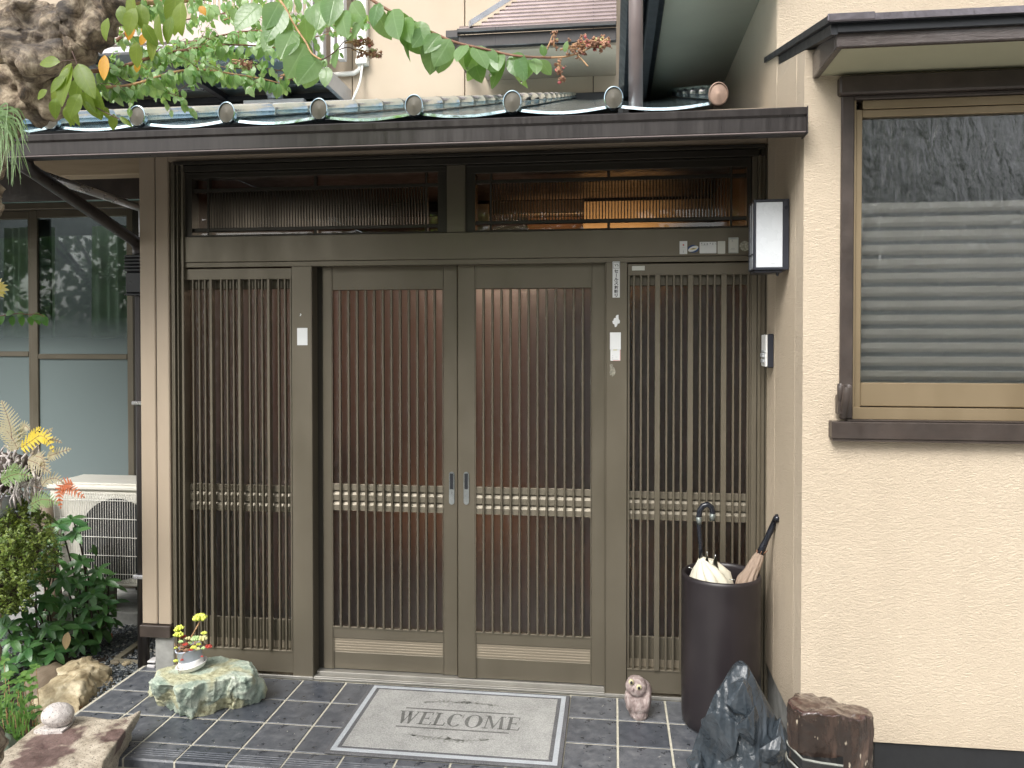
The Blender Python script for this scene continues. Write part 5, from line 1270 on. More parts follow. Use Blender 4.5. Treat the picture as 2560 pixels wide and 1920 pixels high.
pleated(pth, [.016, .021, .024, .026, .034, .036, .028, .01], 9, [.12, .14, .16, .2, .3, .3, .3, .2], 90, 5, .25).build('canopy', M['umb_tan'], u2)
t = MB()
for k in range(7):
    a_ = 2*math.pi*k/7; o_ = Vector((math.cos(a_)*.016, math.sin(a_)*.014, 0)); t.tube([top+o_, top+o_*1.35-tt*.016], [.0022, .0016], 5)
t.build('rib_tips', M['twig'], u2, kind='stuff')
hp = [top+tt*.01, q(1908, 1366, Y2), q(1917, 1347, Y2), q(1928, 1324, Y2-.005), q(1937, 1305, Y2-.015), q(1941, 1296, Y2-.035), q(1943, 1293, Y2-.060), q(1943, 1300, Y2-.080)]
t = MB(); t.tube(hp, [.016, .0140, .0110, .0125, .0130, .0130, .0130, .0125], 14); t.build('handle', M['umb_handle'], u2)
t = MB(); t.tube([top+tt*.045, top+tt*.060], [.0258, .0265], 20, caps=False); t.build('strap', M['umb_tan'], u2)

# ================================================================== OBSIDIAN ROCK
lv = [(1960, 1712, 1975), (1915, 1718, 1970), (1850, 1738, 1966), (1800, 1757, 1950), (1750, 1783, 1918), (1715, 1802, 1900), (1690, 1824, 1886), (1672, 1833, 1876), (1664, 1845, 1866)]
rings = []; NR = 14; rr = random.Random(12); jit = [(rr.uniform(.85, 1.12), rr.uniform(-.1, .1)) for _ in range(NR)]
for i, (py, pl, pr) in enumerate(lv):
    a = PY(pl, py, -.60); b = PY(pr, py, -.60); cxx, hw = (a.x+b.x)/2, (b.x-a.x)/2; dp_ = hw*.78+.005; ring = []
    for k in range(NR):
        an = 2*math.pi*k/NR+jit[k][1]*.4; j_ = jit[k][0] if i < 7 else 1
        c_, s_ = math.cos(an), math.sin(an)
        ring.append(Vector((cxx+hw*c_*(1 if abs(c_) > .9 else j_), -.60+dp_*s_*j_+.03*(i/8), max(a.z, -.0) if i else -.002)))
    rings.append(ring)
ob = thing('obsidian_rock', 'pointed glassy black obsidian boulder in front of the umbrella stand', 'rock', (.45, -.6, 0))
def hullme(pts_):
    bm = bmesh.new(); [bm.verts.new(p) for p in pts_]; r = bmesh.ops.convex_hull(bm, input=bm.verts)
    bmesh.ops.delete(bm, geom=[v for v in bm.verts if not v.link_faces], context='VERTS')
    bmesh.ops.dissolve_limit(bm, angle_limit=math.radians(7), verts=bm.verts, edges=bm.edges)
    bmesh.ops.bevel(bm, geom=bm.edges[:], offset=.0012, segments=1, affect='EDGES')
    me = bpy.data.meshes.new('hull'); bm.to_mesh(me); bm.free(); return me
rr = random.Random(44)
def lump(cx_, cz_, cy_, rx_, rz_, ry_, n=16):
    out = []
    for _ in range(n):
        d = Vector((rr.gauss(0, 1), rr.gauss(0, 1), rr.gauss(0, 1))).normalized(); out.append(Vector((cx_+d.x*rx_*rr.uniform(.8, 1.1), cy_+d.y*ry_*rr.uniform(.8, 1.1), max(-.003, cz_+d.z*rz_*rr.uniform(.8, 1.1)))))
    return out
main = []
for i, rg in enumerate(rings):
    if i == 0: rg = [Vector((p.x, p.y, -.003)) for p in rg]
    for k, p in enumerate(rg):
        if (k+i*2) % 3 == 0 or i in (0, 8): main.append(p)
for (px, py) in ((1785, 1738), (1802, 1712), (1826, 1688), (1843, 1664), (1868, 1664), (1884, 1690), (1902, 1728), (1738, 1850), (1760, 1798), (1722, 1905)): main.append(PY(px, py, -.60))
P_ = lambda px, py, Y: PY(px, py, Y)
parts_ = [hullme(main)]
a = P_(1945, 1830, -.62); parts_.append(hullme(lump(a.x, a.z-.02, a.y, .035, .075, .09)))
a = P_(1925, 1870, -.68); parts_.append(hullme(lump(a.x, a.z, a.y, .055, .07, .06)))
a = P_(1800, 1840, -.70); parts_.append(hullme(lump(a.x, a.z, a.y, .075, .10, .055)))
a = P_(1850, 1745, -.655); parts_.append(hullme(lump(a.x, a.z, a.y, .050, .085, .045)))
a = P_(1870, 1810, -.70); parts_.append(hullme(lump(a.x, a.z, a.y, .055, .075, .045)))
a = P_(1745, 1900, -.64); parts_.append(hullme(lump(a.x, a.z-.02, a.y, .045, .07, .06)))
me = parts_[0]
for k, o2 in enumerate(parts_[1:]):
    ob2 = bpy.data.objects.new('tmpb', o2); COL.objects.link(ob2)
    me = evalmesh(me, 'rock', [('BOOLEAN', dict(object=ob2, operation='UNION', solver='EXACT'))]); bpy.data.objects.remove(ob2)
me.materials.clear(); me.materials.append(M['obsidian'])
link('rock', me, ob)

# ================================================================== PETRIFIED WOOD STUMP AND SLATE PLATES
st = thing('petrified_stump', 'glossy brown petrified wood stump in front of the wing wall at the right', 'stump', (.66, -1.0, -.17))
tp = [(1967, 1750, -1.03), (1984, 1770, -1.075), (2003, 1783, -1.10), (2040, 1781, -1.11), (2070, 1785, -1.105), (2100, 1790, -1.10), (2145, 1796, -1.08), (2168, 1790, -1.06), (2183, 1787, -1.03), (2176, 1772, -.985), (2140, 1760, -.955), (2100, 1752, -.93), (2066, 1736, -.905), (2044, 1741, -.91), (2028, 1730, -.90), (1993, 1729, -.94), (1976, 1740, -.99)]
top = [PY(a, b, c) for a, b, c in tp]; cen = sum(top, Vector())/len(top)
def shr(ring, z, s): return [Vector((cen.x+(p.x-cen.x)*s, cen.y+(p.y-cen.y)*s, z)) for p in ring]
rings = [shr(top, -.17, 1.04), shr(top, .0, 1.03), shr(top, .15, 1.0), shr(top, .28, .99), [Vector((p.x, p.y, p.z-.05)) for p in shr(top, 0, 1.01)] if False else [Vector((cen.x+(p.x-cen.x)*1.0, cen.y+(p.y-cen.y)*1.0, p.z-.05)) for p in top], [Vector((cen.x+(p.x-cen.x)*1.0, cen.y+(p.y-cen.y)*1.0, p.z-.008)) for p in top], [Vector((cen.x+(p.x-cen.x)*.95, cen.y+(p.y-cen.y)*.95, p.z)) for p in top], [Vector((cen.x+(p.x-cen.x)*.5, cen.y+(p.y-cen.y)*.5, p.z*.6+cen.z*.4)) for p in top]]
def fn_st(p, n):
    if n.z > .6: return .006*fr(p, 22)-.004*max(0, rd(p, 14)-.3)
    g_ = Vector((p.x*26, p.y*26, p.z*3.2)); return .0065*noise.fractal(g_, .9, 2, 5)+.002*fr(p, 60)
o = remeshed(loft(rings), 'trunk', [M['stump'], M['stump_top']], .0055, fn_st, True, st)
for p in o.data.polygons:
    if p.normal.z > .45 and p.center.z > .33: p.material_index = 1
sp_ = thing('slate_plates', 'two stepped black slate plates with pale edges at the foot of the brown stump', 'slate', (.56, -1.1, .2))
for k, (dz, pts_) in enumerate(((0, [(1966, 1853), (1970, 1862), (2006, 1899), (2050, 1908), (2108, 1916)]), (-.035, [(1966, 1888), (1969, 1898), (1998, 1926), (2050, 1952), (2110, 1962)]))):
    z_ = PY(2006, 1899, -1.128).z+dz; fr_ = [PZ(a, b, z_) for a, b in pts_]
    poly = [(p.x, p.y) for p in fr_]+[(.70, -.98), (.56, -.96)]
    t = MB(); t.prism(poly, 'z', z_-.030, z_-.001); pl8 = t.build('slate_plate', M['slab_black'], sp_)
    t = MB()
    for a_, b_ in zip(fr_[:-1], fr_[1:]):
        inn = Vector((.0, .007, 0)); t.add([a_, b_, b_+inn+Vector((.003, 0, .001)), a_+inn+Vector((.003, 0, .001)), a_-Vector((0, 0, .004)), b_-Vector((0, 0, .004))], [(0, 1, 2, 3), (4, 5, 1, 0)])
    t.build('pale_edge', M['slab_edge'], pl8)

# ================================================================== GREEN STONE, POT AND SUCCULENTS
bt = [(384, 1742), (400, 1765), (428, 1771), (447, 1795), (480, 1799), (515, 1791), (560, 1771), (605, 1772), (640, 1752), (650, 1724), (632, 1705), (580, 1692), (520, 1690), (450, 1695), (410, 1705), (388, 1720)]
tp = [(383, 1700), (397, 1714), (427, 1714), (450, 1724), (477, 1721), (512, 1706), (562, 1698), (600, 1692), (628, 1692), (636, 1672), (622, 1652), (590, 1648), (553, 1639), (500, 1648), (440, 1662), (395, 1674)]
r0 = [PZ(a, b, -.002) for a, b in bt]; r2 = [PZ(a, b, .150) for a, b in tp]; cg = sum(r2, Vector())/16
mid = [a.lerp(b, .5)+(a-Vector((cg.x, cg.y, a.z)))*.035 for a, b in zip(r0, r2)]
r1 = [a.lerp(b, .85)+(a-Vector((cg.x, cg.y, a.z)))*.02 for a, b in zip(r0, r2)]
r3 = [Vector((cg.x+(p.x-cg.x)*.96, cg.y+(p.y-cg.y)*.96, .152)) for p in r2]; r4 = [Vector((cg.x+(p.x-cg.x)*.5, cg.y+(p.y-cg.y)*.5, .152)) for p in r2]
gs = thing('green_stone', 'flat topped pale green stone on the porch tiles carrying a flower pot', 'stone', (-1.78, -.3, 0))
lm = loft([r0, mid, r1, r2, r3, r4]); kn = PZ(632, 1722, .05); ico(lm, kn, (.055, .05, .055))
def fn_gs(p, n):
    k_ = 1.0 if n.z < .6 else .22
    g_ = Vector((p.x*1.0, p.y*1.0, p.z*.55))
    return k_*(facet(g_, 11, .020, 2)+facet(Vector((p.x, p.y, p.z*.4)), 24, .009, 6)+.004*rd(Vector((p.x, p.y, p.z*.5)), 34)-.008*max(0, rd(Vector((p.x, p.y, p.z*.45)), 12)-.8))+.0016*fr(p, 40)
remeshed(lm, 'stone', M['green_stone'], .0042, fn_gs, True, gs)
def bake(mb, M4): mb.v = [tuple(M4@Vector(v)) for v in mb.v]; return mb
pc = PZ(481, 1668, .157); PM = Matrix.Translation((pc.x, pc.y, .156))@Matrix.Rotation(math.radians(-9), 4, 'Y')@Matrix.Rotation(math.radians(4), 4, 'X')
pt = thing('flower_pot', 'small bluish grey flower pot in a white saucer on the green stone', 'flower pot', pc)
bake(MB().lathe([(.03, .006), (.042, .007), (.0475, .015), (.052, .085), (.055, .088), (.055, .092), (.050, .092), (.048, .080), (.01, .078)], (0, 0, 0), 40), PM).build('pot', M['pot'], pt)
bake(MB().lathe([(.035, 0), (.050, 0), (.058, .008), (.064, .020), (.066, .021), (.063, .0225), (.056, .010), (.048, .004), (.01, .004)], (0, 0, 0), 40), PM).build('saucer', M['saucer'], pt)
bake(MB().lathe([(.0485, .012), (.0495, .013), (.0515, .040), (.0505, .041)], (0, 0, 0), 40), PM).build('white_band', M['saucer'], pt)
bake(MB().lathe([(.01, .079), (.049, .081), (.030, .084)], (0, 0, 0), 24), PM).build('potting_soil', M['soil'], pt)
su = thing('succulent', 'yellow green and red succulents sprawling from the little pot on the stone', 'succulent', pc+Vector((0, 0, .09)))
YP = pc.y
def rosette(name, px, py, r, mat, n=9, Y=YP-.01, elong=1.0, seed=0, lay=2):
    rr = random.Random(seed*7+1); c = PY(px, py, Y); m = MB()
    for L in range(lay):
        for k in range(n-2*L):
            a = 2*math.pi*k/(n-2*L)+L*.4+rr.uniform(-.15, .15); el = .35+.5*L+rr.uniform(-.1, .1)
            d = Vector((math.cos(a)*math.cos(el), math.sin(a)*math.cos(el), math.sin(el)*elong)); p = c+d*r*.55*(1-.15*L); b_ = len(m.v)
            ico(m, p, (r*.42, r*.17, r*.24), (0, 0, 0), 2)
            qd = Vector((1, 0, 0)).rotation_difference(d).to_matrix()
            for i_ in range(b_, len(m.v)): m.v[i_] = tuple(p+qd@(Vector(m.v[i_])-p))
    return m.build(name, mat, su)
for i, (px, py, r, mt, n, Yo) in enumerate(((500, 1549, .024, 'succ_yellow', 10, -.01), (449, 1573, .016, 'succ_yellow', 8, -.01), (441, 1577, .010, 'succ_yellow', 7, -.02), (446, 1590, .017, 'succ_yellow', 9, -.03), (489, 1600, .016, 'succ_green', 10, -.04),
        (507, 1600, .018, 'succ_pale', 7, -.03), (510, 1585, .011, 'succ_yellow', 7, -.02), (521, 1619, .013, 'succ_red', 8, -.02), (459, 1593, .009, 'succ_red', 7, 0), (484, 1621, .011, 'succ_yellow', 8, -.05), (440, 1621, .007, 'succ_yellow', 6, -.02), (439, 1654, .009, 'succ_yellow', 6, -.04),
        (463, 1613, .010, 'succ_red', 7, -.04), (475, 1610, .010, 'succ_green', 7, -.02), (497, 1612, .009, 'succ_yellow', 7, -.04), (455, 1620, .008, 'dry', 7, -.05), (455, 1651, .006, 'succ_red', 6, -.06), (505, 1642, .005, 'succ_red', 5, -.06), (470, 1598, .010, 'succ_pale', 8, -.03), (494, 1624, .009, 'succ_pale', 7, -.05), (452, 1606, .009, 'succ_green', 7, -.05), (478, 1626, .008, 'succ_red', 7, -.06), (464, 1628, .008, 'dry', 7, -.06), (508, 1622, .008, 'succ_green', 7, -.05))):
    rosette('rosette', px, py, r*1.45, M[mt], n, YP+Yo, 1, i)
t = MB(); rr = random.Random(8); bc = PM@Vector((0, 0, .082))
for (px, py, r_) in ((500, 1553, .0032), (507, 1602, .002), (489, 1602, .002), (447, 1592, .002), (449, 1575, .0015), (520, 1619, .0012), (459, 1594, .0012)):
    e_ = PY(px, py, YP-.015); s_ = bc+Vector((rr.uniform(-.03, .03), rr.uniform(-.02, .02), 0)); mdl = s_.lerp(e_, .5)+Vector((rr.uniform(-.008, .008), 0, rr.uniform(-.012, .0)))
    t.tube([s_, mdl, e_], [r_*1.2, r_, r_*.8], 6)
for k in range(60):
    s_ = bc+Vector((rr.uniform(-.045, .045), rr.uniform(-.03, .03), 0)); e_ = s_+Vector((rr.uniform(-.03, .03), rr.uniform(-.02, .01), rr.uniform(.005, .045))); t.tube([s_, s_.lerp(e_, .5)+Vector((rr.uniform(-.01, .01), 0, .004)), e_], .0008, 4)
for pp_ in ([(452, 1622), (444, 1632), (440, 1650), (444, 1668), (448, 1685)], [(470, 1625), (460, 1634), (451, 1650), (456, 1672), (447, 1690)]):
    t.tube([PY(a, b, YP-.06) for a, b in pp_], .0009, 4)
t.build('stems', M['twig_pale'], su, kind='stuff')

# ================================================================== BOULDERS
def dome(name, label, mat, base, z0, h, fn, vox=.007, prof=((1, 0), (1.02, .3), (.93, .62), (.72, .86), (.4, .98)), shift=(0, 0), group=None, cat='boulder'):
    c = sum((Vector((p[0], p[1], 0)) for p in base), Vector())/len(base); rings = []
    for s, f in prof: rings.append([Vector((c.x+(p[0]-c.x)*s+shift[0]*f, c.y+(p[1]-c.y)*s+shift[1]*f, z0+h*f)) for p in base])
    o = remeshed(loft(rings), name, mat, vox, fn); return tag(o, label, cat, group)
fn_y = lambda p, n: .012*fr(p, 7)+facet(p, 9, .020, 3)+facet(p, 22, .006, 8)+.003*rd(Vector((p.x*.6, p.y, p.z*2)), 16)+.0015*fr(p, 50)
base = [PZ(a, b, -.06) for a, b in ((70, 1790), (108, 1822), (150, 1828), (190, 1828), (210, 1796), (240, 1758), (284, 1727), (262, 1705), (225, 1695), (165, 1705), (105, 1735))]
dome('yellow_boulder', 'ochre yellow wrinkled boulder beside the tiles at the lower left', M['yellow_stone'], base, -.07, .128, fn_y, .006, ((1, 0), (.98, .3), (.84, .66), (.55, .92), (.25, 1.0)), (-.02, .07))
base = [PZ(a, b, -.05) for a, b in ((60, 1770), (110, 1775), (170, 1740), (190, 1705), (150, 1685), (90, 1700), (60, 1730))]
dome('brown_boulder', 'smooth dull brown boulder behind the ochre one under the shrub', M['brown_stone'], base, -.07, .12, lambda p, n: .008*fr(p, 7)+.002*fr(p, 30), .008)
base = [Vector((-2.36+.15*math.cos(a*.5236), -.98+.16*math.sin(a*.5236), 0)) for a in range(12)]
base = [PZ(33, 1905, -.02)+Vector((-.11+.115*math.cos(a*.5236), .0+.11*math.sin(a*.5236), 0)) for a in range(12)]
dome('grey_green_boulder', 'rounded grey green boulder at the very lower left edge', M['corner_stone'], base, -.08, .15, lambda p, n: .005*fr(p, 8)+.001*fr(p, 40), .007)
# granite slab with the cobble on it
gsl = thing('granite_slab', 'large speckled granite slab with a pointed corner overlapping the tiles at lower left', 'stone slab', (-1.95, -.9, 0))
ol = [(352, 1774), (326, 1790), (300, 1797), (262, 1796), (230, 1791), (200, 1789), (172, 1793), (120, 1799), (92, 1812), (62, 1838), (25, 1868), (-30, 1898), (-80, 1950), (-60, 2010), (90, 2030), (235, 2010), (252, 1945), (262, 1900), (278, 1872), (300, 1845), (322, 1815)]
ZS = .10; tpr = [PZ(a, b, ZS) for a, b in ol]; cs = sum(tpr, Vector())/len(tpr)
sc_ = lambda ring, s, z: [Vector((cs.x+(p.x-cs.x)*s, cs.y+(p.y-cs.y)*s, z)) for p in ring]
lm = loft([sc_(tpr, .80, -.06), sc_(tpr, .88, .03), sc_(tpr, .97, .066), sc_(tpr, 1.0, .092), sc_(tpr, .99, ZS), sc_(tpr, .6, ZS+.004)])
remeshed(lm, 'slab', M['granite'], .0065, lambda p, n: .006*fr(p, 8)+.0014*fr(p, 45)+(.005*(noise.noise(p*9)) if n.z < .5 else 0), True, gsl)
c = PZ(138, 1822, ZS+.004); m = MB(); ico(m, (c.x, c.y+.015, ZS+.050), (.056, .050, .043), (0, .06, .3), 5)
o = m.build('granite_cobble', M['granite_ball']); rockify(o.data, lambda p, n: .0035*fr(p, 14)+.0006*fr(p, 90)); tag(o, 'egg shaped pale speckled granite cobble resting on the granite slab', 'cobble')
pl_ = [PZ(a, b, ZS+.006) for a, b in ((84, 1830), (110, 1818), (130, 1806), (165, 1800), (188, 1796), (180, 1810), (168, 1822), (155, 1832), (120, 1834))]
t = MB(); t.prism([(p.x, p.y) for p in pl_], 'z', ZS, ZS+.012); tag(t.build('stone_chip', M['granite_ball']), 'flat pale stone chip under the granite cobble', 'stone')
for i, (px, py, r, lb, mt) in enumerate(((289, 1656, .022, 'angular grey brown pebble lying on the gravel by the wooden frame', 'brown_pebble'), (317, 1659, .022, 'oval tan pebble lying on the gravel by the wooden frame', 'yellow_stone'))):
    c = PZ(px, py, -.035); m = MB(); ico(m, c, (r, r*.7, r*.55), (0, 0, i), 3); o = m.build('pebble', M[mt]); rockify(o.data, lambda p, n: .003*fr(p, 30)); tag(o, lb, 'pebble', 'pebbles on the gravel')
c0_, c1_ = PZ(368, 1668, 0), PZ(386, 1668, 0)
wb = thing('wall_bracket', 'small white slotted bracket on the tiles left of the concrete pier', 'bracket', c0_)
slab('bracket_plate', M['white_frame'], c0_.x, c0_.x+.04, c0_.y-.005, c0_.y+.05, .001, .012, parent=wb, c=.001)
slab('bracket_plate', M['white_frame'], c0_.x, c0_.x+.04, c0_.y+.0, c0_.y+.05, .022, .030, parent=wb, c=.001)
slab('bracket_web', M['black_gap'], c0_.x+.003, c0_.x+.038, c0_.y+.004, c0_.y+.05, .0122, .0218, parent=wb)

gr = MB(); rr = random.Random(31)
for _ in range(150):
    x_ = rr.uniform(-2.2, .6); y_ = rr.uniform(-.74, -.03)
    if mx0-.01 < x_ < mx1+.01 and my0 < y_ < my1: continue
    chip(gr, Vector((x_, y_, .001)), rr.choice([.0012, .0016, .002, .003]), rr)
tag(gr.build('grit', M['grit'], None, kind='stuff'), 'pale grit and sand grains scattered on the porch tiles', 'grit')

# ================================================================== FOLIAGE
def leafgeo(L, Wd, fold=.25, curl=.25, nu=6, tip=.35, base=.0, wave=0.0):
    """leaf along +x, normal +z; 3 points across so that it folds along the midrib"""
    vs = []; uvs = []
    for i in range(nu+1):
        u = i/nu; w = Wd*.5*(math.sin(math.pi*min(1, u**(.8+tip*.2)))**(.75))*(1-.25*u*tip) if 0 < u < 1 else 0
        if u == 0: w = Wd*.03
        z = -curl*L*u*u
        x = L*u*(1-.15*curl*u)
        for s in (-1, 0, 1):
            vs.append(Vector((x, s*w, z+(abs(s)*w*fold)+wave*math.sin(u*9+s)*w))); uvs.append((u, .5+.5*s*(w/(Wd*.5+1e-9))))
    fs = []
    for i in range(nu):
        a = i*3; fs += [(a, a+3, a+4, a+1), (a+1, a+4, a+5, a+2)]
    return vs, fs, uvs
def leafmesh(name, mat, *a, **k):
    m = MB(); v, f, uv = leafgeo(*a, **k); m.add(v, f, 0, True, uv); return m.mesh(name, mat)
def frame3(d, up):
    x = d.normalized(); y = up.cross(x)
    if y.length < 1e-4: y = Vector((0, 1, 0)).cross(x)
    y.normalize(); z = x.cross(y); return Matrix((x, y, z)).transposed()
def addleaf(m, geo, p, R, s=1.0):
    v, f, uv = geo; m.add([p+R@(q_*s) for q_ in v], f, 0, True, uv)
def putleaf(me, parent, p, R, s=1.0, label=None, name='leaf'):
    o = link(name, me, parent, p, R.to_euler(), (s, s, s))
    if label: o['label'] = label
    return o
def path_at(pts_, t):
    n = len(pts_)-1; k = min(n-1, int(t*n)); f = t*n-k; return pts_[k].lerp(pts_[k+1], f), (pts_[k+1]-pts_[k]).normalized()
def smooth(pts_, n=4):
    out = []; N = len(pts_)
    for i in range(N-1):
        p0, p1, p2, p3 = pts_[max(0, i-1)], pts_[i], pts_[i+1], pts_[min(N-1, i+2)]
        for k in range(n):
            t = k/n; out.append(.5*((2*p1)+(p2-p0)*t+(2*p0-5*p1+4*p2-p3)*t*t+(3*p1-p0-3*p2+p3)*t**3))
    return out+[pts_[-1]]
rr = random.Random(21)
# ------------------------------------------------------------------ crape myrtle
YT = -1.75
tree = thing('crape_myrtle', 'crape myrtle with a gnarled burled trunk and long leafy branches reaching over the canopy roof', 'tree', (-1.65, YT, -.17))
m = MB()
T_ = lambda px, py, Y=YT: PY(px, py, Y)
for px, py, r, dy in ((60, 60, .062, 0), (120, 120, .07, .02), (170, 70, .055, .03), (215, 60, .045, 0), (235, 25, .036, 0), (70, 145, .05, -.03), (105, 150, .035, -.05), (30, 110, .06, 0), (20, 20, .05, .02),
                      (150, 150, .04, .0), (60, 215, .06, .03), (120, 225, .055, .02), (20, 200, .07, .04), (170, 195, .032, .05), (80, 255, .042, .04), (-30, 160, .10, .05), (-60, 60, .09, .04), (-60, 260, .10, .06), (190, 120, .035, .02), (0, 240, .06, .05)):
    c = T_(px, py, YT+dy); ico(m, c, (r*rr.uniform(.85, 1.15), r*rr.uniform(.8, 1.1), r*rr.uniform(.75, 1.05)), (rr.uniform(0, 3), rr.uniform(0, 3), 0), 3)
tb = [T_(-70, 250, YT+.06), T_(-120, 420, YT+.08), T_(-150, 700, YT+.05), T_(-160, 1100, YT), T_(-150, 1500, YT)]; tb.append(Vector((tb[-1].x, tb[-1].y, -.18)))
m.tube(tb, [.10, .09, .085, .085, .10, .13], 16)
m.tube([T_(190, 60), T_(240, 35), T_(275, 15), T_(310, 3), T_(340, -15)], [.045, .035, .026, .020, .018], 10)
def fn_bark(p, n): return .020*fr(p, 12, 6)+.014*rd(p, 20)+.006*rd(p, 44)-.05*max(0, noise.noise(p*15)-.22)
remeshed(m, 'trunk', M['bark'], .0062, fn_bark, True, tree)
LM = [leafmesh('leaf', M['myrtle'], .052, .036, .22, .22, 7), leafmesh('leaf', M['myrtle'], .050, .037, -.12, .35, 7, wave=.08), leafmesh('leaf', M['myrtle'], .056, .038, .10, .12, 7)]
LMB = leafmesh('leaf', M['myrtle'], .078, .052, .12, .18, 9)
LS = [leafmesh('leaf', M['myrtle_small'], .036, .023, .3, .3, 5), leafmesh('leaf', M['myrtle_small'], .034, .024, -.15, .4, 5)]
LSg = [leafgeo(.030, .019, .3, .3, 4), leafgeo(.026, .018, -.2, .45, 4)]
nleaf = 0
def branch(pxs, Y0, Y1, r0, r1, mat, name='branch'):
    pts_ = smooth([PY(a, b, Y0+(Y1-Y0)*i/(len(pxs)-1)) for i, (a, b) in enumerate(pxs)], 4)
    t = MB(); t.tube(pts_, [r0+(r1-r0)*i/(len(pts_)-1) for i in range(len(pts_))], 8); t.build(name, mat, tree); return pts_
DN = Vector((0, 0, -1))
def hangleaf(p, tan, side, me, s, parent=tree, down=1.0, label=None, towards=.0):
    """side: +1 leaf on the camera side, -1 on the far side"""
    d = (DN*down+Vector((0, -side*.45, 0))+tan*rr.uniform(-.45, .45)+Vector((rr.uniform(-.45, .45), 0, rr.uniform(-.1, .25)))).normalized()
    up_ = Vector((rr.uniform(-.9, .9), -1 if side > 0 else -.8, .35)).normalized()
    return putleaf(me, parent, p+Vector((0, -side*.004, -.003)), frame3(d, up_), s, label)
# near branch drooping across the middle
nb = branch([(905, -20), (942, 8), (991, 37), (1016, 53), (1052, 71), (1081, 81), (1113, 96), (1146, 108), (1190, 118), (1227, 126), (1268, 136), (1296, 140), (1337, 143), (1378, 144)], -1.98, -2.02, .0030, .0022, M['twig'])
for k, (px, py) in enumerate(((935, 5), (968, 22), (1000, 42), (1022, 55), (1050, 70), (1085, 84), (1112, 96), (1150, 108), (1170, 113), (1200, 122), (1228, 126), (1262, 134), (1290, 139), (1322, 143), (1350, 144))):
    p = PY(px, py, -2.0)
    hangleaf(p, RT, -1, LM[k % 3], rr.uniform(1.05, 1.5)*(1 if k < 13 else .45))
    if k < 14: hangleaf(p+RT*.012, RT, 1, LM[(k+1) % 3], rr.uniform(.85, 1.35)*(1 if k < 13 else .6), down=.9)
    nleaf += 2
for px, py in ((915, 60), (880, 30), (840, 10), (858, 50), (815, 25)):
    hangleaf(PY(px, py-25, -1.95), RT, 1, LMB, rr.uniform(.7, .95)); nleaf += 1
# pieces of dried inflorescence
def panicle(p, dirv, L, n, seed, parent=tree):
    r_ = random.Random(seed); t = MB(); f = MB(); g_ = MB(); axis = dirv.normalized(); pts_ = [p+axis*L*k/5+Vector((0, 0, .004*math.sin(k))) for k in range(6)]
    t.tube(pts_, [.0018, .0017, .0015, .0013, .0011, .0008], 6)
    for k in range(n):
        u = r_.uniform(.15, 1); q0 = p+axis*L*u; d = (axis*.5+Vector((r_.uniform(-1, 1), r_.uniform(-1, 1), r_.uniform(-.8, 1)))).normalized()*L*r_.uniform(.12, .34)*(1.2-u*.6); q1 = q0+d*.6+Vector((0, 0, .003)); q2 = q0+d
        t.tube([q0, q1, q2], [.0010, .0008, .0006], 5)
        b = f if r_.random() < .75 else g_
        ico(b, q2, tuple(r_.uniform(.0016, .0048) for _ in range(3)), (r_.uniform(0, 3), r_.uniform(0, 3), 0), 1)
        for _ in range(3): ico(f, q2+Vector((r_.uniform(-1, 1), r_.uniform(-1, 1), r_.uniform(-1, 1)))*.004, (r_.uniform(.001, .003), .0012, r_.uniform(.001, .0025)), (r_.uniform(0, 3), 1, 0), 1)
    t.build('panicle_stem', M['twig_pale'], parent, kind='stuff'); f.build('dried_flowers', M['dry'], parent, kind='stuff')
    if g_.v: g_.build('seed_capsules', M['berry'] if seed % 2 else M['berry_red'], parent, kind='stuff')
e0 = PY(1378, 144, -2.02)
branch([(1378, 144), (1418, 141), (1459, 127), (1490, 112), (1516, 98)], -2.02, -2.0, .0020, .0010, M['twig_pale'], 'twig')
branch([(1358, 143), (1368, 122), (1376, 103), (1381, 88)], -2.02, -2.02, .0019, .0012, M['twig_pale'], 'twig')
branch([(1440, 134), (1456, 150), (1470, 166)], -2.01, -2.02, .0012, .0016, M['twig_pale'], 'twig')
branch([(1404, 142), (1400, 165), (1402, 190)], -2.01, -2.02, .0010, .0005, M['twig_pale'], 'twig')
panicle(PY(1385, 118, -2.02), PY(1385, 85, -2.02)-PY(1385, 118, -2.02), .03, 9, 3)
panicle(PY(1400, 125, -2.01), RT+Vector((0, 0, .15)), .075, 44, 2); panicle(PY(1430, 112, -2.0), RT+Vector((0, 0, .1)), .07, 30, 5); panicle(PY(1395, 150, -2.02), Vector((.2, 0, -1)), .04, 16, 4); panicle(PY(1495, 112, -2.0), RT, .022, 14, 6)
hangleaf(PY(1362, 138, -2.03), RT, 1, LM[0], .42, down=-1); hangleaf(PY(1412, 128, -2.03), RT, 1, LM[1], .4, down=-.8); nleaf += 2
# second big-leaved branch
b2_ = branch([(690, -15), (699, 0), (713, 18), (728, 49), (746, 78), (766, 108), (780, 134), (804, 150)], -1.9, -1.95, .0026, .0018, M['twig_pale'])
for px, py, s, sd in ((765, 108, 1.15, 1), (735, 75, 1.0, 1), (712, 20, 1.1, 1), (750, 85, .9, -1), (800, 140, 1.0, 1), (783, 140, .95, -1), (722, 40, .9, -1), (700, 5, .9, 1), (775, 15, .8, 1), (760, 40, .7, -1), (655, 10, 1.05, 1), (678, 40, .8, -1), (690, 70, .75, 1), (820, 165, .6, 1), (845, 120, .6, 1)):
    o = hangleaf(PY(px, py, -1.93), RT, sd, LMB, s*.98); nleaf += 1
branch([(804, 150), (825, 138), (845, 122), (858, 106), (872, 100)], -1.95, -1.92, .0014, .0008, M['dark_twig'], 'twig'); branch([(840, 128), (870, 118), (895, 130), (920, 139)], -1.93, -1.92, .0012, .0007, M['dark_twig'], 'twig')
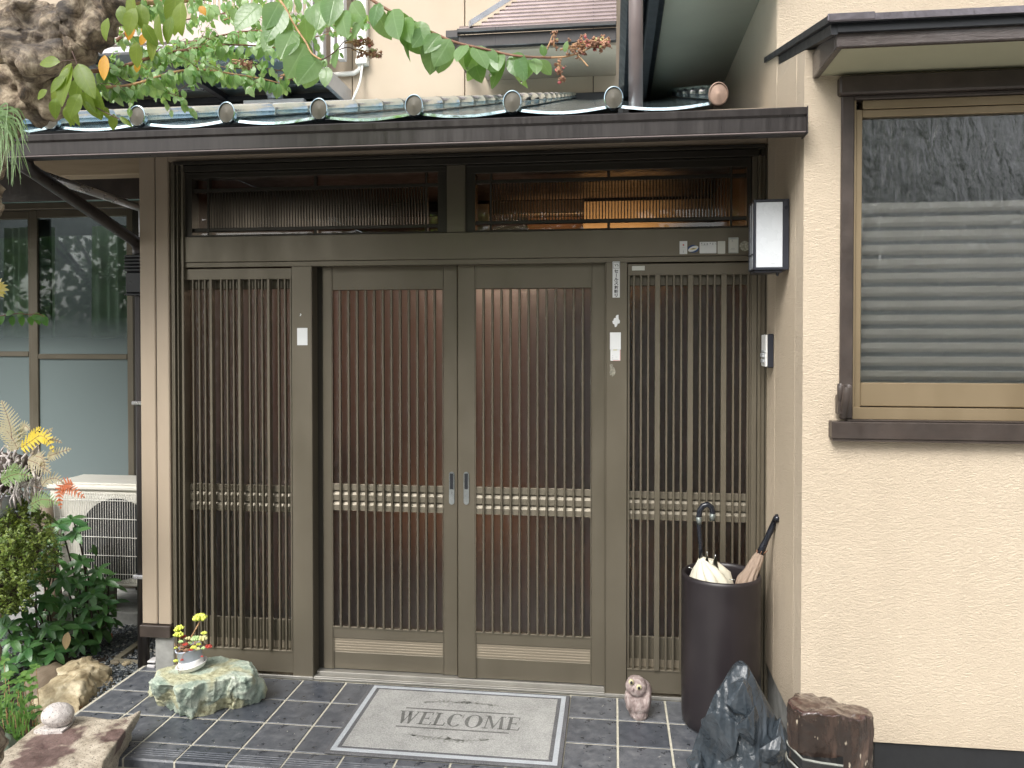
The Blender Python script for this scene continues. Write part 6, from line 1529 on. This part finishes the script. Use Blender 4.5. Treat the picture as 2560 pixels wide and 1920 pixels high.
panicle(PY(862, 108, -1.92), RT, .05, 26, 8); panicle(PY(880, 125, -1.92), RT+DN*.2, .055, 26, 11); panicle(PY(700, 190, -1.6), RT, .04, 24, 13); panicle(PY(580, 150, -1.5), RT+DN*.3, .05, 26, 15); panicle(PY(840, 70, -1.6), RT, .04, 18, 17)
# more distant branches with small leaves
far = [([(225, 220), (250, 218), (300, 217), (354, 206), (408, 188), (454, 177), (499, 174), (544, 179), (589, 186), (650, 196), (700, 208)], .0052, .0016),
       ([(215, 180), (250, 176), (300, 168), (372, 145), (408, 134), (463, 125), (517, 116), (571, 112), (662, 116), (740, 128)], .0060, .0016),
       ([(390, 140), (401, 134), (463, 112), (500, 100), (553, 89), (600, 80), (650, 75), (720, 60)], .0050, .0016),
       ([(260, 18), (300, 8), (360, 6), (427, 4), (517, -4), (600, -20)], .010, .005),
       ([(230, 125), (262, 118), (300, 95), (340, 62), (380, 38), (440, 20)], .006, .003),
       ([(430, 160), (480, 152), (530, 160), (580, 172), (640, 168), (720, 180), (770, 190)], .0018, .0010),
       ([(560, 50), (600, 40), (660, 45), (720, 62), (790, 58), (850, 70)], .0022, .0010),
       ([(420, 55), (470, 48), (520, 40), (580, 30), (640, 22)], .0030, .0014),
       ([(250, 218), (310, 232), (360, 238), (395, 232), (430, 235), (445, 246)], .0016, .0008),
       ([(650, 75), (690, 95), (740, 100), (800, 90), (850, 75), (900, 55)], .0018, .0009)]
stuffm = MB(); YF = -1.25
paths = []
for i, (pxs, ra, rb) in enumerate(far):
    Yb = YF+.07*((i*5) % 4); paths.append(branch(pxs, YT+.1 if i in (0, 1, 3, 4) else Yb, Yb, ra, rb, M['twig'] if i % 3 else M['twig_pale']))
spots = []
for i, pth in enumerate(paths):
    n = int(len(pth)*2.0) if i not in (3,) else 34
    for k in range(n):
        t_ = (k+rr.random()*.5)/n
        if i in (0, 1, 3, 4) and t_ < .12: continue
        p, tn_ = path_at(pth, min(.999, t_)); spots.append((p, tn_, 1 if k % 2 else -1, i))
for (p, tn_, sd, i) in spots:
    if nleaf < 262: hangleaf(p, tn_, sd, LS[rr.randrange(2)], rr.uniform(.85, 1.35)*(1.25 if i in (3, 7) else 1)); nleaf += 1
# filler of many small leaves on fine side twigs
tw = MB()
for (p, tn_, sd, i) in spots:
    for _ in range(1 if rr.random() < .45 else 0):
        d = Vector((rr.uniform(-.4, 1), rr.uniform(-.7, .7), rr.uniform(-.45, .8))).normalized()*rr.uniform(.03, .08); q1 = p+d; tw.tube([p, p+d*.5+Vector((0, 0, .006)), q1], [.0009, .0007, .0005], 4)
        for k in range(5):
            u_ = (k+1)/5; pp = p+d*u_; dd = (DN*rr.uniform(.2, 1)+d.normalized()*rr.uniform(-.2, .9)+Vector((rr.uniform(-.6, .6), rr.uniform(-.6, .6), 0))).normalized()
            addleaf(stuffm, LSg[k % 2], pp, frame3(dd, Vector((rr.uniform(-.7, .7), -.7, .6))), rr.uniform(.6, 1.15))
        # leaves only
stuffm.build('foliage', M['myrtle_small'], tree, kind='stuff'); tw.build('fine_twigs', M['twig'], tree, kind='stuff')
# upper-edge thick foliage crossing the frame top
top = MB()
for k in range(170):
    px = rr.uniform(280, 860); py = rr.gauss(0, 26)-8*(px > 600); p = PY(px, py, rr.uniform(-1.5, -.9)); dd = (DN+Vector((rr.uniform(-.8, .8), rr.uniform(-.6, .6), rr.uniform(-.3, .6)))).normalized()
    addleaf(top, LSg[k % 2], p, frame3(dd, Vector((rr.uniform(-.7, .7), -.7, .5))), rr.uniform(.8, 1.5))
for k in range(80):
    px = rr.uniform(700, 800); py = rr.uniform(60, 200); p = PY(px+rr.uniform(-70, 60), py-.5*(px-700), rr.uniform(-1.4, -1.0)); dd = (DN+Vector((rr.uniform(-.8, .8), rr.uniform(-.6, .6), rr.uniform(-.3, .6)))).normalized()
    addleaf(top, LSg[k % 2], p, frame3(dd, Vector((rr.uniform(-.7, .7), -.7, .5))), rr.uniform(.7, 1.3))
top.build('foliage', M['myrtle_small'], tree, kind='stuff')
# turning leaves
OL = leafmesh('leaf', M['orange'], .060, .026, .25, .08, 8, tip=.6); OLs = leafmesh('leaf', M['orange'], .036, .024, .2, .2, 6)
for px, py, me, s, an in ((262, 138, OL, .92, .03), (362, 62, OLs, .95, .2), (330, 62, OLs, 1.15, -.25), (346, 156, OLs, .75, -.2), (365, 85, OLs, .9, -.5), (305, -2, OLs, 1.0, 1.2), (500, 15, OLs, .8, .6)):
    putleaf(me, tree, PY(px, py, -1.95 if me is OL else -1.6), frame3(Vector((math.sin(an), -.15, -math.cos(an))), Vector((.25, -1, .2))), s, 'single orange autumn leaf' if me is OL else 'yellow orange autumn leaf')
    nleaf += 1
for px, py in ((1168, 173), (1226, 188), (1302, 206)):
    m = MB(); c = PY(px, py, -2.0); ico(m, c, (.0028, .0028, .0036), None, 2); m.build('water_drop', M['water'], tree)
# ------------------------------------------------------------------ lime leaved climber hanging under the trunk
vine = thing('climbing_vine', 'lime green long leaved vine hanging below the burled trunk at upper left', 'vine', (-1.35, -1.95, 2.2))
VL = [leafmesh('leaf', M['lime'], .082, .040, .3, .18, 9, tip=.7), leafmesh('leaf', M['lime'], .070, .042, .15, .28, 9, tip=.6, wave=.05), leafmesh('leaf', M['lime'], .074, .026, .5, .2, 8, tip=.6)]
vs_ = smooth([PY(a, b, -1.95) for a, b in ((180, 128), (192, 158), (200, 190), (205, 215), (212, 238), (232, 262), (262, 280), (300, 298))], 4)
t = MB(); t.tube(vs_, .0012, 5); t.tube([PY(190, 150, -1.95), PY(160, 152, -1.95), PY(140, 162, -1.95)], .0011, 5); t.build('stem', M['dark_twig'], vine)
for px, py, me, s, an in ((180, 158, 0, 1.0, -.55), (195, 160, 0, 1.05, .55), (200, 195, 1, .92, -.35), (205, 198, 1, .95, .5), (150, 155, 1, .7, -1.6), (180, 165, 0, 1.1, -.25), (212, 225, 1, .85, .15), (200, 235, 1, .8, -.4), (222, 235, 1, .75, .55), (150, 215, 0, .55, -.3), (118, 225, 1, .45, -1.0),
                      (140, 245, 1, .65, -.1), (165, 265, 1, .6, .3), (175, 250, 2, .8, .35), (240, 255, 1, .55, .2), (285, 285, 1, .5, -.2), (262, 268, 1, .4, .4), (300, 292, 2, .45, .9), (230, 210, 0, .8, .35), (165, 190, 0, .6, -.8), (178, 275, 2, .5, .0),
                      (330, -20, 2, 1.1, .05), (352, 10, 1, .8, .2), (338, 20, 1, .85, -.35), (440, -25, 0, 1.15, -.05), (455, 5, 1, 1.0, -.1), (388, 70, 2, .95, -.1), (397, 35, 2, .9, .05), (360, 60, 1, .7, .45), (342, 105, 1, .75, -.1), (430, 40, 0, .7, -.25), (300, 15, 1, .75, .4), (270, 45, 1, .7, -.2)):
    putleaf(VL[me], vine, PY(px, py, -1.95+rr.uniform(-.03, .03)), frame3(Vector((math.sin(an), rr.uniform(-.3, .1), -math.cos(an))), Vector((rr.uniform(-.4, .4), -1, .25))), s)
# ------------------------------------------------------------------ hanging grass, side sprig, yellow flower
hg = thing('grassy_plant', 'tuft of thin arching pale green blades hanging at the left edge', 'grass tuft', PY(-30, 300, -1.9))
G1 = MB()
for k in range(46):
    r_ = random.Random(k+50); s0 = PY(r_.uniform(-35, 5), r_.uniform(270, 320), -1.9+r_.uniform(-.03, .03)); e_ = PY(r_.uniform(-20, 80), r_.uniform(330, 470), -1.9+r_.uniform(-.06, .04)); md = s0.lerp(e_, .45)+Vector((r_.uniform(.0, .03), 0, r_.uniform(.01, .045)))
    pts_ = smooth([s0, md, e_], 5); w0 = r_.uniform(.0012, .0024)
    vv = []; 
    for i, p in enumerate(pts_): w_ = w0*(1-(i/(len(pts_)-1))**2*.9); tx = (pts_[min(i+1, len(pts_)-1)]-pts_[max(0, i-1)]).normalized(); nn = tx.cross(Vector((0, 1, .2))).normalized()*w_; vv += [p-nn, p+nn]
    uvs = [(i//2/10, i % 2) for i in range(len(vv))]
    G1.add(vv, [(2*i, 2*i+1, 2*i+3, 2*i+2) for i in range(len(pts_)-1)], 0, True, uvs)
G1.build('blades', M['grassblade'], hg, kind='stuff')
spg = thing('leafy_sprig', 'short horizontal sprig of rounded green leaves at the left edge before the window', 'sprig', PY(20, 792, -1.5))
sp2 = smooth([PY(a, b, -1.5) for a, b in ((-60, 800), (-10, 792), (20, 787), (45, 784), (70, 786), (95, 785), (112, 792))], 3)
t = MB(); t.tube(sp2, .0014, 5); t.build('stem', M['twig'], spg)
SPL = leafmesh('leaf', M['shrub_bright'], .034, .025, .2, .3, 6)
for px, py, an, s in ((10, 790, -.5, .8), (15, 786, 1.9, .8), (33, 790, -.1, .85), (42, 786, 1.7, .7), (57, 790, -.1, .85), (60, 785, -1.2, .7), (78, 790, .1, .8), (82, 786, 1.2, .9), (95, 787, .2, .85), (100, 786, .7, .9), (108, 790, .45, .9), (-10, 794, .2, .9)):
    putleaf(SPL, spg, PY(px, py, -1.5), frame3(Vector((math.sin(an), -.25, -math.cos(an))), Vector((.1, -1, .5))), s)
yf = thing('yellow_flower', 'ragged pale yellow flower cut by the left edge of the photo', 'flower', PY(2, 725, -1.5))
YL_ = leafmesh('petal', M['petal'], .036, .016, .3, .4, 6)
for k in range(7): a_ = k*.9; putleaf(YL_, yf, PY(-8, 722, -1.5), frame3(Vector((abs(math.cos(a_))*.9+.1, -.2, math.sin(a_))), Vector((0, -1, .3))), rr.uniform(.6, 1.0), None, 'petal')

# ------------------------------------------------------------------ broad leaved shrub
sh = thing('broadleaf_shrub', 'glossy dark green broad leaved shrub in front of the air conditioner', 'shrub', PZ(205, 1620, -.06))
SL_ = [leafmesh('leaf', M['shrub'], .088, .034, .25, .22, 9, tip=.6), leafmesh('leaf', M['shrub'], .078, .034, .15, .38, 9, tip=.6, wave=.06), leafmesh('leaf', M['shrub'], .060, .024, .3, .1, 8, tip=.5)]
SLg = leafgeo(.085, .034, .2, .35, 6, tip=.6)
whorls = [(136, 1353, .02), (190, 1331, .08), (157, 1447, -.02), (231, 1486, .0), (65, 1551, -.1), (155, 1567, -.08), (136, 1627, -.14), (76, 1391, -.05), (220, 1521, -.03), (262, 1508, .05), (203, 1402, .06), (246, 1426, .1), (147, 1312, .05), (179, 1299, .1), (95, 1655, -.18), (46, 1505, -.1),
          (255, 1545, .02), (30, 1600, -.2), (10, 1540, -.15), (110, 1500, -.05), (190, 1460, .0), (100, 1440, -.02), (196, 1560, -.05), (70, 1620, -.2), (170, 1510, -.05), (15, 1660, -.25), (120, 1400, .0), (262, 1455, .1), (20, 1570, -.2), (60, 1470, -.12), (120, 1570, -.12), (200, 1610, .0)]
stem = MB(); root = PZ(212, 1618, -.06); root2 = PZ(90, 1660, -.08); cnt = 0
sf = MB()
for i, (px, py, dy) in enumerate(whorls):
    Y = .12+dy; c = PY(px, py, Y); r_ = root if px > 140 else root2
    base = r_.lerp(c, .45)+Vector((rr.uniform(-.05, .05), .05, -.02)); stem.tube(smooth([r_+Vector((rr.uniform(-.03, .03), rr.uniform(-.02, .03), 0)), base, c+Vector((0, .03, -.05)), c], 3), [.006]*4+[.004]*3+[.003]*3, 6)
    ax = Vector((rr.uniform(-.25, .35), -.55, .8)).normalized(); u_ = ax.cross(Vector((1, 0, 0))).normalized(); w_ = ax.cross(u_)
    n = rr.choice([5, 6, 7]); a0 = rr.uniform(0, 6)
    for k in range(n):
        a_ = a0+2*math.pi*k/n+rr.uniform(-.2, .2); el = rr.uniform(-.25, .30); d = (u_*math.cos(a_)+w_*math.sin(a_))*math.cos(el)+ax*math.sin(el)
        if cnt < 250: putleaf(SL_[k % 2], sh, c, frame3(d, ax), rr.uniform(.8, 1.15)); cnt += 1
    putleaf(SL_[2], sh, c, frame3((ax+Vector((rr.uniform(-.4, .4), 0, 0))).normalized(), -u_), rr.uniform(.6, .9)); cnt += 1
    for k in range(9):      # older leaves lower on the stem, in the shade
        p = c.lerp(base, rr.uniform(.2, 1.1))+Vector((rr.uniform(-.05, .05), rr.uniform(.0, .09), rr.uniform(-.05, .03))); d = Vector((rr.uniform(-1, 1), rr.uniform(-.8, .5), rr.uniform(-.9, .3))).normalized()
        addleaf(sf, SLg, p, frame3(d, Vector((0, -.4, 1))), rr.uniform(.7, 1.05))
o = putleaf(leafmesh('leaf', M['faded_leaf'], .085, .042, .15, .15, 8, tip=.4), sh, PY(170, 1580, -.0), frame3(Vector((-.05, -.25, -1)), Vector((.2, -1, .1))), 1.0, 'faded yellow pink leaf')
stem.tube([root, PY(212, 1560, .3), PY(210, 1480, .3)], [.013, .011, .009], 8)
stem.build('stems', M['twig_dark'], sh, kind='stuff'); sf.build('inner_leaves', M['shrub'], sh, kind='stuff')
tr2 = thing('tree_stump', 'thin pale brown trunk standing behind the broad leaved shrub', 'trunk', PZ(140, 1560, -.05))
t = MB(); t.tube([PY(140, 1580, .35), PY(132, 1470, .35), PY(128, 1400, .36), PY(120, 1320, .38), PY(115, 1250, .4)], [.05, .042, .036, .034, .03], 12); t.build('trunk', M['brown_stone'], tr2)
# ------------------------------------------------------------------ small leaved box bush
bb = thing('box_bush', 'dense yellow green box bush with tiny leaves at the left edge', 'bush', PY(20, 1500, -.3))
BG = [leafgeo(.017, .009, .2, .2, 3), leafgeo(.014, .008, .2, .3, 3)]; m = MB(); bt_ = MB(); nb_ = 0
def inside(px, py):
    return ((px-20)/118)**2+((py-1352)/128)**2 < 1+.25*noise.noise(Vector((px*.02, py*.02, 0))) or ((px+10)/90)**2+((py-1470)/70)**2 < 1
for k in range(900):
    px = rr.uniform(-80, 150); py = rr.uniform(1215, 1530)
    if not inside(px, py): continue
    d_ = 1-min(1, math.hypot((px-20)/118, (py-1360)/140)); Y = -.28-.12*d_+rr.uniform(-.03, .12); c = PY(px, py, Y); ax = Vector((rr.uniform(-.7, .7), rr.uniform(-.8, 0), rr.uniform(.2, 1))).normalized()
    bt_.tube([c-ax*.05, c], [.0012, .0008], 4)
    for j in range(12):
        p = c-ax*.004*j; a_ = rr.uniform(0, 6.28); u_ = ax.cross(Vector((1, .2, 0))).normalized(); w_ = ax.cross(u_); d = (u_*math.cos(a_)+w_*math.sin(a_))+ax*.6
        addleaf(m, BG[j % 2], p, frame3(d.normalized(), ax), rr.uniform(.8, 1.3))
m.build('foliage', M['box'], bb, kind='stuff'); bt_.build('twigs', M['twig_dark'], bb, kind='stuff')
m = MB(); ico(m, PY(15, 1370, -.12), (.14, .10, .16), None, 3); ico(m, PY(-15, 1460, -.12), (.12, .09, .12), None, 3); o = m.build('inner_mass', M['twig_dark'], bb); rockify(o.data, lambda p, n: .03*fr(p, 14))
# ------------------------------------------------------------------ planter of pale roots with ferns
fp = thing('root_planter', 'pale weathered root covered planter full of ferns at the left edge', 'planter', PY(20, 1230, -.3))
t = MB(); t.lathe([(.05, 0), (.07, .02), (.085, .08), (.09, .09), (.08, .095), (.03, .09)], (PY(-5, 1250, -.3).x, -.3, PY(15, 1290, -.3).z), 28); t.build('pot', M['mat_pale'], fp)
t = MB()
for k in range(130):
    r_ = random.Random(k+900); p = PY(r_.uniform(-20, 108), r_.uniform(1125, 1235), -.45+r_.uniform(-.04, .06)); d = Vector((r_.uniform(-.3, .3), r_.uniform(-.1, .1), -1 if r_.random() < .6 else r_.uniform(-.4, .4))).normalized()*r_.uniform(.03, .075)
    t.tube([p, p+d*.5+Vector((r_.uniform(-.012, .012), -.01, 0)), p+d], [r_.uniform(.003, .007), r_.uniform(.003, .006), .002], 6)
t.build('roots', M['white_root'], fp, kind='stuff')
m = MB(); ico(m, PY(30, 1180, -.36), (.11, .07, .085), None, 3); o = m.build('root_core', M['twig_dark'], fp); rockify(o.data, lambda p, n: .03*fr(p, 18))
def frond(name, mat, pxs, W, label, Y=-.48, n=15, droop=.0, tipw=.15):
    pts_ = smooth([PY(a, b, Y+c) for a, b, c in pxs], 5); L = sum((pts_[i+1]-pts_[i]).length for i in range(len(pts_)-1))
    m = MB(); m2 = MB(); vv = []
    m.tube(pts_, [.0011]*len(pts_), 4)
    m.uv = {}; b = MB()
    for k in range(n):
        u = (k+.6)/n; p, tn = path_at(pts_, u); wl_ = W*(math.sin(math.pi*(min(1, (1-u)*1.02)**.85)*.62))*(1 if u > .12 else .8)
        nn = tn.cross(Vector((0, -1, .25))).normalized()
        for s in (-1, 1):
            d = (nn*s+tn*.55+Vector((0, rr.uniform(-.1, .1), -droop))).normalized(); wd = L/n*1.05
            # each pinna is toothed: three to five small lobes
            nlb = 5 if wl_ > .012 else 3; pts2 = []
            side = d.cross(Vector((0, -1, .2))).normalized()
            up_pts = []; dn_pts = []
            for q in range(nlb):
                f0 = q/nlb; f1 = (q+.5)/nlb; ww = wd*.5*(1-f0*.85)
                up_pts += [p+d*wl_*f0+side*ww*.55, p+d*wl_*f1+side*ww]; dn_pts += [p+d*wl_*f0-side*ww*.55, p+d*wl_*f1-side*ww]
            tipp = p+d*wl_; allp = [p]+up_pts+[tipp]+dn_pts[::-1]; z_off = Vector((0, 0, .0))
            mid_ = [p+d*wl_*(q/(2*nlb)) for q in range(2*nlb)]+[tipp]
            base_i = []
            vs_ = mid_+up_pts+dn_pts; M_ = len(mid_)
            fs_ = []; uv_ = [(.5, .5)]*len(vs_)
            for q in range(2*nlb-1):
                fs_ += [(q, q+1, M_+q+1, M_+q), (q+1, q, M_+2*nlb+q, M_+2*nlb+q+1)]
            q = 2*nlb-1; fs_ += [(q, q+1, M_+q), (q+1, q, M_+2*nlb+q)]
            b.add(vs_, fs_, 0, False, uv_)
    fo = b.build(name, mat, fp); fo['label'] = label; m.build('rachis', M['twig'], fo); return fo
frond('fern_frond', M['fern_pale'], [(30, 1130, 0), (28, 1080, 0), (18, 1040, 0), (4, 1002, 0)], .062, 'tall pale cream fern frond', n=16)
frond('fern_frond', M['fern_pale'], [(45, 1125, 0), (30, 1095, 0), (8, 1070, 0), (-25, 1060, 0)], .05, 'pale cream fern frond arching left')
frond('fern_frond', M['fern_pale'], [(40, 1120, .02), (52, 1085, .02), (62, 1065, .0), (74, 1075, -.02)], .036, 'small pale green fern frond')
frond('fern_frond', M['fern_yellow'], [(52, 1120, 0), (75, 1105, -.02), (98, 1090, -.03), (118, 1098, -.03), (134, 1130, -.03)], .044, 'bright yellow fern frond', n=13)
frond('fern_frond', M['fern_yellow'], [(78, 1106, 0), (84, 1088, -.02), (102, 1068, -.03)], .03, 'bright yellow side frond', n=8)
frond('fern_frond', M['fern_pale'], [(118, 1142, 0), (140, 1134, -.01), (178, 1122, -.02)], .032, 'pale fern frond pointing right', n=10)
frond('fern_frond', M['fern_pink'], [(95, 1105, 0), (112, 1090, 0), (131, 1070, 0)], .022, 'small pinkish fern frond', n=8)
frond('fern_frond', M['fern_pink'], [(110, 1108, 0), (130, 1098, 0), (155, 1107, 0)], .02, 'small pinkish fern frond', n=8)
frond('fern_frond', M['fern_pink'], [(70, 1150, -.02), (95, 1160, -.03), (126, 1182, -.03)], .05, 'dull pink fern frond', n=10)
frond('fern_frond', M['fern_pink'], [(90, 1140, -.02), (108, 1150, -.03), (112, 1185, -.03)], .035, 'dull pink fern frond', n=9)
frond('fern_frond', M['fern_green'], [(2, 1203, -.04), (25, 1190, -.05), (50, 1185, -.05), (82, 1193, -.05)], .05, 'green fern frond lying over the roots', n=13)
frond('fern_frond', M['fern_green'], [(20, 1195, -.04), (32, 1175, -.05), (42, 1160, -.05)], .03, 'green fern frond', n=8)
frond('fern_frond', M['fern_pink'], [(105, 1215, -.02), (118, 1200, -.02), (140, 1196, -.02), (160, 1210, -.02)], .036, 'grey pink curled fern frond', n=11)
frond('fern_frond', M['fern_rust'], [(182, 1212, -.02), (160, 1212, -.02), (148, 1235, -.02), (152, 1272, -.02)], .034, 'rust red drooping fern frond', n=11)
frond('fern_frond', M['fern_rust'], [(160, 1212, -.02), (180, 1225, -.02), (212, 1244, -.02)], .030, 'rust red fern frond', n=9)
frond('fern_frond', M['fern_green'], [(78, 1262, -.02), (100, 1250, -.02), (122, 1250, -.02), (148, 1258, -.02)], .045, 'fresh green fern frond', n=12)
frond('fern_frond', M['fern_green'], [(80, 1255, -.02), (82, 1270, -.02), (82, 1278, -.02)], .03, 'fresh green fern frond', n=6)
t = MB(); t.tube([PY(84, 1215, -.5), PY(110, 1224, -.5), PY(140, 1226, -.5)], .001, 4); t.build('runner', M['twig'], fp)
# ------------------------------------------------------------------ low herbs in the bottom left corner
hb_ = thing('low_herbs', 'light green herbs with oval leaves growing between the boulders at lower left', 'herbs', PZ(50, 1760, -.06))
HL = [leafmesh('leaf', M['herb'], .042, .026, .2, .25, 6), leafmesh('leaf', M['herb_dark'], .038, .022, .2, .3, 6), leafmesh('leaf', M['herb'], .030, .022, .1, .2, 5)]
hc_ = 0; hs_ = MB()
for i, (px, py, Y) in enumerate(((90, 1665, -.45), (60, 1690, -.5), (75, 1700, -.5), (55, 1725, -.5), (40, 1705, -.5), (20, 1690, -.5), (80, 1720, -.52), (10, 1650, -.45), (28, 1740, -.55), (60, 1755, -.58), (85, 1770, -.6), (10, 1720, -.55), (75, 1745, -.55), (35, 1770, -.6), (60, 1790, -.62), (15, 1760, -.6), (45, 1720, -.6), (5, 1790, -.6), (90, 1785, -.6), (70, 1680, -.42))):
    c = PY(px, py, Y); st_ = PZ(px, py+40, -.06); hs_.tube([Vector((c.x, c.y+.02, -.07)), c], [.0018, .0012], 5)
    for k in range(6):
        a_ = k*1.047+rr.uniform(-.3, .3); d = Vector((math.cos(a_), math.sin(a_)*.8-.2, rr.uniform(-.1, .45))).normalized(); putleaf(HL[(i+(k % 2)*(i % 3 == 0)) % 3 if i > 9 else (0 if i % 3 else 2)], hb_, c, frame3(d, Vector((0, -.35, 1))), rr.uniform(.6, 1.05)); hc_ += 1
hs_.build('stems', M['fern_green'], hb_, kind='stuff') if False else hs_.build('stems', M['twig_pale'], hb_, kind='stuff')
bl = MB()
for k in range(60):
    px = rr.uniform(-10, 75); py = rr.uniform(1740, 1870); s0 = PY(px, py+20, -.66); e_ = s0+Vector((rr.uniform(-.03, .04), rr.uniform(-.03, .01), rr.uniform(.04, .10))); w_ = .004
    bl.add([s0-Vector((w_*.5, 0, 0)), s0+Vector((w_*.5, 0, 0)), s0.lerp(e_, .6)+Vector((w_, -.004, .004)), e_, s0.lerp(e_, .6)-Vector((w_, 0.004, -.004))], [(0, 1, 2, 4), (4, 2, 3)], 0, True, [(0, .4), (0, .6), (.6, 1), (1, .5), (.6, 0)])
bl.build('grass_blades', M['herb'], hb_, kind='stuff')
gc = MB(); LG = leafgeo(.028, .018, .2, .3, 4)
for k in range(900):
    px = rr.uniform(-60, 95); py = rr.uniform(1640, 1900); p = PZ(px, py, -.06)
    if p.y > .2: continue
    p.z += rr.uniform(.0, .05); d = Vector((rr.uniform(-1, 1), rr.uniform(-1, .6), rr.uniform(-.1, .6))).normalized(); addleaf(gc, LG, p, frame3(d, Vector((0, -.3, 1))), rr.uniform(.5, 1.1))
tag(gc.build('ground_cover', M['herb_dark'], None, kind='stuff'), 'low dark green ground cover on the soil at lower left', 'ground cover')
lit = MB()
for k in range(160):     # fallen bits and twigs on the soil, under the shrub
    p = PZ(rr.uniform(-20, 130), rr.uniform(1560, 1690), -.05); d = Vector((rr.uniform(-1, 1), rr.uniform(-1, 1), .1)).normalized()*rr.uniform(.02, .09); lit.tube([p+Vector((0, 0, .01)), p+d*.5+Vector((0, 0, .016)), p+d+Vector((0, 0, .008))], .0014, 4)
tag(lit.build('twig_litter', M['twig_dark'], None, kind='stuff'), 'thin dead twigs littering the soil under the shrub', 'twigs')
lv_ = MB(); DL = leafgeo(.022, .012, .4, .6, 4)
for px, py, sz_ in [(rr.uniform(180, 240), rr.uniform(1745, 1815), 1) for _ in range(16)]+[(226, 1592, 2), (275, 1590, 1.6), (268, 1600, 1.4), (150, 1600, 1.2)]:
    p = PZ(px, py, -.02 if py > 1700 else -.04); addleaf(lv_, DL, p+Vector((0, 0, .012)), frame3(Vector((rr.uniform(-1, 1), rr.uniform(-1, 1), .1)), Vector((0, -.3, 1))), sz_*rr.uniform(.7, 1.2))
tag(lv_.build('fallen_leaves', M['fallen'], None, kind='stuff'), 'small brown fallen leaves on the tiles and gravel', 'leaves')

# ================================================================== GARDEN BEHIND THE PHOTOGRAPHER (seen only in reflections; hedge, dark board and white panel added for them)
def bigtree(x, y, z0, h, r, n, label, seed, dense=1.0):
    t_ = thing('garden_tree', label, 'tree', (x, y, -.17), 'trees across the garden'); r_ = random.Random(seed)
    s = MB(); s.tube([(x, y, -.2), (x+.1, y, h*.4), (x, y+.1, h*.75)], [.16, .12, .05], 10)
    for k in range(7):
        a_ = k*.9; s.tube([(x+.05, y, h*.35+k*.1), (x+math.cos(a_)*r*.5, y+math.sin(a_)*r*.5, h*.55+k*.12)], [.06, .02], 6)
    s.build('trunk', M['twig_dark'], t_)
    m = MB(); cl = [(Vector((x+r_.gauss(0, r*.45), y+r_.gauss(0, r*.35), z0+(h-z0)*r_.random())), r_.uniform(.35, .75)) for _ in range(34)]
    g_ = leafgeo(.24, .15, .2, .3, 3)
    for k in range(n):
        c, rad = cl[r_.randrange(len(cl))]; d = Vector((r_.gauss(0, 1), r_.gauss(0, 1), r_.gauss(0, 1))).normalized(); p = c+d*rad*r_.uniform(.6, 1.05)
        addleaf(m, g_, p, frame3((d+Vector((r_.uniform(-.6, .6), r_.uniform(-.6, .6), -.4))).normalized(), Vector((r_.uniform(-1, 1), r_.uniform(-1, 1), 1)).normalized()), r_.uniform(.6, 1.2))
    m.build('crown', M['shrub'], t_, kind='stuff')
bigtree(-3.2, -9.5, 1.6, 5.2, 1.7, 2600, 'broad dark tree standing far left across the garden', 1)
bigtree(-.6, -11, 1.5, 4.6, 1.6, 2600, 'round leafed tree standing in the middle across the garden', 2)
bigtree(3.2, -10, 2.0, 7.0, 1.25, 8000, 'tallest tree standing right of the middle across the garden', 3)
bigtree(5.55, -10.5, 2.4, 5.6, .40, 260, 'thin sparse tree standing far right across the garden', 4)
gs_ = thing('dark_backdrop', 'dark board shed added at the far right to block sky from the reflections', 'backdrop', (6.6, -11, -.17)); slab('backdrop_board', M['dark_wood'], 2.0, 9, -11.6, -10.9, -.17, 3.7, parent=gs_, c=.02)  # unseen dark board added to keep low sky out of window reflections
bigtree(-9.6, -8.5, 1.2, 5.6, 1.9, 3000, 'wide leafy tree at the left end of the garden', 5)
bigtree(-13, -9, 1.0, 6.2, 1.9, 2400, 'tall leafy tree at the far left end of the garden', 6)
hd_ = MB(); g_ = leafgeo(.12, .07, .2, .3, 3); r_ = random.Random(77)
for k in range(9500):
    x_ = r_.uniform(-15, 9); z_ = r_.uniform(-.1, 1.7+.25*math.sin(x_*1.3)); y_ = -9.0+r_.uniform(-.12, .12)
    if .3 < x_ < 1.25: continue
    addleaf(hd_, g_, Vector((x_, y_, z_)), frame3(Vector((r_.uniform(-1, 1), r_.uniform(-.3, 1), r_.uniform(-1, .6))).normalized(), Vector((0, 1, .5))), r_.uniform(.8, 1.4))
hg_ = thing('backdrop_hedge', 'dark hedge added across the garden to darken reflections, with a gap for the white panel', 'hedge', (0, -9, -.17)); hd_.build('foliage', M['shrub'], hg_, kind='stuff')  # hedge added as a dark backdrop for the lower reflections
slab('hedge_core', M['twig_dark'], -15, .25, -9.5, -9.15, -.17, 1.5, parent=hg_); slab('hedge_core', M['twig_dark'], 1.3, 9, -9.5, -9.15, -.17, 1.5, parent=hg_)
gw_ = thing('reflector_panel', 'white panel added in the hedge gap for a bright reflection in the glass', 'wall', (.78, -9.3, -.17)); slab('wall_panel', M['reflect_white'], .3, 1.24, -9.4, -9.2, -.17, 1.5, parent=gw_, c=.01)  # added white panel, gives the right side lattice a bright reflection
